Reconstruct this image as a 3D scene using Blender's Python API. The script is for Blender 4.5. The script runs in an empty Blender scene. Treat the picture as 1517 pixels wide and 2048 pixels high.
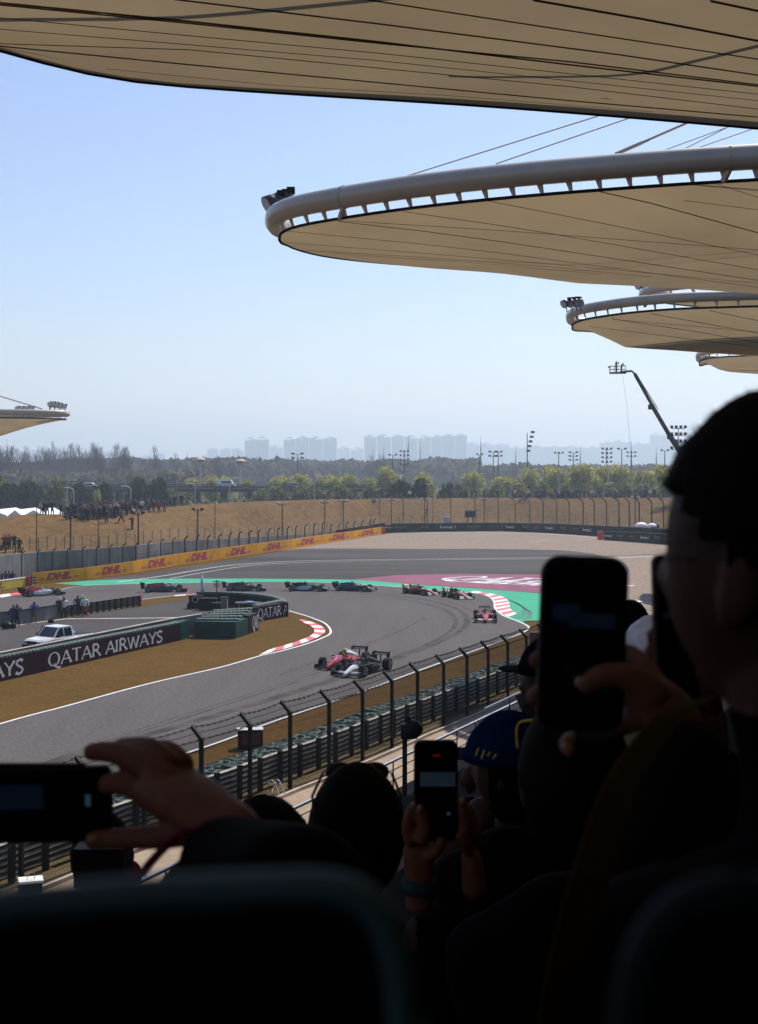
import bpy, bmesh, math, random
import numpy as np
from mathutils import Vector as V, Matrix
rnd = random.Random(7)
S = bpy.context.scene
COL = S.collection
R = math.radians
F, HC, YH, CX = 2800.0, 13.0, 935.0, 758.5   # focal length in photo pixels, eye height, horizon row, centre column

# ---------------------------------------------------------------- camera, sky, sun, exposure
cam = bpy.data.cameras.new('camera')
camo = bpy.data.objects.new('camera', cam)
COL.objects.link(camo)
camo.location = (0, 0, HC)
camo.rotation_euler = (R(90), 0, 0)
cam.sensor_fit = 'VERTICAL'
cam.sensor_height = 36
cam.lens = F / 2048 * 36
cam.shift_y = (YH - 1024) / 2048
cam.clip_start = 0.05
cam.clip_end = 20000
cam.dof.use_dof = True
cam.dof.focus_distance = 95
cam.dof.aperture_fstop = 11
S.camera = camo

SUN_EL, SUN_AZ = R(51), R(28)       # azimuth measured from +Y towards +X
w = bpy.data.worlds.new('World')
S.world = w
w.use_nodes = True
nt = w.node_tree
nt.nodes.clear()
sky = nt.nodes.new('ShaderNodeTexSky')
sky.sky_type = 'NISHITA'
sky.sun_disc = False
sky.sun_elevation = SUN_EL
sky.sun_rotation = SUN_AZ
sky.air_density = 1.25
sky.dust_density = 0.3
sky.ozone_density = 3.2
bg = nt.nodes.new('ShaderNodeBackground')
bg.inputs['Strength'].default_value = 0.108
wo = nt.nodes.new('ShaderNodeOutputWorld')
tint = nt.nodes.new('ShaderNodeMix'); tint.data_type = 'RGBA'; tint.blend_type = 'MULTIPLY'; tint.inputs['Factor'].default_value = 1
tint.inputs['B'].default_value = (1.01, .955, 1.085, 1)
nt.links.new(sky.outputs[0], tint.inputs['A'])
nt.links.new(tint.outputs['Result'], bg.inputs[0])
nt.links.new(bg.outputs[0], wo.inputs[0])
sl = bpy.data.lights.new('sun', 'SUN')
sl.energy = 5.0
sl.angle = R(0.5)
sl.color = (1.0, 0.94, 0.84)
so = bpy.data.objects.new('sun', sl)
COL.objects.link(so)
so.location = (60, 120, 160)
sd = V((math.sin(SUN_AZ) * math.cos(SUN_EL), math.cos(SUN_AZ) * math.cos(SUN_EL), math.sin(SUN_EL)))
so.rotation_euler = sd.to_track_quat('Z', 'Y').to_euler()
S.view_settings.view_transform = 'Standard'
S.view_settings.look = 'None'
S.view_settings.exposure = 0.15
S.view_settings.gamma = 1.0
S.view_settings.use_curve_mapping = False
S.render.engine = 'CYCLES'
S.cycles.use_denoising = True
S.cycles.max_bounces = 6
S.cycles.diffuse_bounces = 3
S.cycles.transparent_max_bounces = 12
S.cycles.volume_bounces = 1
S.cycles.sample_clamp_indirect = 4

# ---------------------------------------------------------------- helpers
def G(px, py, z=0.0):
    "the point at height z seen at photo pixel px, py"
    Y = (HC - z) * F / (py - YH)
    return V(((px - CX) * Y / F, Y, z))

def P(px, py, Y):
    return V(((px - CX) * Y / F, Y, HC - (py - YH) * Y / F))

def pxm(py, z=0.0):
    return (py - YH) / (HC - z)

def polyline_at(pts, t):
    "point at fraction t (0..1) of the length of a polyline"
    L = [0]
    for a, b in zip(pts, pts[1:]):
        L.append(L[-1] + (b - a).length)
    d = t * L[-1]
    for i in range(len(pts) - 1):
        if d <= L[i + 1] or i == len(pts) - 2:
            u = (d - L[i]) / max(L[i + 1] - L[i], 1e-9)
            return pts[i].lerp(pts[i + 1], u)

def plen(pts):
    return sum((b - a).length for a, b in zip(pts, pts[1:]))

def smooth(pts, n=6):
    "Catmull-Rom through the points"
    out = []
    for i in range(len(pts) - 1):
        p0 = pts[max(i - 1, 0)]; p1 = pts[i]; p2 = pts[i + 1]; p3 = pts[min(i + 2, len(pts) - 1)]
        for k in range(n):
            t = k / n
            out.append(0.5 * ((2 * p1) + (p2 - p0) * t + (2 * p0 - 5 * p1 + 4 * p2 - p3) * t * t + (3 * p1 - p0 - 3 * p2 + p3) * t ** 3))
    out.append(pts[-1].copy())
    return out

class MB:
    def __init__(s):
        s.v = []; s.f = []; s.m = []; s.mi = 0
    def add(s, vs, fs):
        o = len(s.v)
        s.v += [tuple(x) for x in vs]
        for f in fs:
            s.f.append([o + i for i in f]); s.m.append(s.mi)
    def quad(s, a, b, c, d):
        s.add([a, b, c, d], [[0, 1, 2, 3]])
    def box(s, c, size, rz=0.0, M=None):
        x, y, z = [k / 2 for k in size]
        vs = [V((i, j, k)) for i in (-x, x) for j in (-y, y) for k in (-z, z)]
        m = M if M is not None else Matrix.Rotation(rz, 3, 'Z')
        vs = [m @ q + V(c) for q in vs]
        s.add(vs, [[0, 1, 3, 2], [4, 6, 7, 5], [0, 4, 5, 1], [2, 3, 7, 6], [0, 2, 6, 4], [1, 5, 7, 3]])
    def hexa(s, b, t):
        "prism between a bottom loop and a top loop"
        n = len(b)
        s.add(list(b) + list(t), [list(range(n))[::-1], [n + i for i in range(n)]] + [[i, (i + 1) % n, n + (i + 1) % n, n + i] for i in range(n)])
    def tube(s, pts, r, n=6, cap=True, r1=None):
        pts = [V(p) for p in pts]
        if isinstance(r, (list, tuple)): rs = list(r) + [r[-1]] * len(pts)
        else: rs = [r + ((r1 if r1 is not None else r) - r) * i / max(len(pts) - 1, 1) for i in range(len(pts))]
        o = len(s.v)
        up = None
        for i, p in enumerate(pts):
            d = (pts[min(i + 1, len(pts) - 1)] - pts[max(i - 1, 0)])
            if d.length < 1e-9: d = V((0, 0, 1))
            d.normalize()
            if up is None:
                up = V((0, 0, 1)) if abs(d.z) < .9 else V((1, 0, 0))
            a = d.cross(up)
            if a.length < 1e-4: a = d.cross(V((1, 0.2, 0)))
            a.normalize(); b = a.cross(d)
            for k in range(n):
                t = 2 * math.pi * k / n
                s.v.append(tuple(p + a * math.cos(t) * rs[i] + b * math.sin(t) * rs[i]))
        for i in range(len(pts) - 1):
            for k in range(n):
                s.f.append([o + i * n + k, o + i * n + (k + 1) % n, o + (i + 1) * n + (k + 1) % n, o + (i + 1) * n + k]); s.m.append(s.mi)
        if cap:
            s.f.append([o + k for k in range(n)][::-1]); s.m.append(s.mi)
            e = o + (len(pts) - 1) * n
            s.f.append([e + k for k in range(n)]); s.m.append(s.mi)
    def loft(s, secs, cap=True, closed=True):
        n = len(secs[0]); o = len(s.v)
        for q in secs: s.v += [tuple(x) for x in q]
        for i in range(len(secs) - 1):
            for k in range(n if closed else n - 1):
                s.f.append([o + i * n + k, o + i * n + (k + 1) % n, o + (i + 1) * n + (k + 1) % n, o + (i + 1) * n + k]); s.m.append(s.mi)
        if cap and closed:
            s.f.append([o + k for k in range(n)][::-1]); s.m.append(s.mi)
            e = o + (len(secs) - 1) * n
            s.f.append([e + k for k in range(n)]); s.m.append(s.mi)
    def ball(s, c, r, nu=10, nv=7, sc=(1, 1, 1)):
        c = V(c)
        secs = []
        for j in range(nv + 1):
            a = -math.pi / 2 + math.pi * j / nv
            rr = max(math.cos(a), .02)
            secs.append([c + V((r * rr * math.cos(2 * math.pi * k / nu) * sc[0], r * rr * math.sin(2 * math.pi * k / nu) * sc[1], r * math.sin(a) * sc[2])) for k in range(nu)])
        s.loft(secs)
    def mesh(s, name, mats, smooth=False, off=(0, 0, 0)):
        me = bpy.data.meshes.new(name)
        vs = s.v if off == (0, 0, 0) else [(a - off[0], b - off[1], c - off[2]) for a, b, c in s.v]
        me.from_pydata(vs, [], s.f)
        if not isinstance(mats, (list, tuple)): mats = [mats]
        for m in mats: me.materials.append(m)
        me.polygons.foreach_set('material_index', s.m)
        if smooth: me.polygons.foreach_set('use_smooth', [True] * len(s.f))
        me.update()
        return me
    def build(s, name, mats, parent=None, smooth=False, local=False):
        off = (0, 0, 0)
        if parent is not None and not local: off = wloc(parent)
        return obj(name, s.mesh(name, mats, smooth, off), parent)

def wloc(o):
    p = V((0, 0, 0))
    while o is not None:
        p = p + o.location; o = o.parent
    return tuple(p)

def obj(name, me, parent=None, loc=None, rz=None):
    o = bpy.data.objects.new(name, me)
    COL.objects.link(o)
    if parent is not None: o.parent = parent
    if loc is not None: o.location = loc
    if rz is not None: o.rotation_euler = (0, 0, rz)
    return o

def tag(o, label=None, cat=None, group=None, kind=None):
    if label: o['label'] = label
    if cat: o['category'] = cat
    if group: o['group'] = group
    if kind: o['kind'] = kind
    return o

def thing(name, label, cat, loc=(0, 0, 0), rz=0.0, group=None):
    o = bpy.data.objects.new(name, None)
    COL.objects.link(o)
    o.location = loc; o.rotation_euler = (0, 0, rz)
    o.empty_display_size = .2
    return tag(o, label, cat, group)

KIDS = {}
def children(o):
    return [c for c in KIDS.get(o.name, [])]
def remember(root, objs):
    "note a thing's parts so that copies can be made fast"
    KIDS[root.name] = objs
def dup(root, loc, rz=0.0, label=None, group=None, sc=None):
    r = root.copy(); COL.objects.link(r)
    r.location = loc; r.rotation_euler = (0, 0, rz)
    if sc: r.scale = sc
    if label: r['label'] = label
    if group: r['group'] = group
    for ch in children(root):
        c = ch.copy(); COL.objects.link(c); c.parent = r
        for g in children(ch):
            d = g.copy(); COL.objects.link(d); d.parent = c
    return r

ORD = ['first', 'second', 'third', 'fourth', 'fifth', 'sixth', 'seventh', 'eighth', 'ninth', 'tenth', 'eleventh', 'twelfth']
def ordn(i):
    if i < 12: return ORD[i]
    n = i + 1
    return str(n) + ('th' if 10 <= n % 100 <= 20 else {1: 'st', 2: 'nd', 3: 'rd'}.get(n % 10, 'th'))

# ---------------------------------------------------------------- materials
def mat(name, col, rough=.6, var=.12, scale=3.0, bump=0.0, metal=0.0, col2=None, spec=None, detail=4, coat=0.0, thr=None, bscale=None, stretch=None):
    m = bpy.data.materials.new(name); m.use_nodes = True
    n = m.node_tree.nodes; l = m.node_tree.links
    b = n['Principled BSDF']
    b.inputs['Roughness'].default_value = rough
    b.inputs['Metallic'].default_value = metal
    if spec is not None: b.inputs['Specular IOR Level'].default_value = spec
    if coat: b.inputs['Coat Weight'].default_value = coat
    tc = n.new('ShaderNodeTexCoord')
    src = tc.outputs['Object']
    if stretch:
        mp = n.new('ShaderNodeMapping'); mp.inputs['Scale'].default_value = stretch
        l.new(src, mp.inputs[0]); src = mp.outputs[0]
    nz = n.new('ShaderNodeTexNoise'); nz.inputs['Scale'].default_value = scale; nz.inputs['Detail'].default_value = detail
    l.new(src, nz.inputs['Vector'])
    cr = n.new('ShaderNodeValToRGB')
    c2 = col2 if col2 else tuple(min(1, c * (1 + var)) for c in col)
    c1 = col if col2 else tuple(c * (1 - var) for c in col)
    lo, hi = thr if thr else (.3, .7)
    cr.color_ramp.elements[0].position = lo; cr.color_ramp.elements[1].position = hi
    cr.color_ramp.elements[0].color = (*c1, 1); cr.color_ramp.elements[1].color = (*c2, 1)
    l.new(nz.outputs['Fac'], cr.inputs[0]); l.new(cr.outputs[0], b.inputs['Base Color'])
    if bump:
        bn = n.new('ShaderNodeTexNoise'); bn.inputs['Scale'].default_value = bscale or scale * 6; bn.inputs['Detail'].default_value = 5
        l.new(src, bn.inputs['Vector'])
        bp = n.new('ShaderNodeBump'); bp.inputs['Strength'].default_value = bump; bp.inputs['Distance'].default_value = .05
        l.new(bn.outputs['Fac'], bp.inputs['Height']); l.new(bp.outputs[0], b.inputs['Normal'])
    return m

def ground_mat(name, layers, rough=.95, bump=.4, bscale=4.0):
    "layers: (colour a, colour b, noise scale, weight, stretch) mixed one over the other"
    m = bpy.data.materials.new(name); m.use_nodes = True
    n = m.node_tree.nodes; l = m.node_tree.links
    b = n['Principled BSDF']; b.inputs['Roughness'].default_value = rough
    b.inputs['Specular IOR Level'].default_value = .03
    tc = n.new('ShaderNodeTexCoord'); cur = None
    for ca, cb, sc, wt, st in layers:
        mp = n.new('ShaderNodeMapping'); mp.inputs['Scale'].default_value = st[:3]
        if len(st) > 3: mp.inputs['Rotation'].default_value = (0, 0, st[3])
        l.new(tc.outputs['Object'], mp.inputs[0])
        nz = n.new('ShaderNodeTexNoise'); nz.inputs['Scale'].default_value = sc; nz.inputs['Detail'].default_value = 6; nz.inputs['Roughness'].default_value = .65
        l.new(mp.outputs[0], nz.inputs['Vector'])
        cr = n.new('ShaderNodeValToRGB')
        cr.color_ramp.elements[0].position = .35; cr.color_ramp.elements[1].position = .65
        cr.color_ramp.elements[0].color = (*ca, 1); cr.color_ramp.elements[1].color = (*cb, 1)
        l.new(nz.outputs['Fac'], cr.inputs[0])
        if cur is None: cur = cr.outputs[0]
        else:
            mx = n.new('ShaderNodeMix'); mx.data_type = 'RGBA'; mx.inputs['Factor'].default_value = wt
            l.new(cur, mx.inputs['A']); l.new(cr.outputs[0], mx.inputs['B']); cur = mx.outputs['Result']
    l.new(cur, b.inputs['Base Color'])
    bn = n.new('ShaderNodeTexNoise'); bn.inputs['Scale'].default_value = bscale; bn.inputs['Detail'].default_value = 6
    l.new(tc.outputs['Object'], bn.inputs['Vector'])
    bp = n.new('ShaderNodeBump'); bp.inputs['Strength'].default_value = bump; bp.inputs['Distance'].default_value = .08
    l.new(bn.outputs['Fac'], bp.inputs['Height']); l.new(bp.outputs[0], b.inputs['Normal'])
    return m

M = {}
O3 = (1, 1, 1)
M['grass'] = ground_mat('dry_grass', [((.090, .046, .009), (.132, .068, .016), .09, 1, O3), ((.045, .045, .012), (.15, .078, .02), .05, .4, (1, 2, 1, .4)), ((.040, .036, .010), (.17, .088, .024), .4, .4, (1, 2.2, 1, .4)), ((.03, .018, .004), (.21, .115, .036), 4, .42, O3)], bump=.8, bscale=9)
M['hill'] = ground_mat('hill_grass', [((.115, .060, .021), (.165, .090, .034), .05, 1, O3), ((.055, .045, .017), (.20, .115, .045), .12, .5, (1, .35, 1)), ((.04, .026, .010), (.26, .155, .07), .9, .45, O3)], bump=.9, bscale=1.5)
M['asphalt'] = ground_mat('track_asphalt', [((.098, .088, .085), (.118, .106, .102), .06, 1, O3), ((.075, .068, .066), (.135, .122, .118), .12, .45, (5, .35, 1, -.40)), ((.045, .041, .04), (.19, .17, .165), 5, .42, O3)], rough=.8, bump=.25, bscale=20)
M['runoff'] = ground_mat('runoff_asphalt', [((.06, .053, .05), (.125, .112, .106), .05, 1, (.3, 1, 1)), ((.018, .016, .016), (.135, .122, .116), .045, .6, (.22, 1.3, 1, .05)), ((.035, .032, .03), (.14, .128, .12), 1.5, .3, (1, 2, 1))], rough=.85, bump=.3, bscale=6)
M['service'] = ground_mat('service_asphalt', [((.068, .063, .063), (.098, .09, .088), .12, 1, O3), ((.03, .029, .029), (.11, .10, .097), 3, .35, O3)], rough=.85, bump=.3, bscale=10)
M['gravel'] = ground_mat('gravel', [((.22, .158, .115), (.29, .21, .155), .08, 1, (.5, 2, 1)), ((.12, .09, .07), (.42, .33, .27), .5, .5, (1, 2.5, 1)), ((.08, .06, .045), (.46, .37, .3), 2.2, .5, O3)], bump=1, bscale=3)
M['green'] = ground_mat('green_paint', [((.05, .36, .21), (.065, .42, .25), .1, 1, O3), ((.045, .24, .15), (.10, .48, .31), .4, .4, (.6, 3, 1))], rough=.7, bump=.1)
M['magenta'] = ground_mat('magenta_paint', [((.23, .070, .12), (.29, .10, .155), .1, 1, O3), ((.15, .07, .10), (.36, .15, .21), .5, .4, (1, 3, 1))], rough=.7, bump=.1)
M['white_paint'] = mat('white_paint', (.78, .78, .78), .6, .1, 1.2)
M['red_paint'] = mat('red_paint', (.62, .07, .08), .6, .2, .8)
M['light_concrete'] = mat('light_concrete', (.42, .36, .31), .9, .25, .8, bump=.3)
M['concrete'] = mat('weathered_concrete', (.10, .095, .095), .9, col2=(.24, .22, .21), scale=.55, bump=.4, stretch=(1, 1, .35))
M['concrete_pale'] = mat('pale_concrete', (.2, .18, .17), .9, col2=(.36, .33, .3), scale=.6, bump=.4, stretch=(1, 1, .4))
M['walkway'] = ground_mat('walkway_concrete', [((.30, .23, .17), (.40, .31, .24), .4, 1, O3), ((.2, .15, .11), (.5, .4, .32), 5, .3, O3)], bump=.4, bscale=12)
M['dirt'] = ground_mat('dirt', [((.12, .085, .045), (.2, .14, .08), .5, 1, O3), ((.05, .045, .025), (.26, .2, .12), 6, .45, O3)], bump=1, bscale=14)
M['sunlit_lip'] = mat('sunlit_lip', (.55, .50, .42), .5, .35, 3)  # sun on the rails' upper slope, painted in as a paler tone
M['steel_dark'] = mat('dark_steel', (.012, .016, .017), .6, .2, 4, spec=.12)
M['steel_post'] = mat('green_post', (.009, .014, .014), .6, .25, 3, spec=.12)
M['steel'] = mat('galvanised_steel', (.32, .34, .35), .4, .15, 4, metal=.8)
M['rail'] = mat('guard_rail', (.10, .105, .10), .42, .3, 3, spec=.3)
M['rail_dark'] = mat('dark_rail', (.02, .024, .024), .5, .3, 3, spec=.15)
M['alu'] = mat('aluminium', (.5, .5, .5), .35, .1, 5, metal=.8)
M['wire'] = mat('wire', (.010, .011, .010), .6, .1, 6, spec=.1)
M['farwire'] = mat('far_wire', (.10, .085, .075), .7, .1, 6)
M['tyre_green'] = mat('green_tyre_net', (.004, .022, .018), .6, .35, 3.5, bump=.5, col2=(.022, .085, .068), thr=(.4, .6))
M['green_sheet'] = mat('green_tarpaulin', (.003, .055, .042), .55, .35, 1.4, bump=.5, spec=.15)
M['maroon'] = mat('maroon_banner', (.022, .004, .011), .6, .2, 1, spec=.1)
M['navy'] = mat('dark_banner', (.003, .012, .015), .6, .25, 1, spec=.1)
M['yellow'] = mat('yellow_banner', (.72, .32, .006), .6, .15, .5, spec=.1)
M['dhl_red'] = mat('red_print', (.40, .015, .03), .6, .1, 1)
M['red'] = mat('red_board', (.35, .01, .012), .5, .15, 2)
M['orange'] = mat('orange_block', (.6, .07, .03), .6, .1, 2)
M['print_white'] = mat('white_print', (.72, .72, .74), .6, .06, 3)
M['print_dim'] = mat('grey_print', (.35, .36, .42), .6, .1, 3)
M['print_olive'] = mat('olive_print', (.22, .2, .05), .6, .1, 3)
M['print_red'] = mat('dull_red_print', (.28, .02, .03), .6, .1, 3)
M['white'] = mat('white_fabric', (.8, .8, .82), .6, .05, 2)
M['black'] = mat('black_plastic', (.006, .006, .007), .5, .2, 4, spec=.12)
M['rubber'] = mat('black_rubber', (.005, .005, .006), .7, .25, 6, spec=.12)
M['pipe'] = mat('cream_pipe', (.40, .345, .285), .38, .08, .8, coat=.3)
M['strut'] = mat('cream_strut', (.55, .44, .36), .5, .05, 2)
M['cable'] = mat('cable', (.55, .36, .28), .5, .05, 2)
M['trim'] = mat('black_trim', (.003, .003, .004), .7, .1, 2, spec=.03)

def membrane_mat():
    m = bpy.data.materials.new('canopy_membrane'); m.use_nodes = True
    n = m.node_tree.nodes; l = m.node_tree.links; n.clear()
    out = n.new('ShaderNodeOutputMaterial'); mx = n.new('ShaderNodeMixShader'); d = n.new('ShaderNodeBsdfDiffuse'); t = n.new('ShaderNodeBsdfTranslucent')
    tc = n.new('ShaderNodeTexCoord'); nz = n.new('ShaderNodeTexNoise'); nz.inputs['Scale'].default_value = .25; nz.inputs['Detail'].default_value = 5
    l.new(tc.outputs['Object'], nz.inputs[0])
    for node, a, b in ((d, (.35, .305, .23), (.45, .395, .30)), (t, (.275, .205, .12), (.35, .265, .155))):
        cr = n.new('ShaderNodeValToRGB'); cr.color_ramp.elements[0].color = (*a, 1); cr.color_ramp.elements[1].color = (*b, 1)
        cr.color_ramp.elements[0].position = .3; cr.color_ramp.elements[1].position = .7
        l.new(nz.outputs['Fac'], cr.inputs[0]); l.new(cr.outputs[0], node.inputs['Color'])
    mx.inputs[0].default_value = .42
    l.new(d.outputs[0], mx.inputs[1]); l.new(t.outputs[0], mx.inputs[2]); l.new(mx.outputs[0], out.inputs['Surface'])
    return m
M['membrane'] = membrane_mat()
M['seam'] = mat('membrane_seam', (.085, .065, .045), .8, .1, 2)

# lettering -------------------------------------------------------
GLY = {
 'A': [[(0, 0), (.42, 1)], [(.42, 1), (.84, 0)], [(.17, .36), (.67, .36)]],
 'Q': ['o', [(.45, .12), (.75, -.18), (1.0, -.2)]],
 'T': [[(.38, 0), (.38, 1)], [(0, 1), (.76, 1)]],
 'R': [[(.1, 0), (.1, 1)], [(.1, 1), (.45, .98), (.58, .78), (.48, .55), (.1, .5)], [(.36, .52), (.75, 0)]],
 'I': [[(.1, 0), (.1, 1)]],
 'W': [[(0, 1), (.28, 0)], [(.28, 0), (.53, .95)], [(.53, .95), (.80, 0)], [(.80, 0), (1.08, 1)]],
 'Y': [[(0, 1), (.36, .48)], [(.72, 1), (.36, .48)], [(.36, .5), (.36, 0)]],
 'S': [[(.55, .88), (.38, 1), (.15, .93), (.07, .75), (.2, .58), (.42, .45), (.56, .27), (.45, .06), (.22, -.01), (.02, .12)]],
}
ADV = {'A': .92, 'Q': 1.06, 'T': .84, 'R': .84, 'I': .34, 'W': 1.2, 'Y': .80, 'S': .70, ' ': .40}
def ribbon(mb, pts, wa, wb, f3):
    "a stroke with flared ends; f3 maps (x, y) to a point in space"
    pts = [V((p[0], p[1])) for p in pts]
    n = len(pts)
    if n == 2:
        pts = [pts[0].lerp(pts[1], k / 6) for k in range(7)]; n = 7
    prev = None
    for i, p in enumerate(pts):
        d = (pts[min(i + 1, n - 1)] - pts[max(i - 1, 0)]).normalized()
        q = V((-d.y, d.x)); t = abs(2 * i / (n - 1) - 1)
        wd = (wa + (wb - wa) * t ** 3) / 2
        a, b = f3(p + q * wd), f3(p - q * wd)
        if prev: mb.quad(prev[0], a, b, prev[1])
        prev = (a, b)
def qatar(mb, s, f3, u0=0.0, maxu=None, thick=.105):
    u = u0
    for ch in s:
        if ch == ' ': u += ADV[ch]; continue
        for k, st in enumerate(GLY[ch]):
            if st == 'o':
                N = 26; o = []
                for i in range(N + 1):
                    a = 2 * math.pi * i / N
                    wd = .05 + .055 * abs(math.cos(a)) 
                    o.append(((.47 + (.44 + wd / 2) * math.cos(a), .5 + (.52 + wd / 3) * math.sin(a)), (.47 + (.44 - wd) * math.cos(a), .5 + (.52 - wd) * math.sin(a))))
                for a, b in zip(o, o[1:]):
                    if maxu and u + max(a[0][0], b[0][0]) > maxu: continue
                    mb.quad(f3((u + a[0][0], a[0][1])), f3((u + b[0][0], b[0][1])), f3((u + b[1][0], b[1][1])), f3((u + a[1][0], a[1][1])))
            else:
                if maxu and u + max(p[0] for p in st) > maxu: continue
                thin = (ch in 'AWY' and k in (0, 2) and not (ch == 'Y' and k == 2)) or (ch == 'T' and k == 1)
                wa = thick * (.62 if thin else 1)
                ribbon(mb, [(u + x, y) for x, y in st], wa, wa * 1.5, f3)
        u += ADV[ch]
    return u
def text_polys(s, bold=0.02, extrude=0.0):
    "flat mesh of a word in the built-in font: verts (x, y), faces"
    c = bpy.data.curves.new('t', 'FONT'); c.body = s; c.size = 1; c.offset = bold; c.resolution_u = 3
    o = bpy.data.objects.new('t', c); COL.objects.link(o)
    dg = bpy.context.evaluated_depsgraph_get()
    me = bpy.data.meshes.new_from_object(o.evaluated_get(dg))
    vs = [(v.co.x, v.co.y) for v in me.vertices]; fs = [list(p.vertices) for p in me.polygons]
    bpy.data.objects.remove(o); bpy.data.curves.remove(c); bpy.data.meshes.remove(me)
    return vs, fs
def put_text(mb, tp, f3, x0, y0, x1, y1, shear=0.0):
    vs, fs = tp
    ax, bx = min(v[0] for v in vs), max(v[0] for v in vs); ay, by = min(v[1] for v in vs), max(v[1] for v in vs)
    q = []
    for x, y in vs:
        u = (x - ax) / (bx - ax); v = (y - ay) / (by - ay)
        q.append(f3((x0 + u * (x1 - x0) + shear * v, y0 + v * (y1 - y0))))
    mb.add(q, fs)

# skinned figures --------------------------------------------------
def grow(name, chains, sub=1, voxel=0.0, smooth_n=0):
    "chains: list of (points [(x,y,z,r)...]) or (points, parent index pairs); returns a mesh"
    vs = []; es = []; rs = []; roots = []
    for ch in chains:
        if isinstance(ch, dict):
            o = len(vs); ks = list(ch['p'].keys())
            for k in ks: vs.append(ch['p'][k][:3]); rs.append(ch['p'][k][3])
            es += [(o + ks.index(a), o + ks.index(b)) for a, b in ch['e']]; roots.append(o)
        else:
            o = len(vs)
            for i, q in enumerate(ch):
                vs.append(q[:3]); rs.append(q[3])
                if i: es.append((o + i - 1, o + i))
            roots.append(o)
    me = bpy.data.meshes.new(name); me.from_pydata([tuple(v) for v in vs], es, [])
    o = bpy.data.objects.new(name, me); COL.objects.link(o)
    sk = o.modifiers.new('skin', 'SKIN'); sk.use_smooth_shade = True
    lay = me.skin_vertices[0] if me.skin_vertices else None
    if lay is None:
        bpy.context.view_layer.objects.active = o
        bpy.ops.mesh.customdata_skin_add(); lay = me.skin_vertices[0]
    for i, r in enumerate(rs):
        rr = r if isinstance(r, (tuple, list)) else (r, r)
        lay.data[i].radius = rr
        lay.data[i].use_root = i in roots
    if sub:
        m = o.modifiers.new('sub', 'SUBSURF'); m.levels = sub; m.render_levels = sub
    if voxel:
        m = o.modifiers.new('rm', 'REMESH'); m.mode = 'VOXEL'; m.voxel_size = voxel; m.use_smooth_shade = True
    if smooth_n:
        m = o.modifiers.new('sm', 'SMOOTH'); m.factor = .5; m.iterations = smooth_n
    dg = bpy.context.evaluated_depsgraph_get()
    out = bpy.data.meshes.new_from_object(o.evaluated_get(dg))
    bpy.data.objects.remove(o); bpy.data.meshes.remove(me)
    out.name = name
    out.polygons.foreach_set('use_smooth', [True] * len(out.polygons))
    return out
def paint(me, mats, rule):
    me.materials.clear()
    for m in mats: me.materials.append(m)
    for p in me.polygons: p.material_index = rule(p.center)
# ---------------------------------------------------------------- ground sheets
def sheet(name, pts, m, z, kind='structure', parent=None):
    mb = MB(); mb.add([(p.x, p.y, z) for p in pts], [list(range(len(pts)))])
    o = mb.build(name, m, parent)
    if kind: o['kind'] = kind
    # face up
    if o.data.polygons[0].normal.z < 0: o.data.flip_normals()
    return o
def gl(lst, z=0): return [G(x, y, z) for x, y in lst]
def strip(name, pts, wdt, m, z, parent=None):
    mb = MB(); prev = None
    for i, p in enumerate(pts):
        d = (pts[min(i + 1, len(pts) - 1)] - pts[max(i - 1, 0)]); d.z = 0; d.normalize()
        q = V((-d.y, d.x, 0)) * wdt / 2
        a, b = (p + q), (p - q)
        a.z = b.z = z
        if prev: mb.quad(prev[0], prev[1], b, a)
        prev = (a, b)
    return mb.build(name, m, parent)

B = 7400
ground = sheet('ground', [V((-B, -60, 0)), V((B, -60, 0)), V((B, B, 0)), V((-B, B, 0))], M['grass'], -.06)
M['field'] = ground_mat('far_field', [((.035, .04, .02), (.08, .07, .035), .01, 1, O3), ((.03, .03, .015), (.11, .09, .05), .06, .4, O3)], bump=.5)
sheet('far_field', [V((-B + 5, 262, 0)), V((-90, 262, 0)), V((0, 335, 0)), V((B - 5, 335, 0)), V((B - 5, B - 5, 0)), V((-B + 5, B - 5, 0))], M['field'], -.05)

outer = smooth(gl([(125, 1178), (170, 1171), (300, 1167), (500, 1164), (640, 1165), (760, 1171), (850, 1178), (935, 1185), (961, 1188), (980, 1194), (989, 1204), (991, 1217), (1007, 1231), (1033, 1241), (1053, 1250), (1058, 1256), (1047, 1265), (1030, 1272), (997, 1284), (925, 1310), (839, 1341), (750, 1374), (672, 1401), (553, 1441), (448, 1481), (349, 1514), (250, 1548), (0, 1640), (-500, 1850)]), 4)
left_far = gl([(-400, 1235), (0, 1195), (40, 1188)])
sheet('gravel_trap', gl([(560, 1100), (640, 1086), (765, 1067), (950, 1061), (1100, 1064), (1200, 1071), (1360, 1080), (1600, 1100), (1700, 1180), (1400, 1300), (1150, 1258), (1080, 1238), (900, 1150), (700, 1120)]), M['gravel'], -.03)
runoff = smooth(gl([(-300, 1215), (60, 1175), (174, 1161), (270, 1149), (350, 1137), (500, 1114), (580, 1099), (680, 1096.5), (850, 1097.5), (948, 1097.5), (1112, 1100), (1178, 1106), (1215, 1114), (1243, 1123), (1258, 1137), (1253, 1155), (1225, 1180), (1180, 1200)]), 4)
sheet('runoff_area', runoff + gl([(1080, 1215), (1000, 1200), (800, 1200), (300, 1200), (0, 1230)]), M['runoff'], -.022)
tl = gl([(-300, 1216), (60, 1176), (66, 1168.5), (110, 1166.5), (175, 1171), (125, 1180), (40, 1189), (0, 1196), (-400, 1240)])
sheet('grass_verge', tl, M['grass'], -.012)
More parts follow.
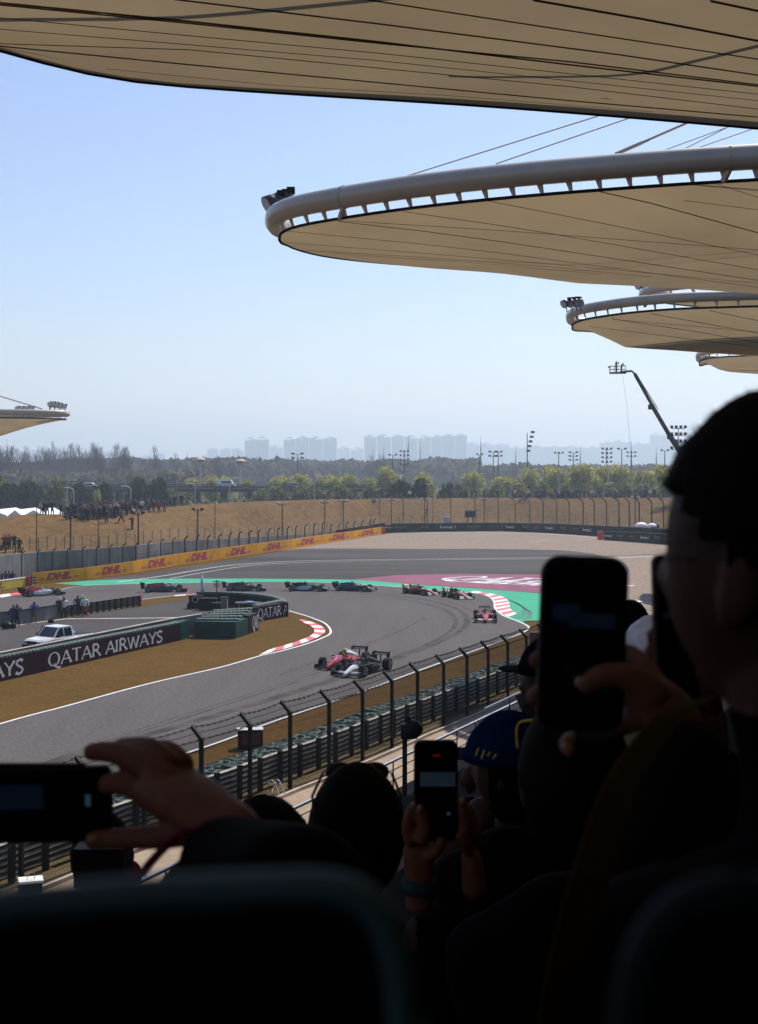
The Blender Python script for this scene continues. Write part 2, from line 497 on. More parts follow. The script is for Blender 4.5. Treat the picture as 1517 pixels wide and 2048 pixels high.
sheet('green_verge', smooth(gl([(108, 1166.5), (200, 1160), (330, 1157.5), (450, 1157), (600, 1158), (720, 1160), (820, 1168), (950, 1176.5), (1075, 1186), (1130, 1192)]), 3) + gl([(1160, 1220), (1120, 1240), (1052, 1241), (1040, 1246), (1000, 1235), (960, 1205), (850, 1185), (640, 1172), (300, 1172), (180, 1174)]), M['green'], -.014)
sheet('painted_panel', gl([(704, 1158.5), (793, 1150), (915, 1147.5), (1073, 1148.5), (1200, 1152), (1230, 1197), (1130, 1191), (1075, 1185), (950, 1175.5), (820, 1167)]), M['magenta'], -.018)
track = sheet('track', left_far + outer + gl([(-900, 1850), (-900, 1400), (-600, 1290)]), M['asphalt'], 0.0)

inner = smooth(gl([(-400, 1570), (0, 1448), (130, 1413), (300, 1367), (440, 1335), (520, 1312), (560, 1303), (610, 1289), (645, 1276), (662, 1265), (652, 1248), (625, 1236), (600, 1228), (568, 1219)]), 5)
inner2 = gl([(520, 1200), (492, 1188), (470, 1187), (420, 1186.5), (370, 1189), (283, 1199)])
sheet('infield_grass', inner + inner2 + gl([(190, 1212), (0, 1243), (-400, 1310)]), M['grass'], .008)
sheet('service_road', gl([(-500, 1300), (0, 1254), (135, 1236), (200, 1222), (285, 1214), (330, 1207), (385, 1200), (470, 1212), (480, 1218), (442, 1226), (376, 1238), (0, 1312), (-400, 1400)]), M['service'], .014)

# white lines, all children of the track
def line(pts, wdt, z=.006, m='white_paint'):
    return strip('white_line', pts, wdt, M[m], z, track)
line(outer[12:], .17)
line(outer[:18], .12)
line(inner, .17, .013)
line(inner2[:2], .15, .013)
line(inner2[3:], .14, .013)
line(gl([(0, 1195), (40, 1188)]) + gl([(125, 1178)]), .12)
lA = smooth(gl([(235, 1164), (330, 1151), (400, 1139), (465, 1130), (548, 1124), (647, 1120.5), (850, 1117.8), (1050, 1115.5), (1305, 1113)]), 4)
strip('painted_line', lA, .24, M['white_paint'], -.010)['kind'] = 'structure'
lB = smooth(gl([(340, 1157), (395, 1147), (449, 1138), (508, 1130), (581, 1125.8), (680, 1122.3), (850, 1119.6), (1100, 1117.4), (1200, 1118)]), 4)
strip('painted_line', lB, .16, M['white_paint'], -.009)['kind'] = 'structure'
strip('gravel_path', gl([(1196, 1117), (1305, 1113.5), (1500, 1110)]), .8, M['light_concrete'], -.02)['kind'] = 'structure'
strip('concrete_apron', gl([(765, 1066), (950, 1064.5), (1080, 1066.5), (1195, 1075)]), 1.0, M['light_concrete'], -.021)['kind'] = 'structure'
strip('gravel_path', gl([(1060, 1083), (1120, 1078.5), (1200, 1077.5)]), .5, M['light_concrete'], -.019)['kind'] = 'structure'
strip('service_line', gl([(135, 1238), (250, 1237), (400, 1235)]), .55, M['light_concrete'], .02)['kind'] = 'structure'
strip('wall_footing', gl([(0, 1256), (60, 1247), (135, 1237.5)]), .4, M['light_concrete'], .021)['kind'] = 'structure'

# tyre marks: thin dark rubber sheets on the green verge
rub = mat('rubber_marks', (.02, .08, .06), .8, .3, 2)
for k in range(7):
    pts = smooth(gl([(1012 + k * 2.5, 1197 + k), (1033 + k * 3, 1205 + k * 2), (1045 + k * 3.2, 1215 + k * 2), (1042 + k * 3, 1226 + k * 2), (1024 + k * 4, 1235 + k * .8)]), 4)
    strip('tyre_mark', pts, .07 + .03 * (k % 3), rub, -.008, None)['kind'] = 'structure'

# kerbs: each painted block is its own piece -----------------------
def kerb(label_name, a, b, n, first_white=True, z0=0.0, h=.06):
    root = bpy.data.objects.new(label_name, None); COL.objects.link(root); root['kind'] = 'structure'
    root.location = (a[0] + b[0]) / 2; root.location.z = 0
    for i in range(n):
        t0, t1 = i / n + .0012, (i + 1) / n - .0012
        p = [polyline_at(a, t0), polyline_at(a, t1), polyline_at(b, t1), polyline_at(b, t0)]
        mb = MB()
        lo = [V((q.x, q.y, z0)) for q in p]
        hi = [V((p[0].x, p[0].y, z0 + h * .4)), V((p[1].x, p[1].y, z0 + h * .4)), V((p[2].x, p[2].y, z0 + h)), V((p[3].x, p[3].y, z0 + h))]
        mb.hexa(lo, hi)
        mb.build('kerb_block', M['white_paint'] if (i % 2 == 0) == first_white else M['red_paint'], root)
    return root
kerb('inner_kerb', smooth(gl([(518, 1311), (560, 1301), (606, 1287), (636, 1275), (651, 1264), (645, 1254), (628, 1246), (604, 1239)]), 5),
     smooth(gl([(538, 1301.5), (556, 1296), (590, 1286), (618, 1275), (629, 1266), (626, 1256), (611, 1248), (598, 1242)]), 5), 14, z0=.014)
kerb('outer_kerb', smooth(gl([(936, 1185), (961, 1188), (981, 1194), (990, 1204), (992, 1217), (1003, 1227.5), (1018, 1234)]), 5),
     smooth(gl([(950, 1183), (987, 1189), (1011, 1197), (1019, 1207), (1020, 1217), (1026, 1223), (1034, 1229)]), 5), 15, z0=.003)
kerb('left_kerb', gl([(-120, 1209), (0, 1196), (40, 1189), (70, 1185.5)]), gl([(-120, 1203), (0, 1191), (40, 1185), (70, 1182.5)]), 7, z0=.003)
kerb('mid_kerb', gl([(350, 1191), (400, 1187.5), (470, 1186), (490, 1187.5)]), gl([(350, 1193.5), (400, 1189.8), (468, 1188.6), (486, 1190)]), 6, z0=.014)

skid = mat('skid_rubber', (.080, .072, .069), .9, .35, .6, spec=.03)
for k, (pts, wd) in enumerate((([(150, 1182), (400, 1178), (640, 1180), (800, 1192), (900, 1212), (935, 1240), (900, 1275), (760, 1330), (560, 1395), (300, 1470), (-50, 1570)], .5), ([(150, 1184), (400, 1180), (640, 1183), (790, 1196), (880, 1216), (912, 1242), (880, 1277), (740, 1332), (540, 1397), (280, 1472), (-50, 1566)], .4),
    ([(640, 1175), (780, 1183), (880, 1198), (945, 1222), (985, 1243)], .25), ([(560, 1350), (700, 1300), (800, 1262), (850, 1235)], .2), ([(200, 1490), (420, 1420), (600, 1362)], .2), ([(60, 1535), (300, 1452), (520, 1382), (700, 1325)], .15))):
    strip('skid_mark', smooth(gl(pts), 5), wd, skid, .0025 + .0004 * k)['kind'] = 'structure'
# ground lettering on the painted panel
mb = MB()
def fpanel(x0, y0, x1, y1, x2, y2, wd):
    a, b, c = G(x0, y0), G(x1, y1), G(x2, y2)
    U = (b - a) / wd; W = (c - a)
    return lambda q: V(((a + U * q[0] + W * q[1]).x, (a + U * q[0] + W * q[1]).y, -.006))
qatar(mb, 'QATAR', fpanel(868, 1158.0, 1118, 1167.5, 940, 1151.8, 4.4), thick=.17)
qatar(mb, 'AIRWAYS', fpanel(902, 1163.5, 1180, 1176, 990, 1159.5, 5.6), thick=.2)
lt = mb.build('panel_lettering', M['print_white']); lt['kind'] = 'structure'

# ---------------------------------------------------------------- embankment
def interp(x, tab):
    for (a, va), (b, vb) in zip(tab, tab[1:]):
        if x <= b or (b, vb) == tab[-1]:
            t = max(0, min(1, (x - a) / (b - a))) if b > a else 0
            return va + (vb - va) * t
DB = [(-700, 1275), (-100, 1188), (65, 1166), (174, 1155), (277, 1143), (350, 1130), (437, 1118), (500, 1108), (576, 1097), (645, 1085), (706, 1076), (765, 1066.5), (950, 1060.5), (1080, 1062), (1195, 1069), (1360, 1080), (1600, 1100)]   # ground row of the walls, by column
def wallY(x): return HC * F / (interp(x, DB) - YH)
WH = [(-700, 3.6), (65, 3.45), (350, 3.2), (676, 1.7), (765, 1.2), (1600, 1.1)]   # height of the ground held behind the wall
CREST = [(-700, 165, 1055), (0, 185, 1037), (33, 187, 1030), (82, 190, 1028), (130, 193, 1030), (190, 197, 1027), (257, 206, 1021), (330, 222, 1013.5), (366, 228, 1011), (500, 246, 1003), (680, 284, 998), (765, 302, 997), (850, 312, 997), (950, 320, 996), (1200, 312, 995), (1340, 305, 995), (1600, 300, 994)]
def crest(x):
    Y = interp(x, [(a, b) for a, b, c in CREST]); py = interp(x, [(a, c) for a, b, c in CREST])
    return V(((x - CX) * Y / F, Y, HC - (py - YH) * Y / F))
def hill_pt(x, t):
    "t 0 at the wall, 1 on the crest, 2 at the back foot"
    Yw = wallY(x) + .35; c = crest(x); h0 = interp(x, WH) - .15
    if t <= 1:
        Y = Yw + (c.y - Yw) * t
        s = max(0, (t - .16) / .84); s = s * s * (3 - 2 * s)
        z = h0 + (c.z - h0) * s + .28 * math.sin(x * .021 + t * 5) * math.sin(math.pi * t) + .15 * math.sin(x * .05 + 1) * math.sin(math.pi * t)
    else:
        Y = c.y + (t - 1) * 40; s = (t - 1); s = s * s * (3 - 2 * s)
        z = c.z * (1 - s) - .1 * s
    return V(((x - CX) * Y / F, Y, z))
cols = list(range(-700, 1620, 20)); T = [i / 14 for i in range(15)] + [1.1, 1.3, 1.6, 2]
mb = MB()
for x in cols:
    for t in T: mb.v.append(tuple(hill_pt(x, t)))
n = len(T)
for i in range(len(cols) - 1):
    for k in range(n - 1):
        mb.f.append([i * n + k, (i + 1) * n + k, (i + 1) * n + k + 1, i * n + k + 1]); mb.m.append(0)
tag(mb.build('embankment', M['hill'], smooth=True), kind='structure')
def hill_at(x, py):
    "walk up the slope until the photo row is met"
    best = None
    for i in range(201):
        p = hill_pt(x, i / 200)
        r = YH + (HC - p.z) * F / p.y
        if best is None or abs(r - py) < best[0]: best = (abs(r - py), p)
    return best[1]

# ---------------------------------------------------------------- retaining wall, boards, posts
wallpts = [G(x, interp(x, DB)) for x in range(-300, 700, 25)]
wall = thing('retaining_wall', 'long weathered grey concrete wall behind the yellow boards, below the grass slope', 'wall', wallpts[0])
prev = 0
for i in range(len(wallpts) - 1):
    mb = MB()
    a, b = wallpts[i], wallpts[i + 1]
    ha, hb = interp(-300 + 25 * i, WH), interp(-275 + 25 * i, WH)
    d = (b - a).normalized(); nrm = V((-d.y, d.x, 0)); g = d * .025
    mb.hexa([a + g, b - g, b - g + nrm * .3, a + g + nrm * .3], [a + g + V((0, 0, ha)), b - g + V((0, 0, hb)), b - g + nrm * .3 + V((0, 0, hb)), a + g + nrm * .3 + V((0, 0, ha))])
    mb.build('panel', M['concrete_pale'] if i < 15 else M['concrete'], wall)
mb = MB()
mb.loft([[p + V((-.02 * 0, .04, 0)), p + V((0, .26, 0)), p + V((0, .26, interp(-300 + 25 * i, WH) - .1)), p + V((0, .04, interp(-300 + 25 * i, WH) - .1))] for i, p in enumerate(wallpts)])
mb.build('core', M['steel_dark'], wall)

DHLT = text_polys('DHL', .075)
DHB = [(65, 1168), (174, 1158), (266, 1146.5), (355, 1131.5), (437, 1119.5), (512, 1108.5), (581, 1098), (646, 1087), (706, 1078), (764, 1068.5)]
DHH = [1.22, 1.32, 1.45, 1.55, 1.6, 1.6, 1.55, 1.5, 1.45, 1.45]
def board(name, label, cat, group, a, b, ha, hb, face, logo, thick=.14, lipmat=None):
    d = (b - a); L = d.length; d.normalize(); nrm = V((-d.y, d.x, 0))     # nrm points away from the viewer
    r = thing(name, label, cat, a, 0, group)
    mb = MB(); g = d * .02
    up = V((0, 0, 1))
    mb.hexa([a + g, b - g, b - g + nrm * thick, a + g + nrm * thick], [a + g + up * ha, b - g + up * hb, b - g + nrm * thick + up * hb, a + g + nrm * thick + up * ha])
    mb.build('panel', face, r)
    def f3(q):   # q in metres along, fraction of height
        return a + d * q[0] + up * (q[1] * (ha + (hb - ha) * q[0] / L)) - nrm * .012
    logo(r, f3, L)
    return r
def dhl_logo(c0=.27, c1=.73, tp=None):
    def fn(r, f3, L):
        mb = MB(); put_text(mb, tp or DHLT, f3, L * c0, .18, L * c1, .85, L * .055)
        mb.build('lettering', M['dhl_red'], r)
        mb = MB()
        for y in (.23, .31, .39):
            for x0, x1 in ((c0 - .10 - .02, c0 - .02), (c1 + .03 + (.04 if y < .3 else .02), c1 + .14)):
                mb.quad(f3((L * x0, y)), f3((L * x1, y)), f3((L * x1, y + .045)), f3((L * x0, y + .045)))
        mb.build('print_stripe', M['dhl_red'], r)['kind'] = 'stuff'
    return fn
names = ['leftmost of the nine', 'second from the left', 'third from the left', 'fourth from the left', 'fifth and middle one', 'fourth from the right end', 'third from the right end', 'next to last at the far end', 'at the far right end by the gravel']
for i in range(9):
    board('advertising_board', 'yellow DHL board along the grey wall, ' + names[i], 'advertising board', 'yellow DHL boards along the grey wall',
          G(*DHB[i]), G(*DHB[i + 1]), DHH[i], DHH[i + 1], M['yellow'], dhl_logo(.24 if i == 0 else .3, .70 if i == 0 else .72))
a, b = G(765, 1068.4), G(768.5, 1069)
mb = MB(); mb.box(a + V((.3, .1, .7)), (.5, .5, 1.4)); tag(mb.build('board_end', M['orange']), 'small orange end block closing the far end of the yellow boards', 'end block')
# the nearer yellow barrier at the left edge
LT = text_polys('DHL', .05)
def nl(r, f3, L):
    mb = MB(); put_text(mb, LT, f3, L * .30, .2, L * .72, .78, L * .05); mb.build('lettering', M['dhl_red'], r)
ylb = board('advertising_board', 'bright yellow board at the left edge, lettered DHL, in front of the guard rail', 'advertising board', None, G(-115, 1196), G(52.3, 1173), .92, .94, mat('bright_yellow', (.66, .48, .02), .5, .1, 1), nl)
mb = MB()
a = G(-115, 1196); b = G(52.3, 1173)
mb.tube([a + V((0, .1, .98)), b + V((0, .1, 1.0))], .06)
mb.build('cap', M['white'], ylb)
end = thing('barrier_end', 'red striped crash end beside the bright yellow board', 'barrier end', G(53, 1173))
for k in range(4):
    mb = MB(); mb.box(G(55.5, 1173) + V((0, .2, .16 + .27 * k)), (.34, .5, .22)); mb.build('block', M['red'], end)
for k in range(3):
    mb = MB(); p = G(58, 1172.8) + V((0, .5, .35 + .3 * k)); mb.box(p + V((.35, 0, 0)), (.8, .12, .14)); mb.build('rail', M['rail'], end)
mb = MB(); mb.box(G(60.5, 1172) + V((0, .4, .5)), (.12, .12, 1.0)); mb.build('post', M['steel_dark'], end)

# curved-top posts in front of the wall
wf = thing('wall_fence', 'dark wire fence of bent-top posts standing in front of the long grey wall', 'fence', G(65, 1166))
postx = [43.5, 75, 105, 135, 165, 193, 220, 246, 272, 297, 322, 346, 370, 394, 416, 438, 459, 478, 499, 517, 537, 556, 575, 592, 610, 628, 645, 662, 678, 693, 708, 724, 740, 748]
prev = None
for i, x in enumerate(postx):
    y = interp(x, DB) + .8; p = G(x, y); h = 3.75 if x < 400 else 3.6 if x < 650 else 3.1
    mb = MB(); mb.tube([p, p + V((0, 0, h - .45)), p + V((.12, -.1, h - .2)), p + V((.45, -.25, h))], .075 if x < 350 else .1, 5)
    mb.build('post', M['steel_post'], wf)
    if prev:
        q, hq = prev
        mb = MB()
        for k in range(9):
            t = k / 8
            mb.tube([q + V((0, 0, hq * t * .9 + .25)), p + V((0, 0, h * t * .9 + .25))], .014, 3, False)
        for k in range(1, 5):
            a = q.lerp(p, k / 5); mb.tube([a + V((0, 0, .1)), a + V((0, 0, h * .93))], .012, 3, False)
        mb.build('wire_mesh', M['farwire'], wf)['kind'] = 'stuff'
    prev = (p, h)
# fence part-way up the slope
hf = thing('slope_fence', 'thin low wire fence running across the dry grass slope', 'fence', hill_pt(60, .2))
hx = [60 + i * 17.5 for i in range(42)] + [800 + i * 22 for i in range(25)]
prev = None
for x in hx:
    t = .17 if x < 700 else .25
    p = hill_pt(x, t); h = 1.55 if x < 700 else 2.0
    mb = MB(); mb.tube([p - V((0, 0, .1)), p + V((0, 0, h))], .035, 4); mb.build('post', M['steel_dark'], hf)
    if prev:
        mb = MB()
        for k in range(10):
            z = V((0, 0, h * k / 9 * .98 + .03)); mb.tube([prev + z, p + z], .011, 3, False)
        mb.build('wire_mesh', M['farwire'], hf)['kind'] = 'stuff'
    prev = p

# double-headed lamp poles behind the walls
lampx = [(141.6, 1033), (277, 1025), (396, 1018), (565, 1007), (650, 1003), (687, 1001), (783, 999), (849.5, 997), (969, 998), (1271, 994)]
pl = None
for i, (x, ty) in enumerate(lampx):
    base = hill_pt(x, .06)
    if x > 900: base = hill_pt(x, .1)
    h = HC - (ty - YH) * base.y / F - base.z
    r = thing('lamp_pole', 'slim dark double-headed camera pole above the wall, %s from the left' % ordn(i), 'lamp pole', base, 0, 'double-headed poles along the walls')
    mb = MB(); mb.tube([base, base + V((0, 0, h))], .10, 6); mb.build('pole', M['steel_dark'], r)
    mb = MB(); mb.tube([base + V((-.6, 0, h - .25)), base + V((.6, 0, h - .25))], .05, 4); mb.build('crossarm', M['steel_dark'], r)
    for sgn in (-1, 1):
        mb = MB(); mb.ball(base + V((sgn * .6, -.05, h)), .24, 8, 5, (1.2, 1, .8)); mb.build('lamp_head', M['steel_dark'] if x < 500 else M['print_dim'], r)
for i, (x, ty, by) in enumerate([(430.5, 976, 1085), (73.6, 1002, 1098), (197, 1025, 1092), (866, 975, 1046)]):
    base = hill_pt(x, .04); h = HC - (ty - YH) * base.y / F - base.z
    mb = MB(); mb.tube([base, base + V((0, 0, h))], .07, 6, r1=.04)
    o = mb.build('pole', M['steel_dark']); tag(o, 'tall thin plain grey pole behind the wall, %s from the left' % ordn([2, 0, 1, 3][i]), 'pole', 'plain thin poles on the slope')

# ---------------------------------------------------------------- far hoarding
T_F1 = text_polys('Formula 1', .01); T_L = text_polys('F1', .06); T_S = text_polys('Shanghai', 0.0)
def hoard(label, pts, tops, words, endmat=None, first_h=None):
    root = thing('hoarding', label, 'hoarding', G(*pts[0]))
    xs = [p[0] for p in pts]
    def yb(x): return interp(x, pts)
    def base(x): return G(x, yb(x))
    def hh(x): p = base(x); return (yb(x) - interp(x, tops)) * p.y / F
    n = int((xs[-1] - xs[0]) / 24)
    for i in range(n):
        x0, x1 = xs[0] + (xs[-1] - xs[0]) * i / n, xs[0] + (xs[-1] - xs[0]) * (i + 1) / n
        a, b = base(x0), base(x1); d = (b - a).normalized(); nr = V((-d.y, d.x, 0)); g = d * .02; up = V((0, 0, 1))
        mb = MB(); mb.hexa([a + g, b - g, b - g + nr * 1.0, a + g + nr * 1.0], [a + g + up * hh(x0), b - g + up * hh(x1), b - g + nr * 1.0 + up * hh(x1), a + g + nr * 1.0 + up * hh(x0)])
        mb.build('panel', M['navy'], root)
    for x, kind in words:
        wpx = {'F': 31 if x < 910 else 17, 'L': 17 if x < 1000 else 9, 'S': 24 if x < 960 else 12}[kind]
        a, b = base(x - wpx / 2), base(x + wpx / 2); d = (b - a); L = d.length; d.normalize(); nr = V((-d.y, d.x, 0)); H = hh(x)
        f3 = lambda q: a + d * q[0] + V((0, 0, q[1] * H)) - nr * .06
        mb = MB()
        put_text(mb, {'F': T_F1, 'L': T_L, 'S': T_S}[kind], f3, 0, .38, L, .68 if kind != 'S' else .8, L * (.0 if kind == 'F' else .12))
        mb.build('lettering', {'F': M['print_white'], 'L': M['print_red'], 'S': M['print_olive']}[kind], root)
    return root
hoard('dark hoarding lettered Formula 1 around the far side of the gravel', [(786, 1064), (950, 1062.5), (1000, 1062), (1080, 1064.5), (1150, 1068.5), (1195, 1072), (1345, 1085)],
      [(786, 1047), (1000, 1045.5), (1100, 1047), (1195, 1051), (1345, 1058)],
      [(801, 'S'), (848, 'L'), (896, 'F'), (946, 'S'), (992, 'L'), (1021, 'F'), (1050, 'S'), (1074, 'L'), (1100, 'F'), (1126, 'S'), (1151, 'L'), (1175, 'F')])
hoard('nearer dark hoarding starting at the orange block, lettered Formula 1', [(1208, 1079.5), (1240, 1081.5), (1300, 1086), (1370, 1092)], [(1208, 1063), (1300, 1066), (1370, 1070)],
      [(1217, 'F'), (1240, 'S'), (1265, 'L'), (1290, 'F'), (1315, 'S'), (1338, 'L')])
mb = MB(); p = G(1202, 1079); mb.box(p + V((0, .4, .75)), (1.0, .8, 1.5)); tag(mb.build('end_block', M['orange']), 'bright orange block closing the end of the nearer dark hoarding', 'end block')
mb = MB(); p = G(776, 1064); mb.box(p + V((0, .5, .72)), (1.7, 1.0, 1.44)); tag(mb.build('end_block', M['green_sheet']), 'dark green covered block between the yellow boards and the hoarding', 'end block')
mb = MB()
for k in range(12):
    a = G(677 + k * 8.2, 1082 - k * 1.5); mb.box(a + V((0, .9, .95)), (.85, .5, 1.9))
tag(mb.build('dark_screen', M['navy']), 'low dark screen on the wall top behind the last yellow boards', 'screen')

ff = thing('debris_fence', 'tall dark bent-top wire fence behind the far hoarding', 'fence', G(760, 1060))
prev = None
for i, x in enumerate([760, 807, 855, 902, 950.5, 997, 1031, 1060, 1087, 1114, 1139, 1167, 1189, 1213.6, 1238.5, 1259, 1279, 1304, 1328]):
    y = interp(x, [(760, 1061), (950, 1059), (1080, 1061), (1195, 1067), (1345, 1078)]); p = G(x, y); px = (y - YH) / HC
    h = (y - 996) / px
    bend = -.9 if x > 1020 else -.15
    mb = MB(); mb.tube([p, p + V((0, 0, h - 1.0)), p + V((bend * .3, 0, h - .4)), p + V((bend, 0, h))], .13 if x > 1140 else .1, 5); mb.build('post', M['steel_post'], ff)
    if prev:
        q, hq = prev; mb = MB()
        for k in range(14): mb.tube([q + V((0, 0, hq * k / 14 + .4)), p + V((0, 0, h * k / 14 + .4))], .016 if k % 4 else .03, 3, False)
        for k in range(1, 8):
            a = q.lerp(p, k / 8); mb.tube([a, a + V((0, 0, h * .93))], .012, 3, False)
        mb.build('wire_mesh', M['farwire'], ff)['kind'] = 'stuff'
    else:
        mb = MB(); mb.tube([p + V((0, 0, 3.4)), p + V((2.4, 0, .6))], .08, 4); mb.build('brace', M['steel_post'], ff)
    prev = (p, h)
# things along the far hoarding
def simple(name, label, cat, m, fn, group=None, smooth=False):
    mb = MB(); fn(mb); return tag(mb.build(name, m, smooth=smooth), label, cat, group)
p = hill_pt(893, .05)
r = thing('cabinet', 'pale grey metal cabinet standing behind the far hoarding', 'cabinet', p)
mb = MB(); mb.box(p + V((0, 0, .9)), (1.1, .6, 1.8)); mb.build('body', M['print_dim'], r)
mb = MB(); mb.box(p + V((0, 0, 1.85)), (1.25, .7, .1)); mb.build('lid', M['white'], r)
p = hill_pt(941, .06)
r = thing('screen', 'black video screen on a stand behind the far hoarding', 'screen', p)
mb = MB(); mb.box(p + V((0, 0, 2.2)), (2.3, .35, 1.3)); mb.build('panel', M['black'], r)
for s in (-.5, .5):
    mb = MB(); mb.box(p + V((s, 0, .8)), (.2, .2, 1.6)); mb.build('leg', M['steel_dark'], r)
mb = MB(); mb.box(p + V((0, 0, 2.95)), (2.4, .5, .1)); mb.build('hood', M['steel_dark'], r)
def tent(px, py, wd, h, label, n=3):
    c = G(px, py); c.z = 0; r = thing('parasol', label, 'parasol', c)
    mb = MB(); secs = []
    zt = HC - (py - YH) * c.y / F
    for j in range(5):
        a = j / 4 * math.pi / 2
        secs.append([V((c.x + wd / 2 * math.cos(a) * math.cos(t), c.y + wd / 2 * math.cos(a) * math.sin(t), zt + h * math.sin(a))) for t in [k * math.pi / 5 for k in range(10)]])
    secs[-1] = [V((c.x, c.y, zt + h))] * 10
    mb.loft(secs); mb.build('cover', M['white'], r, smooth=True)
    mb = MB(); mb.tube([V((c.x, c.y, 0)), V((c.x, c.y, zt))], .05, 5); mb.build('pole', M['steel_dark'], r)
    return r
_c = HC
def parasol(px, rim_py, Y, wd, h, label):
    c = V(((px - CX) * Y / F, Y, 0)); zt = HC - (rim_py - YH) * Y / F
    r = thing('parasol', label, 'parasol', c)
    mb = MB(); secs = []
    for j in range(5):
        a = j / 4 * math.pi / 2; rr = max(math.cos(a), .02) * wd / 2
        secs.append([V((c.x + rr * math.cos(t), c.y + rr * math.sin(t), zt + h * math.sin(a))) for t in [k * math.pi / 6 for k in range(12)]])
    mb.loft(secs); mb.build('cover', M['white'], r, smooth=True)
    mb = MB(); mb.tube([c, V((c.x, c.y, zt))], .05, 5); mb.build('pole', M['steel_dark'], r)
parasol(731, 1046, 283, 2.4, .7, 'white rounded parasol behind the last yellow board')
parasol(1283, 1053, 246, 2.4, .75, 'left white rounded parasol behind the nearer hoarding')
parasol(1304, 1053.5, 248, 1.8, .65, 'smaller white parasol right beside the larger white one by the hoarding')
def fbox(mb): p = G(1315, 1078); mb.box(p + V((0, 2, 1.2)), (1.4, .8, 2.6))
simple('kiosk', 'dark upright box beside the white parasols behind the hoarding', 'kiosk', M['navy'], fbox)

# ---------------------------------------------------------------- near infield barrier
def tyre_top(mb, quad, nu, nv, h=.16):
    "rows of rounded net-covered tyres over a quadrilateral"
    a, b, c, d = quad
    for i in range(nu):
        for j in range(nv):
            u, v_ = (i + .5) / nu, (j + .5) / nv
            p = a.lerp(b, u).lerp(d.lerp(c, u), v_)
            r = ((b - a).length / nu + (d - a).length / nv) / 4 * 1.05
            n = 7; o = []
            for (rr, z) in ((r, -h * .5), (r * .98, h * .35), (r * .72, h * .8), (r * .42, h * .45), (r * .3, -h * .2)):
                o.append([p + V((rr * math.cos(t), rr * math.sin(t), z + rnd.uniform(-.015, .015))) for t in [k * 2 * math.pi / n + i for k in range(n)]])
            mb.loft(o, cap=False)
def tyre_row(parent, a, b, n, z, r, h=.22, rows=1, across=None):
    "each tyre is a part"
    for j in range(rows):
        for i in range(n):
            p = a.lerp(b, (i + .5) / n)
            if across is not None: p = p + across * ((j + .5) / rows)
            mb = MB(); m = 9; o = []
            ph = rnd.random()
            for (rr, zz) in ((r * .96, -h / 2), (r, 0), (r * .95, h * .42), (r * .75, h * .56), (r * .5, h * .36), (r * .45, -h * .1)):
                o.append([p + V((rr * math.cos(t), rr * math.sin(t), z + zz)) for t in [k * 2 * math.pi / m + ph for k in range(m)]])
            mb.loft(o, cap=False)
            mb.build('tyre', M['tyre_green'], parent, smooth=True)

QA, QB = G(-60, 1378), G(362, 1281); QC = G(379, 1276)
def qheight(t): return 1.42 + (1.28 - 1.42) * t
qb = thing('tyre_barrier', 'maroon tyre barrier lettered QATAR AIRWAYS along the grass in front of the service road', 'tyre barrier', QA)
d = (QB - QA).normalized(); nr = V((-d.y, d.x, 0)); L = (QB - QA).length
def qf(q): # metres along, fraction of height
    t = q[0] / L
    return QA + d * q[0] + V((0, 0, qheight(t) * q[1])) - nr * .012
ks = [0, .30, .62, 1.0]
for k in range(3):
    t0, t1 = ks[k], ks[k + 1]; a, b = QA.lerp(QB, t0), QA.lerp(QB, t1); g = d * .012; up = V((0, 0, 1))
    mb = MB(); mb.hexa([a + g, b - g, b - g + nr * .9, a + g + nr * .9], [a + g + up * qheight(t0), b - g + up * qheight(t1), b - g + nr * .9 + up * qheight(t1), a + g + nr * .9 + up * qheight(t0)])
    mb.build('banner', M['maroon'], qb)
def u_of(px):   # metre along the banner line seen at a photo column
    k = (px - CX) / F
    return (k * QA.y - QA.x) / (d.x - k * d.y)
u0, u1 = u_of(97), u_of(325)
sc = (u1 - u0) / 10.6
mb = MB(); qatar(mb, 'QATAR AIRWAYS', lambda q: qf((u0 + q[0] * sc, .18 + .62 * q[1])), thick=.15)
mb.build('lettering', M['print_white'], qb)
u2 = u_of(47)
mb = MB(); qatar(mb, 'QATAR AIRWAYS', lambda q: qf((u2 - 10.6 * sc + q[0] * sc, .18 + .62 * q[1])), thick=.15)
mb.build('lettering', M['print_white'], qb)
a = QA.lerp(QB, 0) + nr * .02; b = QB + nr * .02
for k in range(60):
    t0 = k / 60
    p = a.lerp(b, t0 + .008) + nr * .25
    mb = MB(); o = []; rr = .27; z = qheight(t0) + .03
    for (q, zz) in ((rr, -.06), (rr, .05), (rr * .8, .12), (rr * .5, .06), (rr * .4, -.04)):
        o.append([p + V((q * math.cos(t) * 1.1, q * math.sin(t), z + zz)) for t in [i * math.pi / 4 for i in range(8)]])
    mb.loft(o, cap=False); mb.build('tyre', M['tyre_green'], qb, smooth=True)
mb = MB(); g = nr * .45
mb.hexa([QB + d * .02, QC, QC + nr * 1.0, QB + d * .02 + nr * 1.0], [p + V((0, 0, 1.38)) for p in (QB + d * .02, QC, QC + nr * 1.0, QB + d * .02 + nr * 1.0)]); mb.build('end_cover', M['green_sheet'], qb)
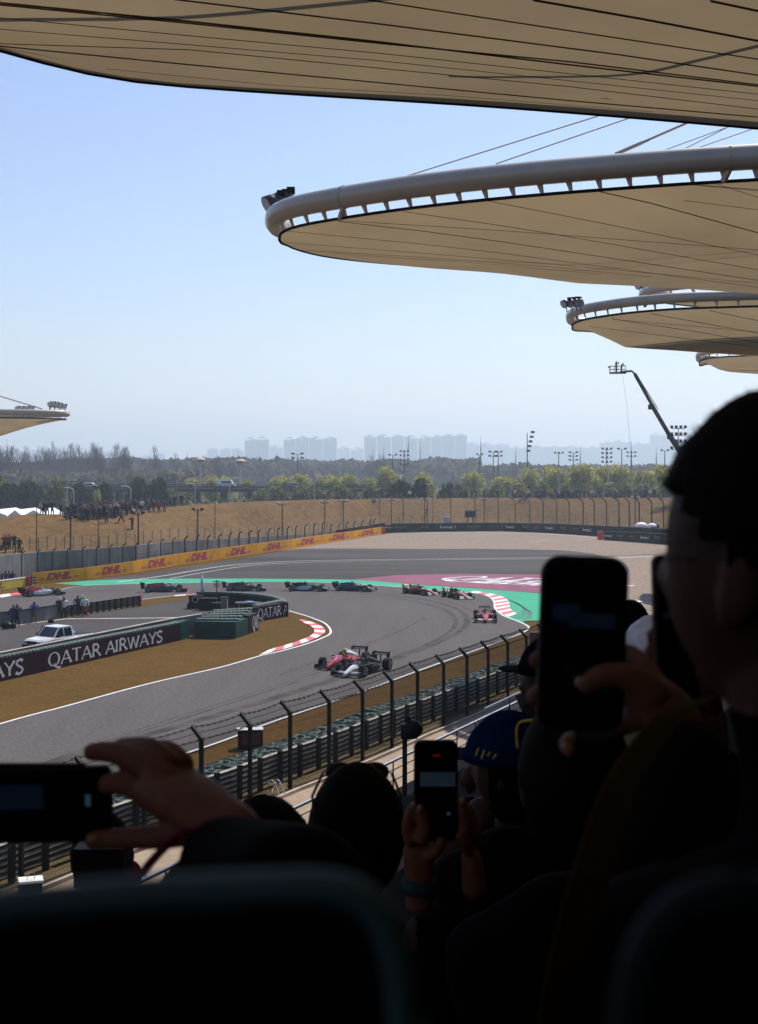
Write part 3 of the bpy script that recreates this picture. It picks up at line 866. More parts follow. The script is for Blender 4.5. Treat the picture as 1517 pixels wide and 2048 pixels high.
# concrete wall behind it
W1, W2, W3 = QA + nr * .35, QB + nr * .35, G(424, 1267.5)
cw = thing('infield_wall', 'thin grey concrete wall running behind the QATAR AIRWAYS tyre barrier', 'wall', W1)
for a, b in ((W1, W1.lerp(W2, .34)), (W1.lerp(W2, .34), W1.lerp(W2, .67)), (W1.lerp(W2, .67), W2), (W2, W3)):
    dd = (b - a).normalized(); n2 = V((-dd.y, dd.x, 0)); mb = MB(); s = nr * .75
    mb.hexa([a + s, b + s - dd * .02, b + s - dd * .02 + n2 * .22, a + s + n2 * .22], [q + V((0, 0, 1.50)) for q in (a + s, b + s - dd * .02, b + s - dd * .02 + n2 * .22, a + s + n2 * .22)])
    mb.build('panel', M['concrete'], cw)
    mb = MB(); mb.hexa([q + V((0, 0, 1.502)) for q in (a + s - n2 * .03, b + s - dd * .02 - n2 * .03, b + s - dd * .02 + n2 * .25, a + s + n2 * .25)], [q + V((0, 0, 1.55)) for q in (a + s - n2 * .03, b + s - dd * .02 - n2 * .03, b + s - dd * .02 + n2 * .25, a + s + n2 * .25)]); mb.build('cap', M['light_concrete'], cw)

# big green covered block with its tyre top
K = [G(390, 1276), G(472, 1277.5), G(497, 1268.5)]
kt = 1.27
gb = thing('covered_tyre_block', 'big dark green sheeted tyre block with a maroon QAT banner at its right end', 'tyre barrier', K[0])
back = [G(432, 1253), G(505, 1247)]
mb = MB(); lp = [K[0], K[1], K[2], back[1], back[0]]
mb.hexa(lp, [p + V((0, 0, kt)) for p in lp]); mb.build('sheet_cover', M['green_sheet'], gb)
for i in range(9):
    for j in range(5):
        u, v_ = (i + .5) / 9, (j + .5) / 5
        p = K[0].lerp(K[1], u).lerp(back[0].lerp(back[1], u), v_)
        mb = MB(); o = []; rr = .30; ph = rnd.random()
        for (q, zz) in ((rr, -.08), (rr, .05), (rr * .75, .12), (rr * .45, .05), (rr * .4, -.05)):
            o.append([p + V((q * math.cos(t), q * math.sin(t), kt + .05 + zz)) for t in [k * math.pi / 4 + ph for k in range(8)]])
        mb.loft(o, cap=False); mb.build('tyre', M['tyre_green'], gb, smooth=True)
def banner(parent, a, b, h, s, thick, word_u0, word_w, y0=.24, y1=.80, maxu=None):
    d = (b - a); L = d.length; d.normalize(); nr = V((-d.y, d.x, 0)); up = V((0, 0, 1))
    mb = MB(); mb.hexa([a, b, b + nr * .5, a + nr * .5], [a + up * h, b + up * h, b + nr * .5 + up * h, a + nr * .5 + up * h]); mb.build('banner', M['maroon'], parent)
    mb = MB(); qatar(mb, s, lambda q: a + d * (word_u0 * L + q[0] * word_w) + up * (h * (y0 + (y1 - y0) * q[1])) - nr * .015, thick=thick, maxu=maxu)
    mb.build('lettering', M['print_white'], parent)
banner(gb, G(498, 1268.5), G(517.5, 1261.5), 1.45, 'QAT', .17, .38, .62 * (G(517.5, 1261.5) - G(498, 1268.5)).length / 2.75, .2, .86)
ab = thing('tyre_barrier', 'maroon tyre barrier lettered QATAR AI ending at the tip of the infield grass', 'tyre barrier', G(505, 1246))
A1, A2 = G(503, 1247), G(568, 1234.5)
banner(ab, A1, A2, 1.27, 'QATAR AI', .12, .20, (A2 - A1).length * .775 / 4.9, .2, .84)
arm = smooth(gl([(567, 1233.5), (563, 1228), (545, 1222), (505, 1216), (450, 1212.5), (396, 1211.5)]), 3)
mb = MB(); secs = []
for i, p in enumerate(arm):
    q = arm[min(i + 1, len(arm) - 1)] - arm[max(i - 1, 0)]; q.normalize(); n2 = V((-q.y, q.x, 0)) * .45
    secs.append([p - n2, p + n2, p + n2 + V((0, 0, 1.2)), p - n2 + V((0, 0, 1.2))])
mb.loft(secs); mb.build('body', M['navy'], ab)
for i in range(42):
    p = polyline_at(arm, (i + .5) / 42); mb = MB(); o = []
    for (q, zz) in ((.34, -.06), (.34, .06), (.27, .14), (.16, .07), (.1, -.04)):
        o.append([p + V((q * math.cos(t), q * math.sin(t), 1.24 + zz)) for t in [k * math.pi / 4 for k in range(8)]])
    mb.loft(o, cap=False); mb.build('tyre', M['tyre_green'], ab, smooth=True)
a2, b2 = G(510, 1243), G(562, 1232)
for i in range(16):
    p = a2.lerp(b2, i / 15) + V((0, .3, 0)); mb = MB(); o = []
    for (q, zz) in ((.3, -.06), (.3, .05), (.22, .12), (.12, .05)):
        o.append([p + V((q * math.cos(t), q * math.sin(t), 1.3 + zz)) for t in [k * math.pi / 4 for k in range(8)]])
    mb.loft(o, cap=False); mb.build('tyre', M['tyre_green'], ab, smooth=True)

# marshal post furniture inside the barrier
def cabinet(px, py, w_, h_, label, m, dep=.8, name='cabinet', extra=None):
    p = G(px, py); r = thing(name, label, name.replace('_', ' '), p)
    mb = MB(); mb.box(p + V((0, dep / 2, h_ / 2)), (w_, dep, h_)); mb.build('body', m, r)
    mb = MB(); mb.box(p + V((0, dep / 2, h_ + .03)), (w_ + .1, dep + .1, .06)); mb.build('lid', M['steel_dark'], r)
    if extra: extra(r, p)
    return r
def ring(r, p):
    mb = MB(); mb.loft([[p + V((a * math.cos(t), -.02 - b_, .85 + a * math.sin(t))) for t in [k * math.pi / 8 for k in range(16)]] for a, b_ in ((.30, 0), (.24, .01))], cap=False); mb.build('round_sign', M['print_dim'], r)
cabinet(391, 1217.5, 1.2, 1.15, 'dark cabinet with a round emblem at the end of the marshal post', M['navy'], extra=ring)
cabinet(416, 1221, 1.6, 1.05, 'dark box under the flag of the marshal post', M['black'])
cabinet(433, 1226.5, .8, .85, 'black bin under the small lamp mast', M['black'], name='bin')
cabinet(448, 1222.5, .6, 1.2, 'grey concrete pillar at the opening of the marshal post', M['concrete'], name='pillar')
def brd(r, p):
    mb = MB(); mb.box(p + V((0, -.03, .5)), (.2, .04, .2)); mb.build('print_mark', M['print_white'], r)
cabinet(383.5, 1217, .45, 1.0, 'dark red end board at the corner of the marshal post', M['red'], .4, 'end_board', brd)
def bl(mb): p = G(376.5, 1218.5); mb.tube([p, p + V((0, 0, .55))], .09, 8)
simple('bollard', 'short black bollard beside the dark red end board', 'bollard', M['black'], bl)
def tb(mb):
    p = G(497, 1222); mb.box(p + V((0, .4, .7)), (2.4, .9, .12)); mb.box(p + V((-.9, .4, .32)), (.1, .8, .64)); mb.box(p + V((.9, .4, .32)), (.1, .8, .64))
simple('table', 'low grey table inside the marshal post', 'table', M['concrete'], tb)
def bluecloth(mb):
    p = G(498, 1222) + V((0, .4, .80)); mb.ball(p, .3, 8, 5, (1.6, .9, .25))
simple('folded_cloth', 'light blue folded cloth lying on the grey marshal table', 'cloth', mat('pale_blue', (.25, .42, .75), .7, .2, 3), bluecloth)
p = G(405, 1215)
fl = thing('rolled_flag', 'rolled white flag standing upright on the marshal post', 'flag', p)
mb = MB(); mb.tube([p + V((0, 0, .9)), p + V((0, 0, 3.1))], .02, 5); mb.build('pole', M['steel_dark'], fl)
mb = MB(); mb.tube([p + V((0, 0, 1.45)), p + V((.02, 0, 1.8)), p + V((-.02, 0, 2.4)), p + V((0, 0, 3.0))], [.16, .2, .15, .05], 8); mb.build('cloth', mat('flag_white', (.6, .6, .72), .7, .15, 4), fl, smooth=True)
p = G(434, 1216)
lm = thing('lamp_mast', 'small dark lamp mast with three cross bars beside the rolled flag', 'lamp mast', p)
mb = MB(); mb.tube([p, p + V((0, 0, 2.6))], .05, 5); mb.build('pole', M['steel_dark'], lm)
for k in range(3):
    mb = MB(); mb.box(p + V((0, 0, 2.0 + .22 * k)), (.5 + .1 * k, .15, .08)); mb.build('crossbar', M['steel_dark'], lm)

# ---------------------------------------------------------------- left wall and guard rail with photographers
wl = thing('pit_wall', 'low stained concrete wall where the photographers lean, left edge', 'wall', G(-120, 1272))
pts = gl([(-260, 1291), (-120, 1272), (0, 1254), (45, 1248.5), (90, 1241.5), (128, 1235)])
for a, b in zip(pts, pts[1:]):
    dd = (b - a).normalized(); n2 = V((-dd.y, dd.x, 0)) * .3; mb = MB(); b = b - dd * .03
    mb.hexa([a, b, b + n2, a + n2], [q + V((0, 0, 1.12)) for q in (a, b, b + n2, a + n2)]); mb.build('panel', M['concrete'], wl)
    mb = MB(); mb.hexa([q + V((0, 0, 1.123)) for q in (a - n2 * .2, b - n2 * .2, b + n2 * 1.2, a + n2 * 1.2)], [q + V((0, 0, 1.2)) for q in (a - n2 * .2, b - n2 * .2, b + n2 * 1.2, a + n2 * 1.2)]); mb.build('cap', M['steel_dark'], wl)
def guard_rail(label, a, b, nrails, h, nposts, side, z0=.12, post_m='steel_dark', rail_m='rail', panel_thick=.05, wide=.6, gap_back=.22, group=None):
    r = thing('guard_rail', label, 'guard rail', a, 0, group)
    d = (b - a); L = d.length; d.normalize(); nr = V((-d.y, d.x, 0)) * side
    pitch = (h - z0) / nrails
    for k in range(nrails):
        z = z0 + pitch * (k + .5); mb = MB(); hh = pitch * wide
        sec = lambda p: [p + V((0, 0, z - hh / 2)), p + nr * panel_thick + V((0, 0, z - hh / 3)), p + V((0, 0, z - hh / 8)), p + V((0, 0, z + hh / 8)), p + nr * panel_thick + V((0, 0, z + hh / 3)), p + V((0, 0, z + hh / 2)), p - nr * .02 + V((0, 0, z + hh / 2)), p - nr * .02 + V((0, 0, z - hh / 2))]
        mb.loft([sec(a), sec(b)]); mb.build('rail', M[rail_m], r)
    for k in range(nposts + 1):
        p = a.lerp(b, k / nposts) - nr * gap_back * .6; mb = MB()
        mb.box(p + V((0, 0, (h + .03) / 2)), (.12, gap_back * .9, h + .03), math.atan2(d.y, d.x)); mb.build('post', M[post_m], r)
    return r
guard_rail('dark slatted guard rail behind the marshals, ending in a red board', G(129, 1235), G(276, 1213), 4, 1.0, 12, 1, rail_m='rail_dark', wide=.9)
p = G(279.5, 1212.5)
mb = MB(); mb.box(p + V((0, .1, .52)), (.34, .4, 1.02)); tag(mb.build('end_board', M['red']), 'upright red end board closing the slatted guard rail', 'end board')
def kit(mb): p = G(102, 1246); mb.box(p + V((0, 0, .13)), (.45, .3, .26)); mb.tube([p + V((-.2, 0, .26)), p + V((0, 0, .36)), p + V((.2, 0, .26))], .02, 4)
simple('kit_bag', 'small black kit bag on the ground beside the low wall', 'bag', M['black'], kit)
def kit2(mb): p = G(13, 1258); mb.ball(p + V((0, 0, .3)), .5, 8, 5, (1, .8, .65)); mb.ball(p + V((.5, .1, .25)), .3, 8, 5, (1, .8, .8))
simple('camera_case', 'black heaped camera case at the foot of the low wall, left edge', 'case', M['black'], kit2)
def lsc(mb):
    for x, y in ((3, 1123), (10, 1141), (20, 1160), (27, 1134)):
        pass
# ---------------------------------------------------------------- racing cars
CACHE = {}
def shared(key, name, fn, parent, m, loc=(0, 0, 0), smooth=False, rot=None):
    "a part whose mesh is shared between alike things while its paint is its own"
    ms = m if isinstance(m, (list, tuple)) else [m]
    if key not in CACHE:
        mb = MB(); fn(mb); CACHE[key] = mb.mesh(name, [M['black']] * len(ms), smooth)
    o = obj(name, CACHE[key], parent, loc)
    for i, mm in enumerate(ms):
        o.material_slots[i].link = 'OBJECT'; o.material_slots[i].material = mm
    if rot: o.rotation_euler = rot
    return o
def paintm(name, c, rough=.3): return mat(name, c, rough, .06, 2, coat=.5)
def sec(x, w_, z0, z1, k=.6, y=0.0):
    w2 = w_ / 2; zm = (z0 + z1) / 2
    return [V((x, y - w2, z0 + (z1 - z0) * .15)), V((x, y - w2, z1 - (z1 - z0) * .35)), V((x, y - w2 * k, z1)), V((x, y + w2 * k, z1)), V((x, y + w2, z1 - (z1 - z0) * .35)), V((x, y + w2, z0 + (z1 - z0) * .15)), V((x, y + w2 * .8, z0)), V((x, y - w2 * .8, z0))]
def f_nose(mb): mb.loft([sec(1.25, .52, .22, .62), sec(1.7, .42, .22, .56), sec(2.2, .3, .18, .42), sec(2.62, .2, .14, .28)])
def f_chassis(mb): mb.loft([sec(-.35, .72, .08, .66), sec(.1, .70, .1, .66, .8), sec(.7, .62, .14, .66), sec(1.26, .53, .2, .62)])
def f_cover(mb):
    mb.loft([sec(.02, .34, .6, .98, .5), sec(-.35, .42, .5, 1.0, .4), sec(-.9, .46, .35, .86, .3), sec(-1.5, .34, .3, .68, .3), sec(-2.05, .2, .28, .48, .3)])
    mb.hexa([V((-.6, -.012, .9)), V((-1.75, -.012, .55)), V((-1.75, .012, .55)), V((-.6, .012, .9))], [V((-.55, -.012, 1.0)), V((-1.8, -.012, .86)), V((-1.8, .012, .86)), V((-.55, .012, 1.0))])
def f_intake(mb): mb.loft([sec(.06, .26, .76, .98, .5), sec(.03, .30, .74, 1.0, .5)])
def f_pod(s):
    def fn(mb): mb.loft([sec(.62, .28, .32, .56, .7, s * .50), sec(.35, .46, .14, .62, .7, s * .52), sec(-.5, .5, .12, .58, .6, s * .46), sec(-1.2, .34, .12, .42, .5, s * .30), sec(-1.75, .16, .12, .28, .5, s * .2)])
    return fn
def f_floor(mb): mb.hexa([V(p) for p in ((1.05, -.35, .05), (.8, -.72, .05), (-1.2, -.75, .05), (-2.0, -.5, .05), (-2.0, .5, .05), (-1.2, .75, .05), (.8, .72, .05), (1.05, .35, .05))], [V((a, b, .10)) for a, b in ((1.05, -.35), (.8, -.72), (-1.2, -.75), (-2.0, -.5), (-2.0, .5), (-1.2, .75), (.8, .72), (1.05, .35))])
def f_fwing(mb):
    for x, z, c in ((2.55, .08, .34), (2.36, .14, .2)):
        for s in (-1, 1):
            mb.hexa([V((x, 0, z)), V((x - .12, s * .93, z)), V((x - .12 - c, s * .93, z + .06)), V((x - c, 0, z + .05))], [V((x, 0, z + .025)), V((x - .12, s * .93, z + .025)), V((x - .12 - c, s * .93, z + .085)), V((x - c, 0, z + .075))])
def f_flap(mb):
    for s in (-1, 1): mb.hexa([V((2.2, s * .2, .22)), V((2.12, s * .92, .26)), V((1.98, s * .92, .33)), V((2.06, s * .2, .3))], [V((2.2, s * .2, .24)), V((2.12, s * .92, .28)), V((1.98, s * .92, .35)), V((2.06, s * .2, .32))])
def f_fend(s):
    return lambda mb: mb.box((2.25, s * .945, .20), (.62, .025, .28))
def f_rwing(mb):
    mb.hexa([V((-2.15, -.5, .82)), V((-2.15, .5, .82)), V((-2.35, .5, .84)), V((-2.35, -.5, .84))], [V((-2.15, -.5, .85)), V((-2.15, .5, .85)), V((-2.35, .5, .87)), V((-2.35, -.5, .87))])
def f_rflap(mb): mb.hexa([V((-2.36, -.5, .89)), V((-2.36, .5, .89)), V((-2.46, .5, .97)), V((-2.46, -.5, .97))], [V((-2.34, -.5, .91)), V((-2.34, .5, .91)), V((-2.44, .5, .99)), V((-2.44, -.5, .99))])
def f_rend(s): return lambda mb: mb.hexa([V((-2.1, s * .5, .35)), V((-2.4, s * .5, .35)), V((-2.4, s * .53, .35)), V((-2.1, s * .53, .35))], [V((-2.1, s * .5, .95)), V((-2.58, s * .5, 1.06)), V((-2.58, s * .53, 1.06)), V((-2.1, s * .53, .95))])
def f_pylon(mb): mb.box((-2.3, 0, .62), (.12, .04, .5))
def f_halo(mb):
    mb.tube([V((-.05, -.28, .72)), V((.25, -.3, .86)), V((.55, -.2, .90)), V((.72, 0, .9)), V((.55, .2, .90)), V((.25, .3, .86)), V((-.05, .28, .72))], .035, 5)
    mb.tube([V((.72, 0, .9)), V((.95, 0, .66))], .03, 5)
def f_mirror(s): return lambda mb: (mb.box((.72, s * .5, .72), (.08, .2, .09)), mb.tube([V((.72, s * .28, .6)), V((.72, s * .45, .7))], .012, 4))
def f_cam(mb): mb.box((-.2, 0, 1.06), (.14, .22, .06)); mb.box((-.2, 0, 1.02), (.08, .04, .08))
def wheel_fn(wd, r=.375):
    def fn(mb):
        n = 18; secs = []
        for y, rr in ((-wd / 2, r * .62), (-wd / 2, r * .9), (-wd / 2 + .05, r), (wd / 2 - .05, r), (wd / 2, r * .9), (wd / 2, r * .62)):
            secs.append([V((rr * math.cos(t), y, rr * math.sin(t))) for t in [k * 2 * math.pi / n for k in range(n)]])
        mb.loft(secs)
    return fn
def rim_fn(wd, r=.36):
    def fn(mb):
        for s in (-1, 1):
            secs = [[V((rr * math.cos(t), s * y, rr * math.sin(t))) for t in [k * 2 * math.pi / 12 for k in range(12)]] for y, rr in ((wd / 2 + .004, r * .63), (wd / 2 + .012, r * .58), (wd / 2 - .03, r * .2))]
            mb.loft(secs, cap=False)
            for k in range(6):
                t = k * math.pi / 3; mb.tube([V((.05 * math.cos(t), s * (wd / 2 - .01), .05 * math.sin(t))), V((r * .6 * math.cos(t), s * (wd / 2 + .006), r * .6 * math.sin(t)))], .02, 4)
    return fn
def f_susp(x, s):
    def fn(mb):
        for dx, z in ((-.22, .42), (.25, .44), (-.2, .22), (.25, .22)):
            mb.tube([V((x + dx, s * .2, z)), V((x, s * .68, .36 if z > .3 else .26))], .018, 4)
    return fn
black_c = mat('carbon_black', (.006, .006, .007), .45, .1, 2, spec=.2)
def race_car(label, px, py, deg, c, scale=1.0, driver=None):
    base = G(px, py)
    r = thing('racing_car', label, 'racing car', (base.x, base.y, 0.006), R(deg), 'racing cars on the track')
    r.scale = (scale,) * 3
    k = lambda key: c.get(key, black_c)
    body = shared('chassis', 'chassis', f_chassis, r, k('body'))
    shared('nose', 'nose', f_nose, r, k('nose')); shared('cover', 'engine_cover', f_cover, r, k('cover'))
    shared('intake', 'air_intake', f_intake, r, black_c)
    for s in (-1, 1): shared('pod%d' % s, 'sidepod', f_pod(s), r, k('pod')); shared('mir%d' % s, 'mirror', f_mirror(s), r, k('body'))
    shared('floor', 'floor', f_floor, r, black_c)
    fw = shared('fw', 'front_wing', f_fwing, r, k('fwing')); shared('fl', 'flap', f_flap, fw, k('fflap'))
    for s in (-1, 1): shared('fe%d' % s, 'endplate', f_fend(s), fw, black_c)
    rw = shared('rw', 'rear_wing', f_rwing, r, k('rwing')); shared('rf', 'flap', f_rflap, rw, k('rflap'))
    for s in (-1, 1): shared('re%d' % s, 'endplate', f_rend(s), rw, k('rend'))
    shared('py', 'pylon', f_pylon, rw, black_c)
    shared('halo', 'halo', f_halo, r, k('halo')); shared('cam', 'roll_camera', f_cam, r, k('cam'))
    for x, wd, yy in ((1.68, .30, .80), (-1.62, .40, .78)):
        for s in (-1, 1):
            wv = shared('w%g' % wd, 'wheel', wheel_fn(wd), r, M['rubber'], (x, s * yy, .36))
            shared('rim%g' % wd, 'rim', rim_fn(wd), wv, M['steel'])
            shared('su%g%d' % (x, s), 'suspension', f_susp(x, s), r, black_c)
    if driver:
        lab, hc = driver
        dr = thing('person', lab, 'person', (base.x, base.y, 0.006), R(deg), 'drivers in the racing cars'); dr.scale = (scale,) * 3
        def f_body(mb): mb.loft([sec(.12, .5, .45, .66, .6), sec(.36, .44, .45, .64, .6)])
        shared('drv', 'body', f_body, dr, black_c)
        shared('helm', 'helmet', lambda mb: mb.ball((.2, 0, .76), .14, 12, 8, (1.1, .95, 1)), dr, hc, smooth=True)
        shared('vis', 'visor', lambda mb: mb.ball((.235, 0, .765), .125, 12, 6, (1.05, .9, .45)), dr, black_c, smooth=True)
W_ = paintm('car_white', (.62, .62, .64)); SI = paintm('car_silver', (.36, .42, .44)); RD = paintm('car_red', (.42, .008, .022)); OR = paintm('car_orange', (.62, .10, .01))
NV = paintm('car_navy', (.006, .009, .035)); YL = paintm('car_yellow', (.75, .45, .02)); DG = paintm('car_dark_green', (.003, .02, .018)); PK = paintm('car_pink', (.65, .12, .22)); BL = paintm('car_blue', (.008, .02, .10)); CY = paintm('car_cyan', (.03, .25, .24)); GY = paintm('car_grey', (.22, .24, .27)); LM = paintm('helmet_yellow', (.65, .75, .08))
race_car('white racing car with red and yellow engine cover, leftmost on the track', 82, 1191, 38, dict(body=W_, nose=NV, cover=RD, pod=W_, fflap=SI, cam=YL, halo=black_c), .9, ('driver with a white helmet in the leftmost white car', W_))
race_car('navy racing car with red and yellow engine cover and red nose', 328, 1183.5, 6, dict(body=NV, nose=RD, cover=RD, pod=NV, cam=YL, fflap=RD), .95, ('driver with a white helmet in the navy and red car', W_))
race_car('dark green racing car with a white nose above the marshal post', 489, 1181.5, 2, dict(body=DG, nose=W_, cover=DG, pod=DG), .92, ('driver with a pale helmet in the dark green car', GY))
race_car('white and grey racing car with black cover, third behind the orange pair', 614, 1181.5, -8, dict(body=black_c, nose=W_, cover=black_c, pod=SI, halo=GY, fflap=GY), .9, ('driver with a white helmet in the white and grey car', W_))
race_car('blue racing car with pink and white nose, just behind the orange pair', 708, 1181.5, -20, dict(body=BL, nose=W_, cover=BL, pod=NV, halo=PK, fwing=PK), .9, ('driver with a white helmet in the blue and pink car', W_))
race_car('orange and black racing car, the left one of the orange pair', 840, 1188, -50, dict(body=OR, nose=OR, cover=OR, pod=black_c, rwing=OR, rflap=OR, rend=OR, fwing=W_), .88, ('driver with a dark blue helmet in the left orange car', NV))
race_car('orange racing car in front, the right one of the orange pair', 914, 1195.5, -66, dict(body=OR, nose=OR, cover=black_c, pod=black_c, rflap=OR, rwing=OR, fwing=W_), .88, ('driver with a yellow helmet in the right orange car', LM))
race_car('red racing car seen head-on beside the red and white kerb', 971, 1240, -93, dict(body=RD, nose=RD, cover=RD, pod=RD, fflap=W_, halo=black_c), .98, ('driver with a white helmet in the head-on red car', W_))
race_car('red racing car half hidden behind the silver car', 690, 1331, -114, dict(body=RD, nose=RD, cover=W_, pod=RD, halo=black_c, cam=LM), 1.0, ('driver with a yellow and white helmet in the red car beside the silver one', YL))
race_car('silver and black racing car, nearest of all, beside the red one', 729, 1345, -116, dict(body=black_c, nose=W_, cover=black_c, pod=black_c, fflap=SI, fwing=black_c, halo=black_c), 1.04, ('driver with a dark helmet in the nearest silver car', GY))

# ---------------------------------------------------------------- pickup truck
def pickup():
    base = G(118, 1301); r = thing('pickup_truck', 'white double cab pickup truck parked behind the QATAR AIRWAYS barrier', 'pickup truck', (base.x, base.y, .02), R(-124))
    wm = paintm('truck_white', (.80, .80, .80)); glass = mat('dark_glass', (.02, .03, .035), .08, .1, 1)
    def B_(name, fn, m, parent=r, smooth=False):
        mb = MB(); fn(mb); return mb.build(name, m, parent, smooth, local=True)
    B_('body', lambda mb: mb.loft([[V((x, -.9, z0)), V((x, -.92, z1 - .12)), V((x, -.84, z1)), V((x, .84, z1)), V((x, .92, z1 - .12)), V((x, .9, z0))] for x, z0, z1 in ((-2.55, .5, 1.02), (-.62, .42, 1.04), (-.6, .42, 1.06), (1.05, .42, 1.06), (1.2, .45, 1.08), (2.25, .5, .98), (2.52, .5, .78))]), wm)
    B_('cabin', lambda mb: mb.loft([[V((x, -w_, 1.03)), V((x + dx, -w_ * .84, z)), V((x + dx, w_ * .84, z)), V((x, w_, 1.03))] for x, dx, z, w_ in ((-.66, .10, 1.72, .86), (-.55, .1, 1.76, .87), (.5, 0, 1.76, .87), (1.28, -.62, 1.74, .86))]), wm)
    B_('windscreen', lambda mb: mb.quad(V((1.262, -.76, 1.07)), V((1.262, .76, 1.07)), V((.71, .66, 1.70)), V((.71, -.66, 1.70))), glass)
    B_('rear_window', lambda mb: mb.quad(V((-.665, .7, 1.12)), V((-.665, -.7, 1.12)), V((-.58, -.62, 1.66)), V((-.58, .62, 1.66))), glass)
    for s in (-1, 1):
        for x0, x1, t0, t1 in ((.35, 1.1, .35, .66), (-.5, .24, -.42, .24)):
            B_('side_window', lambda mb: mb.quad(V((x0, s * .868, 1.10)), V((x1, s * .868, 1.10)), V((t1, s * .765, 1.66)), V((t0, s * .765, 1.66))), glass)
        mo = B_('mirror', lambda mb: mb.box((1.02, s * 1.03, 1.18), (.12, .2, .18)), M['black'])
        B_('headlight', lambda mb: mb.box((2.44, s * .68, .8), (.16, .36, .16)), mat('headlight', (.3, .32, .33), .15, .1, 3))
        B_('door_handle', lambda mb: mb.box((.42, s * .925, .9), (.18, .03, .04)), M['black'])
        for k in range(6): B_('check_mark', lambda mb: mb.box((-.85 - .28 * k, s * .915, .86 + (.07 if k % 2 else -.05)), (.26, .012, .11)), M['black'])
    B_('bumper', lambda mb: mb.box((2.5, 0, .48), (.2, 1.8, .32)), M['black'])
    B_('grille', lambda mb: mb.box((2.5, 0, .78), (.1, .95, .22)), M['black'])
    B_('bed', lambda mb: mb.box((-1.6, 0, 1.052), (1.75, 1.55, .02)), M['black'])
    B_('load', lambda mb: mb.ball((-1.0, .25, 1.12), .28, 8, 5, (1.2, 1, .8)), mat('truck_load', (.1, .25, .4), .6, .2, 3))
    B_('snorkel', lambda mb: mb.tube([V((1.2, -.93, 1.0)), V((.95, -.86, 1.4)), V((.75, -.80, 1.8))], .035, 5), M['black'])
    for x in (1.65, -1.6):
        for s in (-1, 1):
            wv = shared('pw', 'wheel', wheel_fn(.24, .38), r, M['rubber'], (x, s * .83, .38)); shared('pr', 'rim', rim_fn(.24, .38), wv, M['steel'])
pickup()

# ---------------------------------------------------------------- people at a distance
def pose(kind):
    A = {}
    if kind.startswith('sit'):
        lean = .08 if kind == 'sit' else -.1
        p = dict(pel=(0, 0, .12, .13), ch=(0, lean, .42, .145), nk=(0, lean - .02, .60, .06), hd=(0, lean - .04, .74, .095), hd2=(0, lean - .04, .80, .08),
                 k1=(-.16, -.38, .42, .07), f1=(-.14, -.62, .06, .05), k2=(.16, -.38, .42, .07), f2=(.16, -.66, .06, .05), s1=(-.19, lean, .52, .06), e1=(-.26, lean - .12, .32, .045), h1=(-.12, -.36, .40, .035), s2=(.19, lean, .52, .06), e2=(.26, lean - .12, .32, .045), h2=(.12, -.36, .42, .035))
    else:
        p = dict(pel=(0, 0, .92, (.15, .11)), ch=(0, 0, 1.28, (.17, .12)), nk=(0, -.01, 1.46, .055), hd=(0, -.03, 1.58, .085), hd2=(0, -.02, 1.68, .085),
                 k1=(-.10, -.02, .48, .07), f1=(-.12, 0, .06, .055), k2=(.10, -.03, .48, .07), f2=(.13, -.02, .06, .055), s1=(-.2, 0, 1.38, .06), s2=(.2, 0, 1.38, .06))
        if kind == 'stand': p.update(e1=(-.27, .02, 1.1, .045), h1=(-.27, -.06, .86, .035), e2=(.27, .02, 1.1, .045), h2=(.26, -.08, .86, .035))
        if kind == 'camera': p.update(e1=(-.28, -.16, 1.2, .045), h1=(-.08, -.28, 1.52, .04), e2=(.28, -.16, 1.2, .045), h2=(.08, -.28, 1.52, .04))
        if kind == 'hips': p.update(e1=(-.38, .06, 1.14, .045), h1=(-.2, -.06, .98, .035), e2=(.28, -.12, 1.16, .045), h2=(.04, -.24, 1.1, .035))
        if kind == 'stride': p.update(k1=(-.10, -.16, .5, .07), f1=(-.14, -.3, .08, .055), k2=(.12, .1, .5, .07), f2=(.16, .34, .1, .055), e1=(-.27, .1, 1.12, .045), h1=(-.3, -.1, .95, .035), e2=(.26, -.1, 1.14, .045), h2=(.2, -.25, .98, .035))
        if kind == 'up': p.update(e1=(-.34, -.05, 1.5, .045), h1=(-.22, -.14, 1.78, .035), e2=(.28, -.12, 1.16, .045), h2=(.08, -.25, 1.2, .035))
        if kind == 'bend': p.update(ch=(0, -.12, 1.22, (.17, .12)), nk=(0, -.22, 1.36, .055), hd=(0, -.28, 1.44, .085), hd2=(0, -.3, 1.53, .085), s1=(-.2, -.14, 1.30, .06), s2=(.2, -.14, 1.30, .06), e1=(-.26, -.3, 1.12, .045), h1=(-.1, -.5, 1.1, .035), e2=(.26, -.3, 1.12, .045), h2=(.1, -.5, 1.12, .035))
    e = [('pel', 'ch'), ('ch', 'nk'), ('nk', 'hd'), ('hd', 'hd2'), ('pel', 'k1'), ('k1', 'f1'), ('pel', 'k2'), ('k2', 'f2'), ('ch', 's1'), ('s1', 'e1'), ('e1', 'h1'), ('ch', 's2'), ('s2', 'e2'), ('e2', 'h2')]
    return p, e
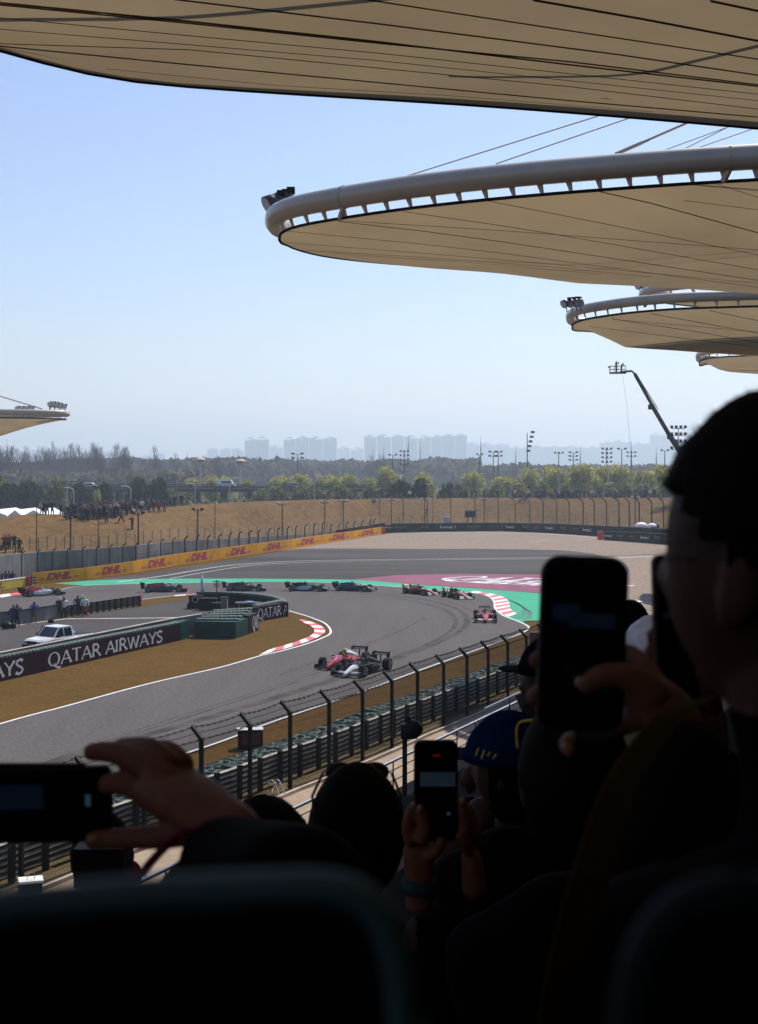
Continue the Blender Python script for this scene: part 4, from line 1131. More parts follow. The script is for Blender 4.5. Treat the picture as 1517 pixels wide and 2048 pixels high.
def figure_mesh(kind, sub=1):
    p, e = pose(kind)
    me = grow('figure_' + kind, [dict(p=p, e=e)], sub)
    J = {k: V(v[:3]) for k, v in p.items()}
    z0_ = min(v.co.z for v in me.vertices); z1_ = max(v.co.z for v in me.vertices); H_ = .95 if kind.startswith('sit') else (1.98 if kind == 'up' else 1.66 if kind == 'bend' else 1.78); FS = H_ / (z1_ - z0_)
    tagm = {('pel', 'ch'): 0, ('ch', 'nk'): 0, ('nk', 'hd'): 2, ('hd', 'hd2'): 2, ('pel', 'k1'): 1, ('k1', 'f1'): 1, ('pel', 'k2'): 1, ('k2', 'f2'): 1, ('ch', 's1'): 0, ('s1', 'e1'): 0, ('e1', 'h1'): 0, ('ch', 's2'): 0, ('s2', 'e2'): 0, ('e2', 'h2'): 0}
    hd = J['hd']; h1, h2 = J['h1'], J['h2']
    def rule(c):
        c = V(c)
        if c.z > J['nk'].z - .01 and (c - hd).length < .26: return 3 if (c.z > hd.z + .05 or c.y > hd.y + .03) else 2
        if (c - h1).length < .07 or (c - h2).length < .07: return 2
        best = None
        for (a, b), t in tagm.items():
            A_, B_ = J[a], J[b]; ab = B_ - A_; u = max(0, min(1, (c - A_).dot(ab) / ab.length_squared)); dd = (c - A_ - ab * u).length
            if best is None or dd < best[0]: best = (dd, t)
        return best[1]
    paint(me, [M['black']] * 4, rule)
    for v in me.vertices: v.co = V((v.co.x * 1.22, v.co.y * 1.22, (v.co.z - z0_) * FS))
    return me
FIG = {k: figure_mesh(k) for k in ('stand', 'camera', 'hips', 'stride', 'up', 'bend', 'sit', 'sit2')}
CL = {}
for nm, c in dict(black=(.012, .012, .014), navy=(.015, .022, .055), grey=(.09, .09, .10), dark_green=(.015, .04, .03), red=(.28, .02, .025), white=(.62, .62, .62), brown=(.08, .045, .025), khaki=(.14, .11, .07), blue=(.03, .08, .25), pink=(.5, .2, .28), teal=(.03, .22, .18), yellow=(.6, .62, .05), jeans=(.05, .075, .14), maroon=(.10, .015, .03)).items():
    CL[nm] = mat('cloth_' + nm, c, .85, .25, 8)
M['skin'] = mat('skin', (.40, .24, .17), .6, .1, 6); M['skin_far'] = mat('skin_far', (.3, .18, .13), .7, .1, 6); M['hair'] = mat('hair', (.012, .009, .008), .6, .3, 20)
def person(kind, base, deg, shirt, trousers, label, group=None, h=1.75, hat=None):
    me = FIG[kind]; o = obj('person', me, None, tuple(base), R(deg)); s = h / 1.75; o.scale = (s * 1.08, s * 1.08, s)
    for i, m in enumerate((CL[shirt], CL[trousers], M['skin_far'], CL[hat] if hat else M['hair'])):
        o.material_slots[i].link = 'OBJECT'; o.material_slots[i].material = m
    return tag(o, label, 'person', group)
# marshals and photographers by the low wall (figures face -Y; they look over the wall)
for kind, x, y, sh, tr, hat, deg, lab in (
    ('stand', 27.5, 1252.5, 'navy', 'navy', None, 200, 'photographer in dark blue at the left, side by side with another at the low wall'),
    ('camera', 35, 1251.5, 'black', 'black', 'black', 185, 'photographer in black beside the dark blue one at the low wall'),
    ('camera', 69, 1245.5, 'blue', 'khaki', None, 190, 'man in a blue jacket and grey trousers standing alone at the low wall'),
    ('up', 119, 1237, 'black', 'black', 'white', 170, 'photographer in black with arms raised, left one of the pair at the wall end'),
    ('camera', 129, 1236, 'white', 'black', 'black', 200, 'photographer in a white top and black trousers, right of the pair at the wall end'),
    ('stand', 156, 1231, 'navy', 'black', None, 175, 'marshal in dark blue in front of the slatted rail, left of the red trousered one'),
    ('hips', 164, 1230, 'jeans', 'navy', 'white', 160, 'marshal with a pale hat between the two others at the slatted rail'),
    ('stand', 170, 1233, 'white', 'red', 'yellow', 190, 'marshal in red trousers, white top and yellow helmet')):
    person(kind, G(x, y, 0) + V((0, 0, .02)), deg, sh, tr, lab, 'marshals and photographers at the low wall', 1.72, hat)
# spectators
rc = random.Random(21)
shirts = ['black', 'black', 'black', 'navy', 'navy', 'grey', 'dark_green', 'brown', 'maroon', 'black', 'navy', 'white', 'red', 'khaki', 'black']
trs = ['black', 'navy', 'black', 'jeans', 'brown', 'grey', 'black']
word = {'stand': 'standing', 'camera': 'filming', 'hips': 'standing', 'stride': 'walking', 'up': 'arm-raising', 'bend': 'leaning forward', 'sit': 'sitting', 'sit2': 'reclining'}
def spectators(lst, group, where, h=1.85):
    for i, (x, y, kind, sh) in enumerate(sorted(lst, key=lambda q: q[0])):
        p = hill_at(x, y) if y else hill_pt(x, rc.uniform(.93, 1.0))
        sh = sh or rc.choice(shirts); tr = rc.choice(trs)
        person(kind, p - V((0, 0, .02)), rc.uniform(-50, 50), sh, tr, '%s spectator in %s, %s from the left %s' % (word[kind], sh.replace('_', ' '), ordn(i), where), group, h * rc.uniform(.93, 1.05), rc.choice([None, None, None, 'white', 'black', 'blue']) )
L_ = []
L_ += [(x, 1029, 'stand', None) for x in (84, 89, 95, 105)] + [(88.5, 1029.5, 'camera', 'black')]
for i in range(74):
    x = rc.triangular(116, 318, 205); yc = interp(x, [(a, c) for a, b, c in CREST])
    L_.append((x, yc + rc.uniform(0, 1) ** 1.3 * 12 + 1, rc.choice(['stand', 'stand', 'camera', 'hips', 'stride', 'sit', 'sit2', 'up', 'bend']), None))
L_ += [(235, 1032, 'stand', 'teal'), (284, 1024, 'camera', 'white'), (247, 1031, 'sit', 'yellow')]
spectators(L_, 'crowd on the left end of the grass ridge', 'in the left ridge crowd')
spectators([(177, 1042, 'stand', 'black'), (213, 1047, 'stride', 'black'), (243, 1046, 'stride', 'grey'), (265, 1059, 'camera', 'black'), (308, 1024, 'stand', 'maroon'), (318, 1025.5, 'stand', 'red'), (329.5, 1024, 'stand', 'maroon'), (341, 1013, 'hips', 'khaki'), (349, 1012.5, 'stand', 'navy'), (363.5, 1011, 'stand', 'black')], 'single spectators on the left slope', 'of the lone figures on the left slope', 1.85)
R_ = [(x, 0, k, s) for x, k, s in ((658, 'stand', 'red'), (672, 'sit', 'black'), (678, 'sit', 'navy'), (700, 'sit', 'dark_green'), (709, 'sit', 'black'), (716, 'sit2', 'teal'), (734, 'stand', 'black'), (749.5, 'stand', 'navy'), (757, 'hips', 'maroon'), (771, 'sit', 'navy'), (784, 'sit', 'black'), (792, 'sit2', 'black'), (802, 'sit', 'navy'), (820, 'stand', 'white'), (831, 'sit', 'black'), (850.5, 'stand', 'black'), (877, 'sit', 'navy'), (893, 'sit', 'black'))]
for x in (932, 944, 953, 969, 996, 1030, 1042, 1054, 1071.5, 1086): R_.append((x, 0, rc.choice(['stand', 'camera', 'hips']), None))
R_.append((1104, 0, 'stand', 'yellow'))
for i in range(84):
    x = rc.uniform(1024, 1338)
    if rc.random() < .25: x = rc.uniform(1112, 1150)
    R_.append((x, 0, rc.choice(['stand', 'stand', 'camera', 'hips', 'sit', 'sit', 'sit2', 'bend']), None))
spectators(R_, 'crowd along the far crest of the grass ridge', 'along the far crest', 1.95)
spectators([(854, 1033, 'camera', 'navy'), (748, 1006, 'sit', 'black'), (1047, 1004, 'sit2', 'black'), (1041, 1004.5, 'sit', 'navy')], 'single spectators on the far slope', 'of the lone figures on the far slope', 1.9)
for i, (x, y, k, sh) in enumerate([(9, 1101, 'hips', 'maroon'), (14, 1100, 'stand', 'red'), (19.5, 1100, 'stand', 'black'), (29, 1100, 'camera', 'black'), (39, 1106, 'stand', 'dark_green'), (3, 1104, 'sit', 'black')]):
    p = hill_pt(x, .02); person(k, V((p.x, p.y, HC - (y - YH) * p.y / F)), rc.uniform(-30, 30), sh, 'black', '%s spectator in %s on the wall platform, %s from the left' % (word[k], sh.replace('_', ' '), ordn([1, 2, 3, 4, 5, 0][i])), 'spectators on the wall platform')
for i, (x, k, sh) in enumerate([(-3, 'stand', 'brown'), (3, 'camera', 'black'), (12, 'stand', 'jeans'), (19, 'hips', 'grey'), (26, 'stand', 'navy')]):
    person(k, G(x, 1174) , rc.uniform(120, 230), sh, 'black', '%s person in %s behind the bright yellow board, %s from left' % (word[k], sh.replace('_', ' '), ordn(i)), 'people behind the bright yellow board')
pf = thing('platform', 'dark framed platform with wire sides under the spectators at the left edge', 'platform', G(0, 1168))
for x in (-30, 11, 29.5, 43):
    p = G(x, 1168); mb = MB(); mb.tube([p, p + V((0, 0, 3.6)), p + V((.25, -.1, 4.1))], .08, 5); mb.build('post', M['steel_post'], pf)
for z in (1.2, 2.4, 3.5, 4.4):
    mb = MB(); mb.tube([G(-30, 1170) + V((0, 0, z)), G(43, 1164) + V((0, 0, z))], .04, 4); mb.build('beam', M['steel_dark'], pf)
for a, b in ((11, 29), (29, 11)):
    mb = MB(); mb.tube([G(a, 1168) + V((0, 0, .2)), G(b, 1168) + V((0, 0, 3.4))], .07, 4); mb.build('brace', M['steel_post'], pf)
rs_ = thing('round_sign', 'small round white sign on the wire platform at the left edge', 'sign', G(6.5, 1170))
mb = MB(); c = G(6.5, 1170) + V((0, -.1, 2.3))
mb.loft([[c + V((a * math.cos(t), dy, a * math.sin(t))) for t in [k * math.pi / 8 for k in range(16)]] for a, dy in ((.27, 0), (.25, -.03))]); mb.build('disc', M['white'], rs_)
mb = MB(); mb.tube([c + V((0, .04, 0)), c + V((0, .04, -2.3))], .03, 4); mb.build('post', M['steel_dark'], rs_)

# ---------------------------------------------------------------- trees, woods, far town
npr = np.random.RandomState(5)
def leaf_cloud(n, lobes, size, flat=.75):
    "n small leaf clumps spread through the lobes (centre, radii); a mesh as verts and faces"
    vs = np.zeros((n * 4, 3)); k = 0
    wts = np.array([l[1][0] * l[1][1] * l[1][2] for l in lobes]); wts = wts / wts.sum()
    for li, cnt in enumerate(npr.multinomial(n, wts)):
        c, r = lobes[li]
        d = npr.normal(size=(cnt, 3)); d /= np.linalg.norm(d, axis=1)[:, None]
        rad = npr.uniform(.45, 1.08, size=(cnt, 1)) ** .6
        p = np.array(c) + d * rad * np.array(r)
        a = npr.normal(size=(cnt, 3)); a /= np.linalg.norm(a, axis=1)[:, None]
        b = np.cross(a, npr.normal(size=(cnt, 3))); b /= np.linalg.norm(b, axis=1)[:, None]
        s = size * npr.uniform(.5, 1.3, size=(cnt, 1))
        q = np.stack([p - a * s - b * s * flat * .4, p + a * s * .2 - b * s * flat, p + a * s + b * s * flat * .3, p - a * s * .1 + b * s * flat], axis=1).reshape(-1, 3)
        vs[k:k + cnt * 4] = q; k += cnt * 4
    return vs, np.arange(n * 4).reshape(-1, 4)
def cloud_mesh(name, vs, fs, mats, nm=2):
    me = bpy.data.meshes.new(name); me.from_pydata(vs.tolist(), [], fs.tolist())
    for m in mats: me.materials.append(m)
    if len(mats) > 1: me.polygons.foreach_set('material_index', npr.randint(0, len(mats), len(fs)))
    return me
def leafm(name, c, tr=.45):
    m = bpy.data.materials.new(name); m.use_nodes = True; n = m.node_tree.nodes; l = m.node_tree.links; n.clear()
    out = n.new('ShaderNodeOutputMaterial'); mx = n.new('ShaderNodeMixShader'); d = n.new('ShaderNodeBsdfDiffuse'); t = n.new('ShaderNodeBsdfTranslucent')
    tc = n.new('ShaderNodeTexCoord'); nz = n.new('ShaderNodeTexNoise'); nz.inputs['Scale'].default_value = .35; l.new(tc.outputs['Object'], nz.inputs[0])
    cr = n.new('ShaderNodeValToRGB'); cr.color_ramp.elements[0].color = (*[x * .65 for x in c], 1); cr.color_ramp.elements[1].color = (*[x * 1.35 for x in c], 1)
    cr.color_ramp.elements[0].position = .3; cr.color_ramp.elements[1].position = .7
    l.new(nz.outputs['Fac'], cr.inputs[0]); l.new(cr.outputs[0], d.inputs['Color']); l.new(cr.outputs[0], t.inputs['Color'])
    mx.inputs[0].default_value = tr; l.new(d.outputs[0], mx.inputs[1]); l.new(t.outputs[0], mx.inputs[2]); l.new(mx.outputs[0], out.inputs['Surface'])
    return m
def tree_proto(mats, w_, h, n, size, trunk_m, droop=False):
    lob = []
    for i in range(11):
        a = rnd.uniform(0, 6.3); rr = rnd.uniform(.1, .55) * w_ / 2; z = h * rnd.uniform(.38, .82)
        q = w_ / 2 * rnd.uniform(.35, .55); lob.append(((rr * math.cos(a) * (1.2 - z / h * .5), rr * math.sin(a), z), (q, q, q * rnd.uniform(.7, 1.0))))
    lob.append(((0, 0, h * .45), (w_ * .42, w_ * .42, h * .30)))
    vs, fs = leaf_cloud(n, lob, size); vs[:, 2] = np.clip(vs[:, 2], h * .04, h * 1.02)
    crown = cloud_mesh('crown', vs, fs, mats)
    mb = MB(); mb.tube([V((0, 0, -.3)), V((.1, 0, h * .3)), V((0, .1, h * .7))], [h * .03, h * .022, h * .008], 6)
    for i in range(6):
        a = i * 1.05 + rnd.random(); mb.tube([V((.05, 0, h * (.25 + .05 * i))), V((w_ * .2 * math.cos(a), w_ * .2 * math.sin(a), h * (.45 + .05 * i))), V((w_ * .36 * math.cos(a), w_ * .36 * math.sin(a), h * (.6 + .04 * i)))], [h * .012, h * .008, h * .003], 4)
    return crown, mb.mesh('trunk', trunk_m)
bark = mat('bark', (.06, .045, .035), .9, .3, 4)
pale = [leafm('willow_leaf', (.36, .35, .07)), leafm('willow_leaf_light', (.48, .45, .11)), leafm('willow_leaf_dull', (.25, .25, .07))]
dark = [leafm('evergreen_leaf', (.016, .035, .014)), leafm('evergreen_leaf_light', (.032, .055, .02)), leafm('evergreen_leaf_deep', (.01, .022, .012))]
mid = [leafm('olive_leaf', (.17, .18, .065)), leafm('olive_leaf_light', (.26, .27, .10)), leafm('olive_leaf_brown', (.07, .06, .035))]
protos = {'pale': [tree_proto(pale, 11, 11, 2200, .42, bark) for _ in range(3)], 'dark': [tree_proto(dark, 11, 8, 2600, .45, bark) for _ in range(3)], 'mid': [tree_proto(mid, 12, 11, 2200, .45, bark) for _ in range(3)]}
desc = {'pale': 'pale yellow-green rounded willow', 'dark': 'dense dark evergreen tree', 'mid': 'dull olive bushy tree'}
def tree(kind, px, top_py, Y, wpx, label, group, i):
    cr, tr = protos[kind][i % 3]
    H0 = 8 if kind == 'dark' else 11
    zt = HC - (top_py - YH) * Y / F; X = (px - CX) * Y / F
    r = thing('tree', label, 'tree', (X, Y, -.05), rnd.uniform(0, 6.28), group)
    s = zt / H0; wv = (wpx * Y / F) / (11 if kind != 'mid' else 12)
    r.scale = (wv, wv, s)
    obj('crown', cr, r); obj('trunk', tr, r)
def row(kind, lst, Y, group, where):
    for i, (x, ty, wpx) in enumerate(lst):
        tree(kind, x, ty, Y + rnd.uniform(-12, 12), wpx, '%s, %s from the left %s' % (desc[kind], ordn(i), where), group, i)
row('pale', [(385, 953, 52), (424, 950, 46), (453, 949, 44), (496, 955, 34), (548, 952, 44), (575, 949, 40), (604, 945, 50), (640, 950, 46), (668, 948, 42), (702, 945, 52), (738, 953, 40), (770, 928, 46), (785, 945, 44), (852, 944, 58), (848, 950, 40), (945, 940, 62), (955, 950, 40)], 430, 'pale trees behind the ridge', 'in the pale row beyond the ridge')
row('pale', [(1000, 948, 62), (1060, 935, 58), (1110, 928, 60), (1158, 924, 66), (1200, 930, 60), (1240, 926, 64), (1290, 934, 66), (1325, 928, 60), (1185, 945, 55), (1030, 955, 50)], 410, 'pale trees at the right behind the ridge', 'of the pale trees at the right')
row('dark', [(15, 965, 75), (62, 962, 70), (165, 966, 56), (205, 963, 50), (275, 954, 52), (312, 955, 64), (800, 958, 60), (838, 958, 50), (895, 965, 46)], 345, 'dark trees just behind the ridge', 'of the dark trees just behind the ridge')
row('mid', [(110, 950, 60), (0, 945, 60), (345, 975, 60), (560, 968, 60), (600, 965, 60), (520, 975, 50), (690, 965, 56), (740, 960, 50), (925, 962, 50), (985, 962, 56), (1040, 958, 56), (1090, 962, 50), (1140, 962, 52), (1210, 960, 60), (1250, 957, 56), (1300, 962, 60), (1335, 955, 50), (640, 972, 60)], 365, 'olive trees just behind the ridge', 'of the olive trees behind the ridge')
r0 = 0
tree('pale', 196, 978, 335, 22, 'small bright yellow-green tree between two dark evergreens above the crowd', None, 1)

# distant woods: a mass nobody could count
def woods(name, Y0, Y1, x0, x1, hfun, n, size, mats, label):
    xs = npr.uniform(x0, x1, n); Ys = npr.uniform(Y0, Y1, n); X = (xs - CX) * Ys / F
    h = np.array([hfun(a, b) for a, b in zip(X, Ys)]); z = h * npr.uniform(0, 1, n) ** .45
    p = np.stack([X, Ys, z], 1)
    a = npr.normal(size=(n, 3)); a /= np.linalg.norm(a, axis=1)[:, None]; b = np.cross(a, npr.normal(size=(n, 3))); b /= np.linalg.norm(b, axis=1)[:, None]
    s = size * npr.uniform(.5, 1.4, size=(n, 1))
    q = np.stack([p - a * s, p - b * s * .8, p + a * s, p + b * s * .8], 1).reshape(-1, 3)
    o = obj(name, cloud_mesh(name, q, np.arange(n * 4).reshape(-1, 4), mats)); return tag(o, label, None, None, 'stuff')
def hn(base, amp, f1, f2):
    return lambda X, Y: base + amp * (math.sin(X * f1 + Y * .013) * .5 + math.sin(X * f2 + 1.3 + Y * .021) * .35 + math.sin(X * f2 * 2.7) * .3)
bare = [leafm('bare_wood', (.12, .095, .09)), leafm('bare_wood_dark', (.085, .07, .07)), leafm('bare_wood_green', (.085, .09, .06))]
scrub = [leafm('scrub', (.17, .14, .12)), leafm('scrub_dark', (.12, .11, .09))]
woods('woods', 850, 1250, -60, 960, hn(16.6, 3.0, .03, .07), 30000, 2.2, bare, 'brown bare woodland beyond the road')
woods('woods', 800, 1200, 900, 1560, hn(12.0, 2.6, .04, .09), 14000, 2.2, bare + mid[2:], 'greenish woodland on the right')
woods('woods', 520, 700, -80, 420, hn(11.2, 1.8, .07, .17), 11000, 1.3, scrub, 'grey brown scrub woodland at the left')
woods('undergrowth', 375, 420, -80, 1500, hn(3.6, 1.2, .1, .25), 12000, .8, mid, 'dark undergrowth behind the ridge')
def barepm(h):
    mb = MB(); mb.tube([V((0, 0, 0)), V((rnd.uniform(-.2, .2), 0, h * .5)), V((rnd.uniform(-.4, .4), 0, h))], [.22, .13, .04], 5)
    for i in range(34):
        z = h * rnd.uniform(.3, .92); a = rnd.uniform(0, 6.3); l = (h - z) * rnd.uniform(.3, .5) + .8
        mid_ = V((l * .35 * math.cos(a), l * .35 * math.sin(a), z + l * .5)); tip = V((l * .55 * math.cos(a), l * .55 * math.sin(a), z + l * 1.15))
        mb.tube([V((0, 0, z)), mid_, tip], [.07, .05, .025], 3)
        for k in range(4):
            q = mid_.lerp(tip, rnd.random()); mb.tube([q, q + V((rnd.uniform(-.7, .7), rnd.uniform(-.7, .7), rnd.uniform(.5, 1.3)))], .03, 3, False)
    return mb.mesh('bare_tree', bark2)
bark2 = mat('bare_bark', (.13, .10, .09), .9, .2, 3)
BP = [barepm(20) for _ in range(4)]
bt = sorted([rnd.uniform(-10, 170) for _ in range(34)] + [rnd.uniform(170, 330) for _ in range(22)] + [rnd.uniform(330, 470) for _ in range(8)] + [rnd.uniform(740, 800) for _ in range(4)])
for i, x in enumerate(bt):
    Y = rnd.uniform(560, 640); top = rnd.uniform(884, 912) if x < 340 else rnd.uniform(905, 925)
    zt = HC - (top - YH) * Y / F
    o = obj('bare_tree', BP[i % 4], None, ((x - CX) * Y / F, Y, -.1), rnd.uniform(0, 6.3)); s = zt / 20; o.scale = (s * rnd.uniform(.7, 1.1), s, s)
    tag(o, 'tall bare leafless tree, %s from the left on the skyline' % ordn(i), 'tree', 'bare trees on the skyline')

# town in the haze
bm_ = mat('far_building', (.12, .12, .125), .8, .12, .02); bm2 = mat('far_building_recess', (.17, .17, .18), .8, .1, .02)
def tower(i, x0, x1, top, Y, label, group, steps=3):
    X0, X1 = (x0 - CX) * Y / F, (x1 - CX) * Y / F; H = HC - (top - YH) * Y / F; w_ = X1 - X0
    r = thing('apartment_block', label, 'apartment block', ((X0 + X1) / 2, Y, 0), 0, group)
    n = max(2, int(round(w_ / 24))); mb = MB()
    for k in range(n):
        a = X0 + w_ * k / n; hh = H - rnd.choice([0, 0, 2.5, 5]); mb.box((a + w_ / n / 2, Y + (k % 2) * 3, hh / 2), (w_ / n * .90, 22, hh)); mb.box((a + w_ / n, Y + 4, (hh - 7) / 2), (w_ / n * .3, 18, hh - 7)) if k < n - 1 else None
    mb.build('body', bm_, r)
    mb = MB()
    for k in range(n):
        a = X0 + w_ * (k + .5) / n
        for j in range(0, int(H / 3.1), 2): mb.box((a, Y - 11.4 + (k % 2) * 3, 3.1 * j + 2.2), (w_ / n * .5, .8, 1.2))
    mb.build('balcony_strip', bm2, r)['kind'] = 'stuff'
    for k in range(max(1, n // 2)):
        mb = MB(); a = X0 + w_ * (2 * k + 1) / n; mb.box((a, Y, H + 1.4), (w_ / n * .62, 14, 2.8)); mb.box((a, Y, H + 4.0), (w_ / n * .9, 12, 1.2)); mb.box((a - w_ / n * .4, Y, H + 1.6), (1.2, 2, 4)); mb.box((a + w_ / n * .4, Y, H + 1.6), (1.2, 2, 4)); mb.build('roof_house', bm_, r)
g = 'hazy apartment blocks on the skyline'
TW = [(490, 513, 877.5), (513.1, 538.5, 876.5), (568, 592, 877), (592.1, 618, 875), (618.1, 646, 876), (646.1, 674.5, 876), (728.5, 754, 873), (754.1, 783, 871.5), (783.1, 809, 872.5), (809.1, 836, 873.5), (836.1, 862, 874), (862.1, 884, 873), (884.1, 910, 871.5), (910.1, 934.5, 871)]
for i, (a, b, t) in enumerate(TW): tower(i, a, b, t, 4400, 'tall hazy blue apartment block, %s from the left of the tall ones' % ordn(i), g)
LW = [(50, 80, 903), (83, 120, 900), (124, 153, 901), (157, 200, 906), (204, 252, 905), (305, 330, 908), (415, 437, 899), (440, 462, 898), (464, 488, 898), (539, 567.5, 893), (675, 701, 896), (701.2, 728, 897), (935, 960, 886), (960.2, 990, 887), (990.2, 1020, 889), (1020.2, 1060, 895), (1060.2, 1096, 893), (1096.2, 1132, 894), (1132.2, 1170, 893), (1170.2, 1199, 895), (1199.2, 1228, 885), (1228.2, 1264, 882), (1264.2, 1300, 887), (1300.2, 1345, 869), (1345.2, 1400, 880), (252, 305, 914)]
for i, (a, b, t) in enumerate(LW): tower(i, a, b, t, 5600, 'faint distant block in the haze, %s from the left of the lower ones' % ordn(i), 'faint lower blocks on the skyline')

# ---------------------------------------------------------------- masts and lamps beyond the ridge
lampw = mat('lamp_glass', (.45, .47, .5), .3, .1, 2)
def mast(px, top, Y, rows, cols, label, wd=2.2, group='floodlight masts beyond the ridge', lean=0.0, second=None):
    X = (px - CX) * Y / F; zt = HC - (top - YH) * Y / F; b = V((X, Y, 0))
    r = thing('floodlight_mast', label, 'floodlight mast', b, 0, group)
    mb = MB(); mb.tube([b, b + V((0, 0, zt))], .30 * Y / 500, 6, r1=.15 * Y / 500); mb.build('pole', M['steel_dark'], r)
    def rack(z0, rows, tilt):
        for j in range(rows):
            z = zt - z0 - j * 1.5; dx = tilt * (rows - j)
            mb = MB(); mb.box(b + V((dx, 0, z)), (wd, .15, .12)); cb = mb.build('crossbar', M['steel_dark'], r)
            for k in range(cols):
                mb = MB(); x = (k / (cols - 1) - .5) * wd if cols > 1 else 0
                mb.box(b + V((x + dx, -.25, z + .35)), (wd / cols * .72, .5, .6)); mb.build('lamp', M['steel_dark'], cb)
    rack(0, rows, lean)
    if second: rack(second, 2, 0)
for px, top, Y, rows, cols, wd, lean, sec_, lab in (
    (595.6, 909, 520, 2, 2, 3.4, 0, None, 'alone above the pale trees'), (786, 911, 560, 1, 2, 2.6, 0, None, 'small one left of the lattice tower'), (809, 904, 500, 4, 3, 2.6, 0, None, 'four lamp rows beside the lattice tower'),
    (960, 910, 540, 1, 2, 2.0, 0, None, 'small one right of the lattice tower'), (987, 905, 500, 2, 2, 2.6, 0, None, 'left of the close pair'), (997, 905, 505, 2, 2, 2.2, 0, None, 'right of the close pair'),
    (1055, 866, 450, 5, 1, 1.6, .35, 14.0, 'tallest one with leaning lamps and a second rack'), (1118, 907, 520, 1, 3, 2.8, 0, None, 'single lamp row at the right'), (1147, 906, 560, 3, 2, 2.8, 0, None, 'three short lamp rows'),
    (1214, 899, 480, 4, 3, 3.0, 0, None, 'four lamp rows at the right'), (1244, 899, 520, 1, 2, 2.6, 0, None, 'two lamps at the right'), (1263, 906, 540, 2, 3, 3.0, 0, None, 'with a tall thin aerial behind'), (1330, 902, 540, 1, 2, 2.4, 0, None, 'small one nearest the dark head')):
    mast(px, top, Y, rows, cols, 'dark floodlight mast, ' + lab, wd, lean=lean, second=sec_)
mast(1357, 857, 300, 4, 4, 'big sixteen-lamp floodlight mast beside the crane arm', 2.9)
def white_mast(px, top, Y, lab):
    X = (px - CX) * Y / F; zt = HC - (top - YH) * Y / F; b = V((X, Y, 0)); r = thing('high_mast', lab, 'high mast', b, 0, 'white high masts with ring heads')
    wmx = mat('mast_white', (.5, .48, .47), .6, .1, 1)
    mb = MB(); mb.tube([b, b + V((0, 0, zt))], .42, 8, r1=.28); mb.build('pole', wmx, r)
    mb = MB(); mb.loft([[b + V((a * math.cos(t), a * math.sin(t), z)) for t in [k * math.pi / 6 for k in range(12)]] for a, z in ((.5, zt - .9), (1.7, zt - .3), (1.5, zt), (.5, zt + .4))]); mb.build('ring_head', M['strut'], r)
    for k in range(6):
        t = k * math.pi / 3; mb = MB(); mb.box(b + V((2.0 * math.cos(t), 2.0 * math.sin(t), zt - .3)), (.9, .5, .35), t); mb.build('lamp', wmx, r)
white_mast(401, 918, 400, 'white high mast with ring head, left of the two'); white_mast(481, 921, 400, 'white high mast with ring head, right of the two')
def lattice(px, top, Y, wd, lab):
    X = (px - CX) * Y / F; zt = HC - (top - YH) * Y / F; mb = MB(); b = V((X, Y, 0))
    for s in ((-1, -1), (1, -1), (1, 1), (-1, 1)): mb.tube([b + V((s[0] * wd / 2, s[1] * wd / 2, 0)), b + V((0, 0, zt * .92))], .12 * Y / 700, 3)
    for k in range(14):
        z = zt * .9 * k / 14; q = wd / 2 * (1 - k / 14); s = 1 if k % 2 else -1
        mb.tube([b + V((-q * s, -q, z)), b + V((q * s, -q, z + zt * .06))], .08 * Y / 700, 3)
    mb.tube([b + V((0, 0, zt * .9)), b + V((0, 0, zt * 1.04))], .07 * Y / 700, 4)
    return tag(mb.build('lattice_tower', M['steel_dark']), lab, 'lattice tower', 'lattice towers and aerials')
lattice(817, 874, 760, 3.2, 'tall dark lattice tower in front of the hazy blocks'); lattice(14.5, 882, 760, 2.4, 'thin lattice tower at the far left skyline')
for i, (x, t, Y) in enumerate([(962, 875, 900), (746, 900, 800), (768, 898, 800), (841, 885, 1100), (477, 902, 800), (1032, 897, 1100), (1161, 896, 900), (1293 - 30, 885, 900), (1313, 897, 1000), (375, 905, 900)]): lattice(x, t, Y, 1.6, 'slender far aerial on the skyline, %s from the left' % ordn(sorted([962, 746, 768, 841, 477, 1032, 1161, 1263, 1313, 375]).index(x)))
SLX = [(135, 960, 0, 330), (148, 975, 1, 325), (262, 972, 1, 325), (460, 956, 0, 350), (629, 953, 0, 340), (391, 967, 1, 340), (955, 947, 0, 380), (1118, 945, 0, 380), (1285, 944, 0, 360), (1208, 966, 0, 350), (1022, 968, 0, 350), (848, 968, 0, 350), (793, 951, 0, 380)]
for i, (px, top, rev, Y) in enumerate(sorted(SLX)):
    X = (px - CX) * Y / F; zt = HC - (top - YH) * Y / F; b = V((X, Y, 0)); s = -1 if rev else 1
    r = thing('street_lamp', 'pale curved street lamp beyond the ridge, %s from the left' % ordn(i), 'street lamp', b, 0, 'street lamps beyond the ridge')
    mb = MB(); mb.tube([b, b + V((0, 0, zt - .8)), b + V((s * .3, 0, zt - .3)), b + V((s * 1.2, 0, zt))], .13, 5); mb.build('pole', M['print_dim'], r)
    mb = MB(); mb.box(b + V((s * 1.6, 0, zt + .02)), (1.2, .4, .2)); mb.build('lamp_head', M['white'], r)
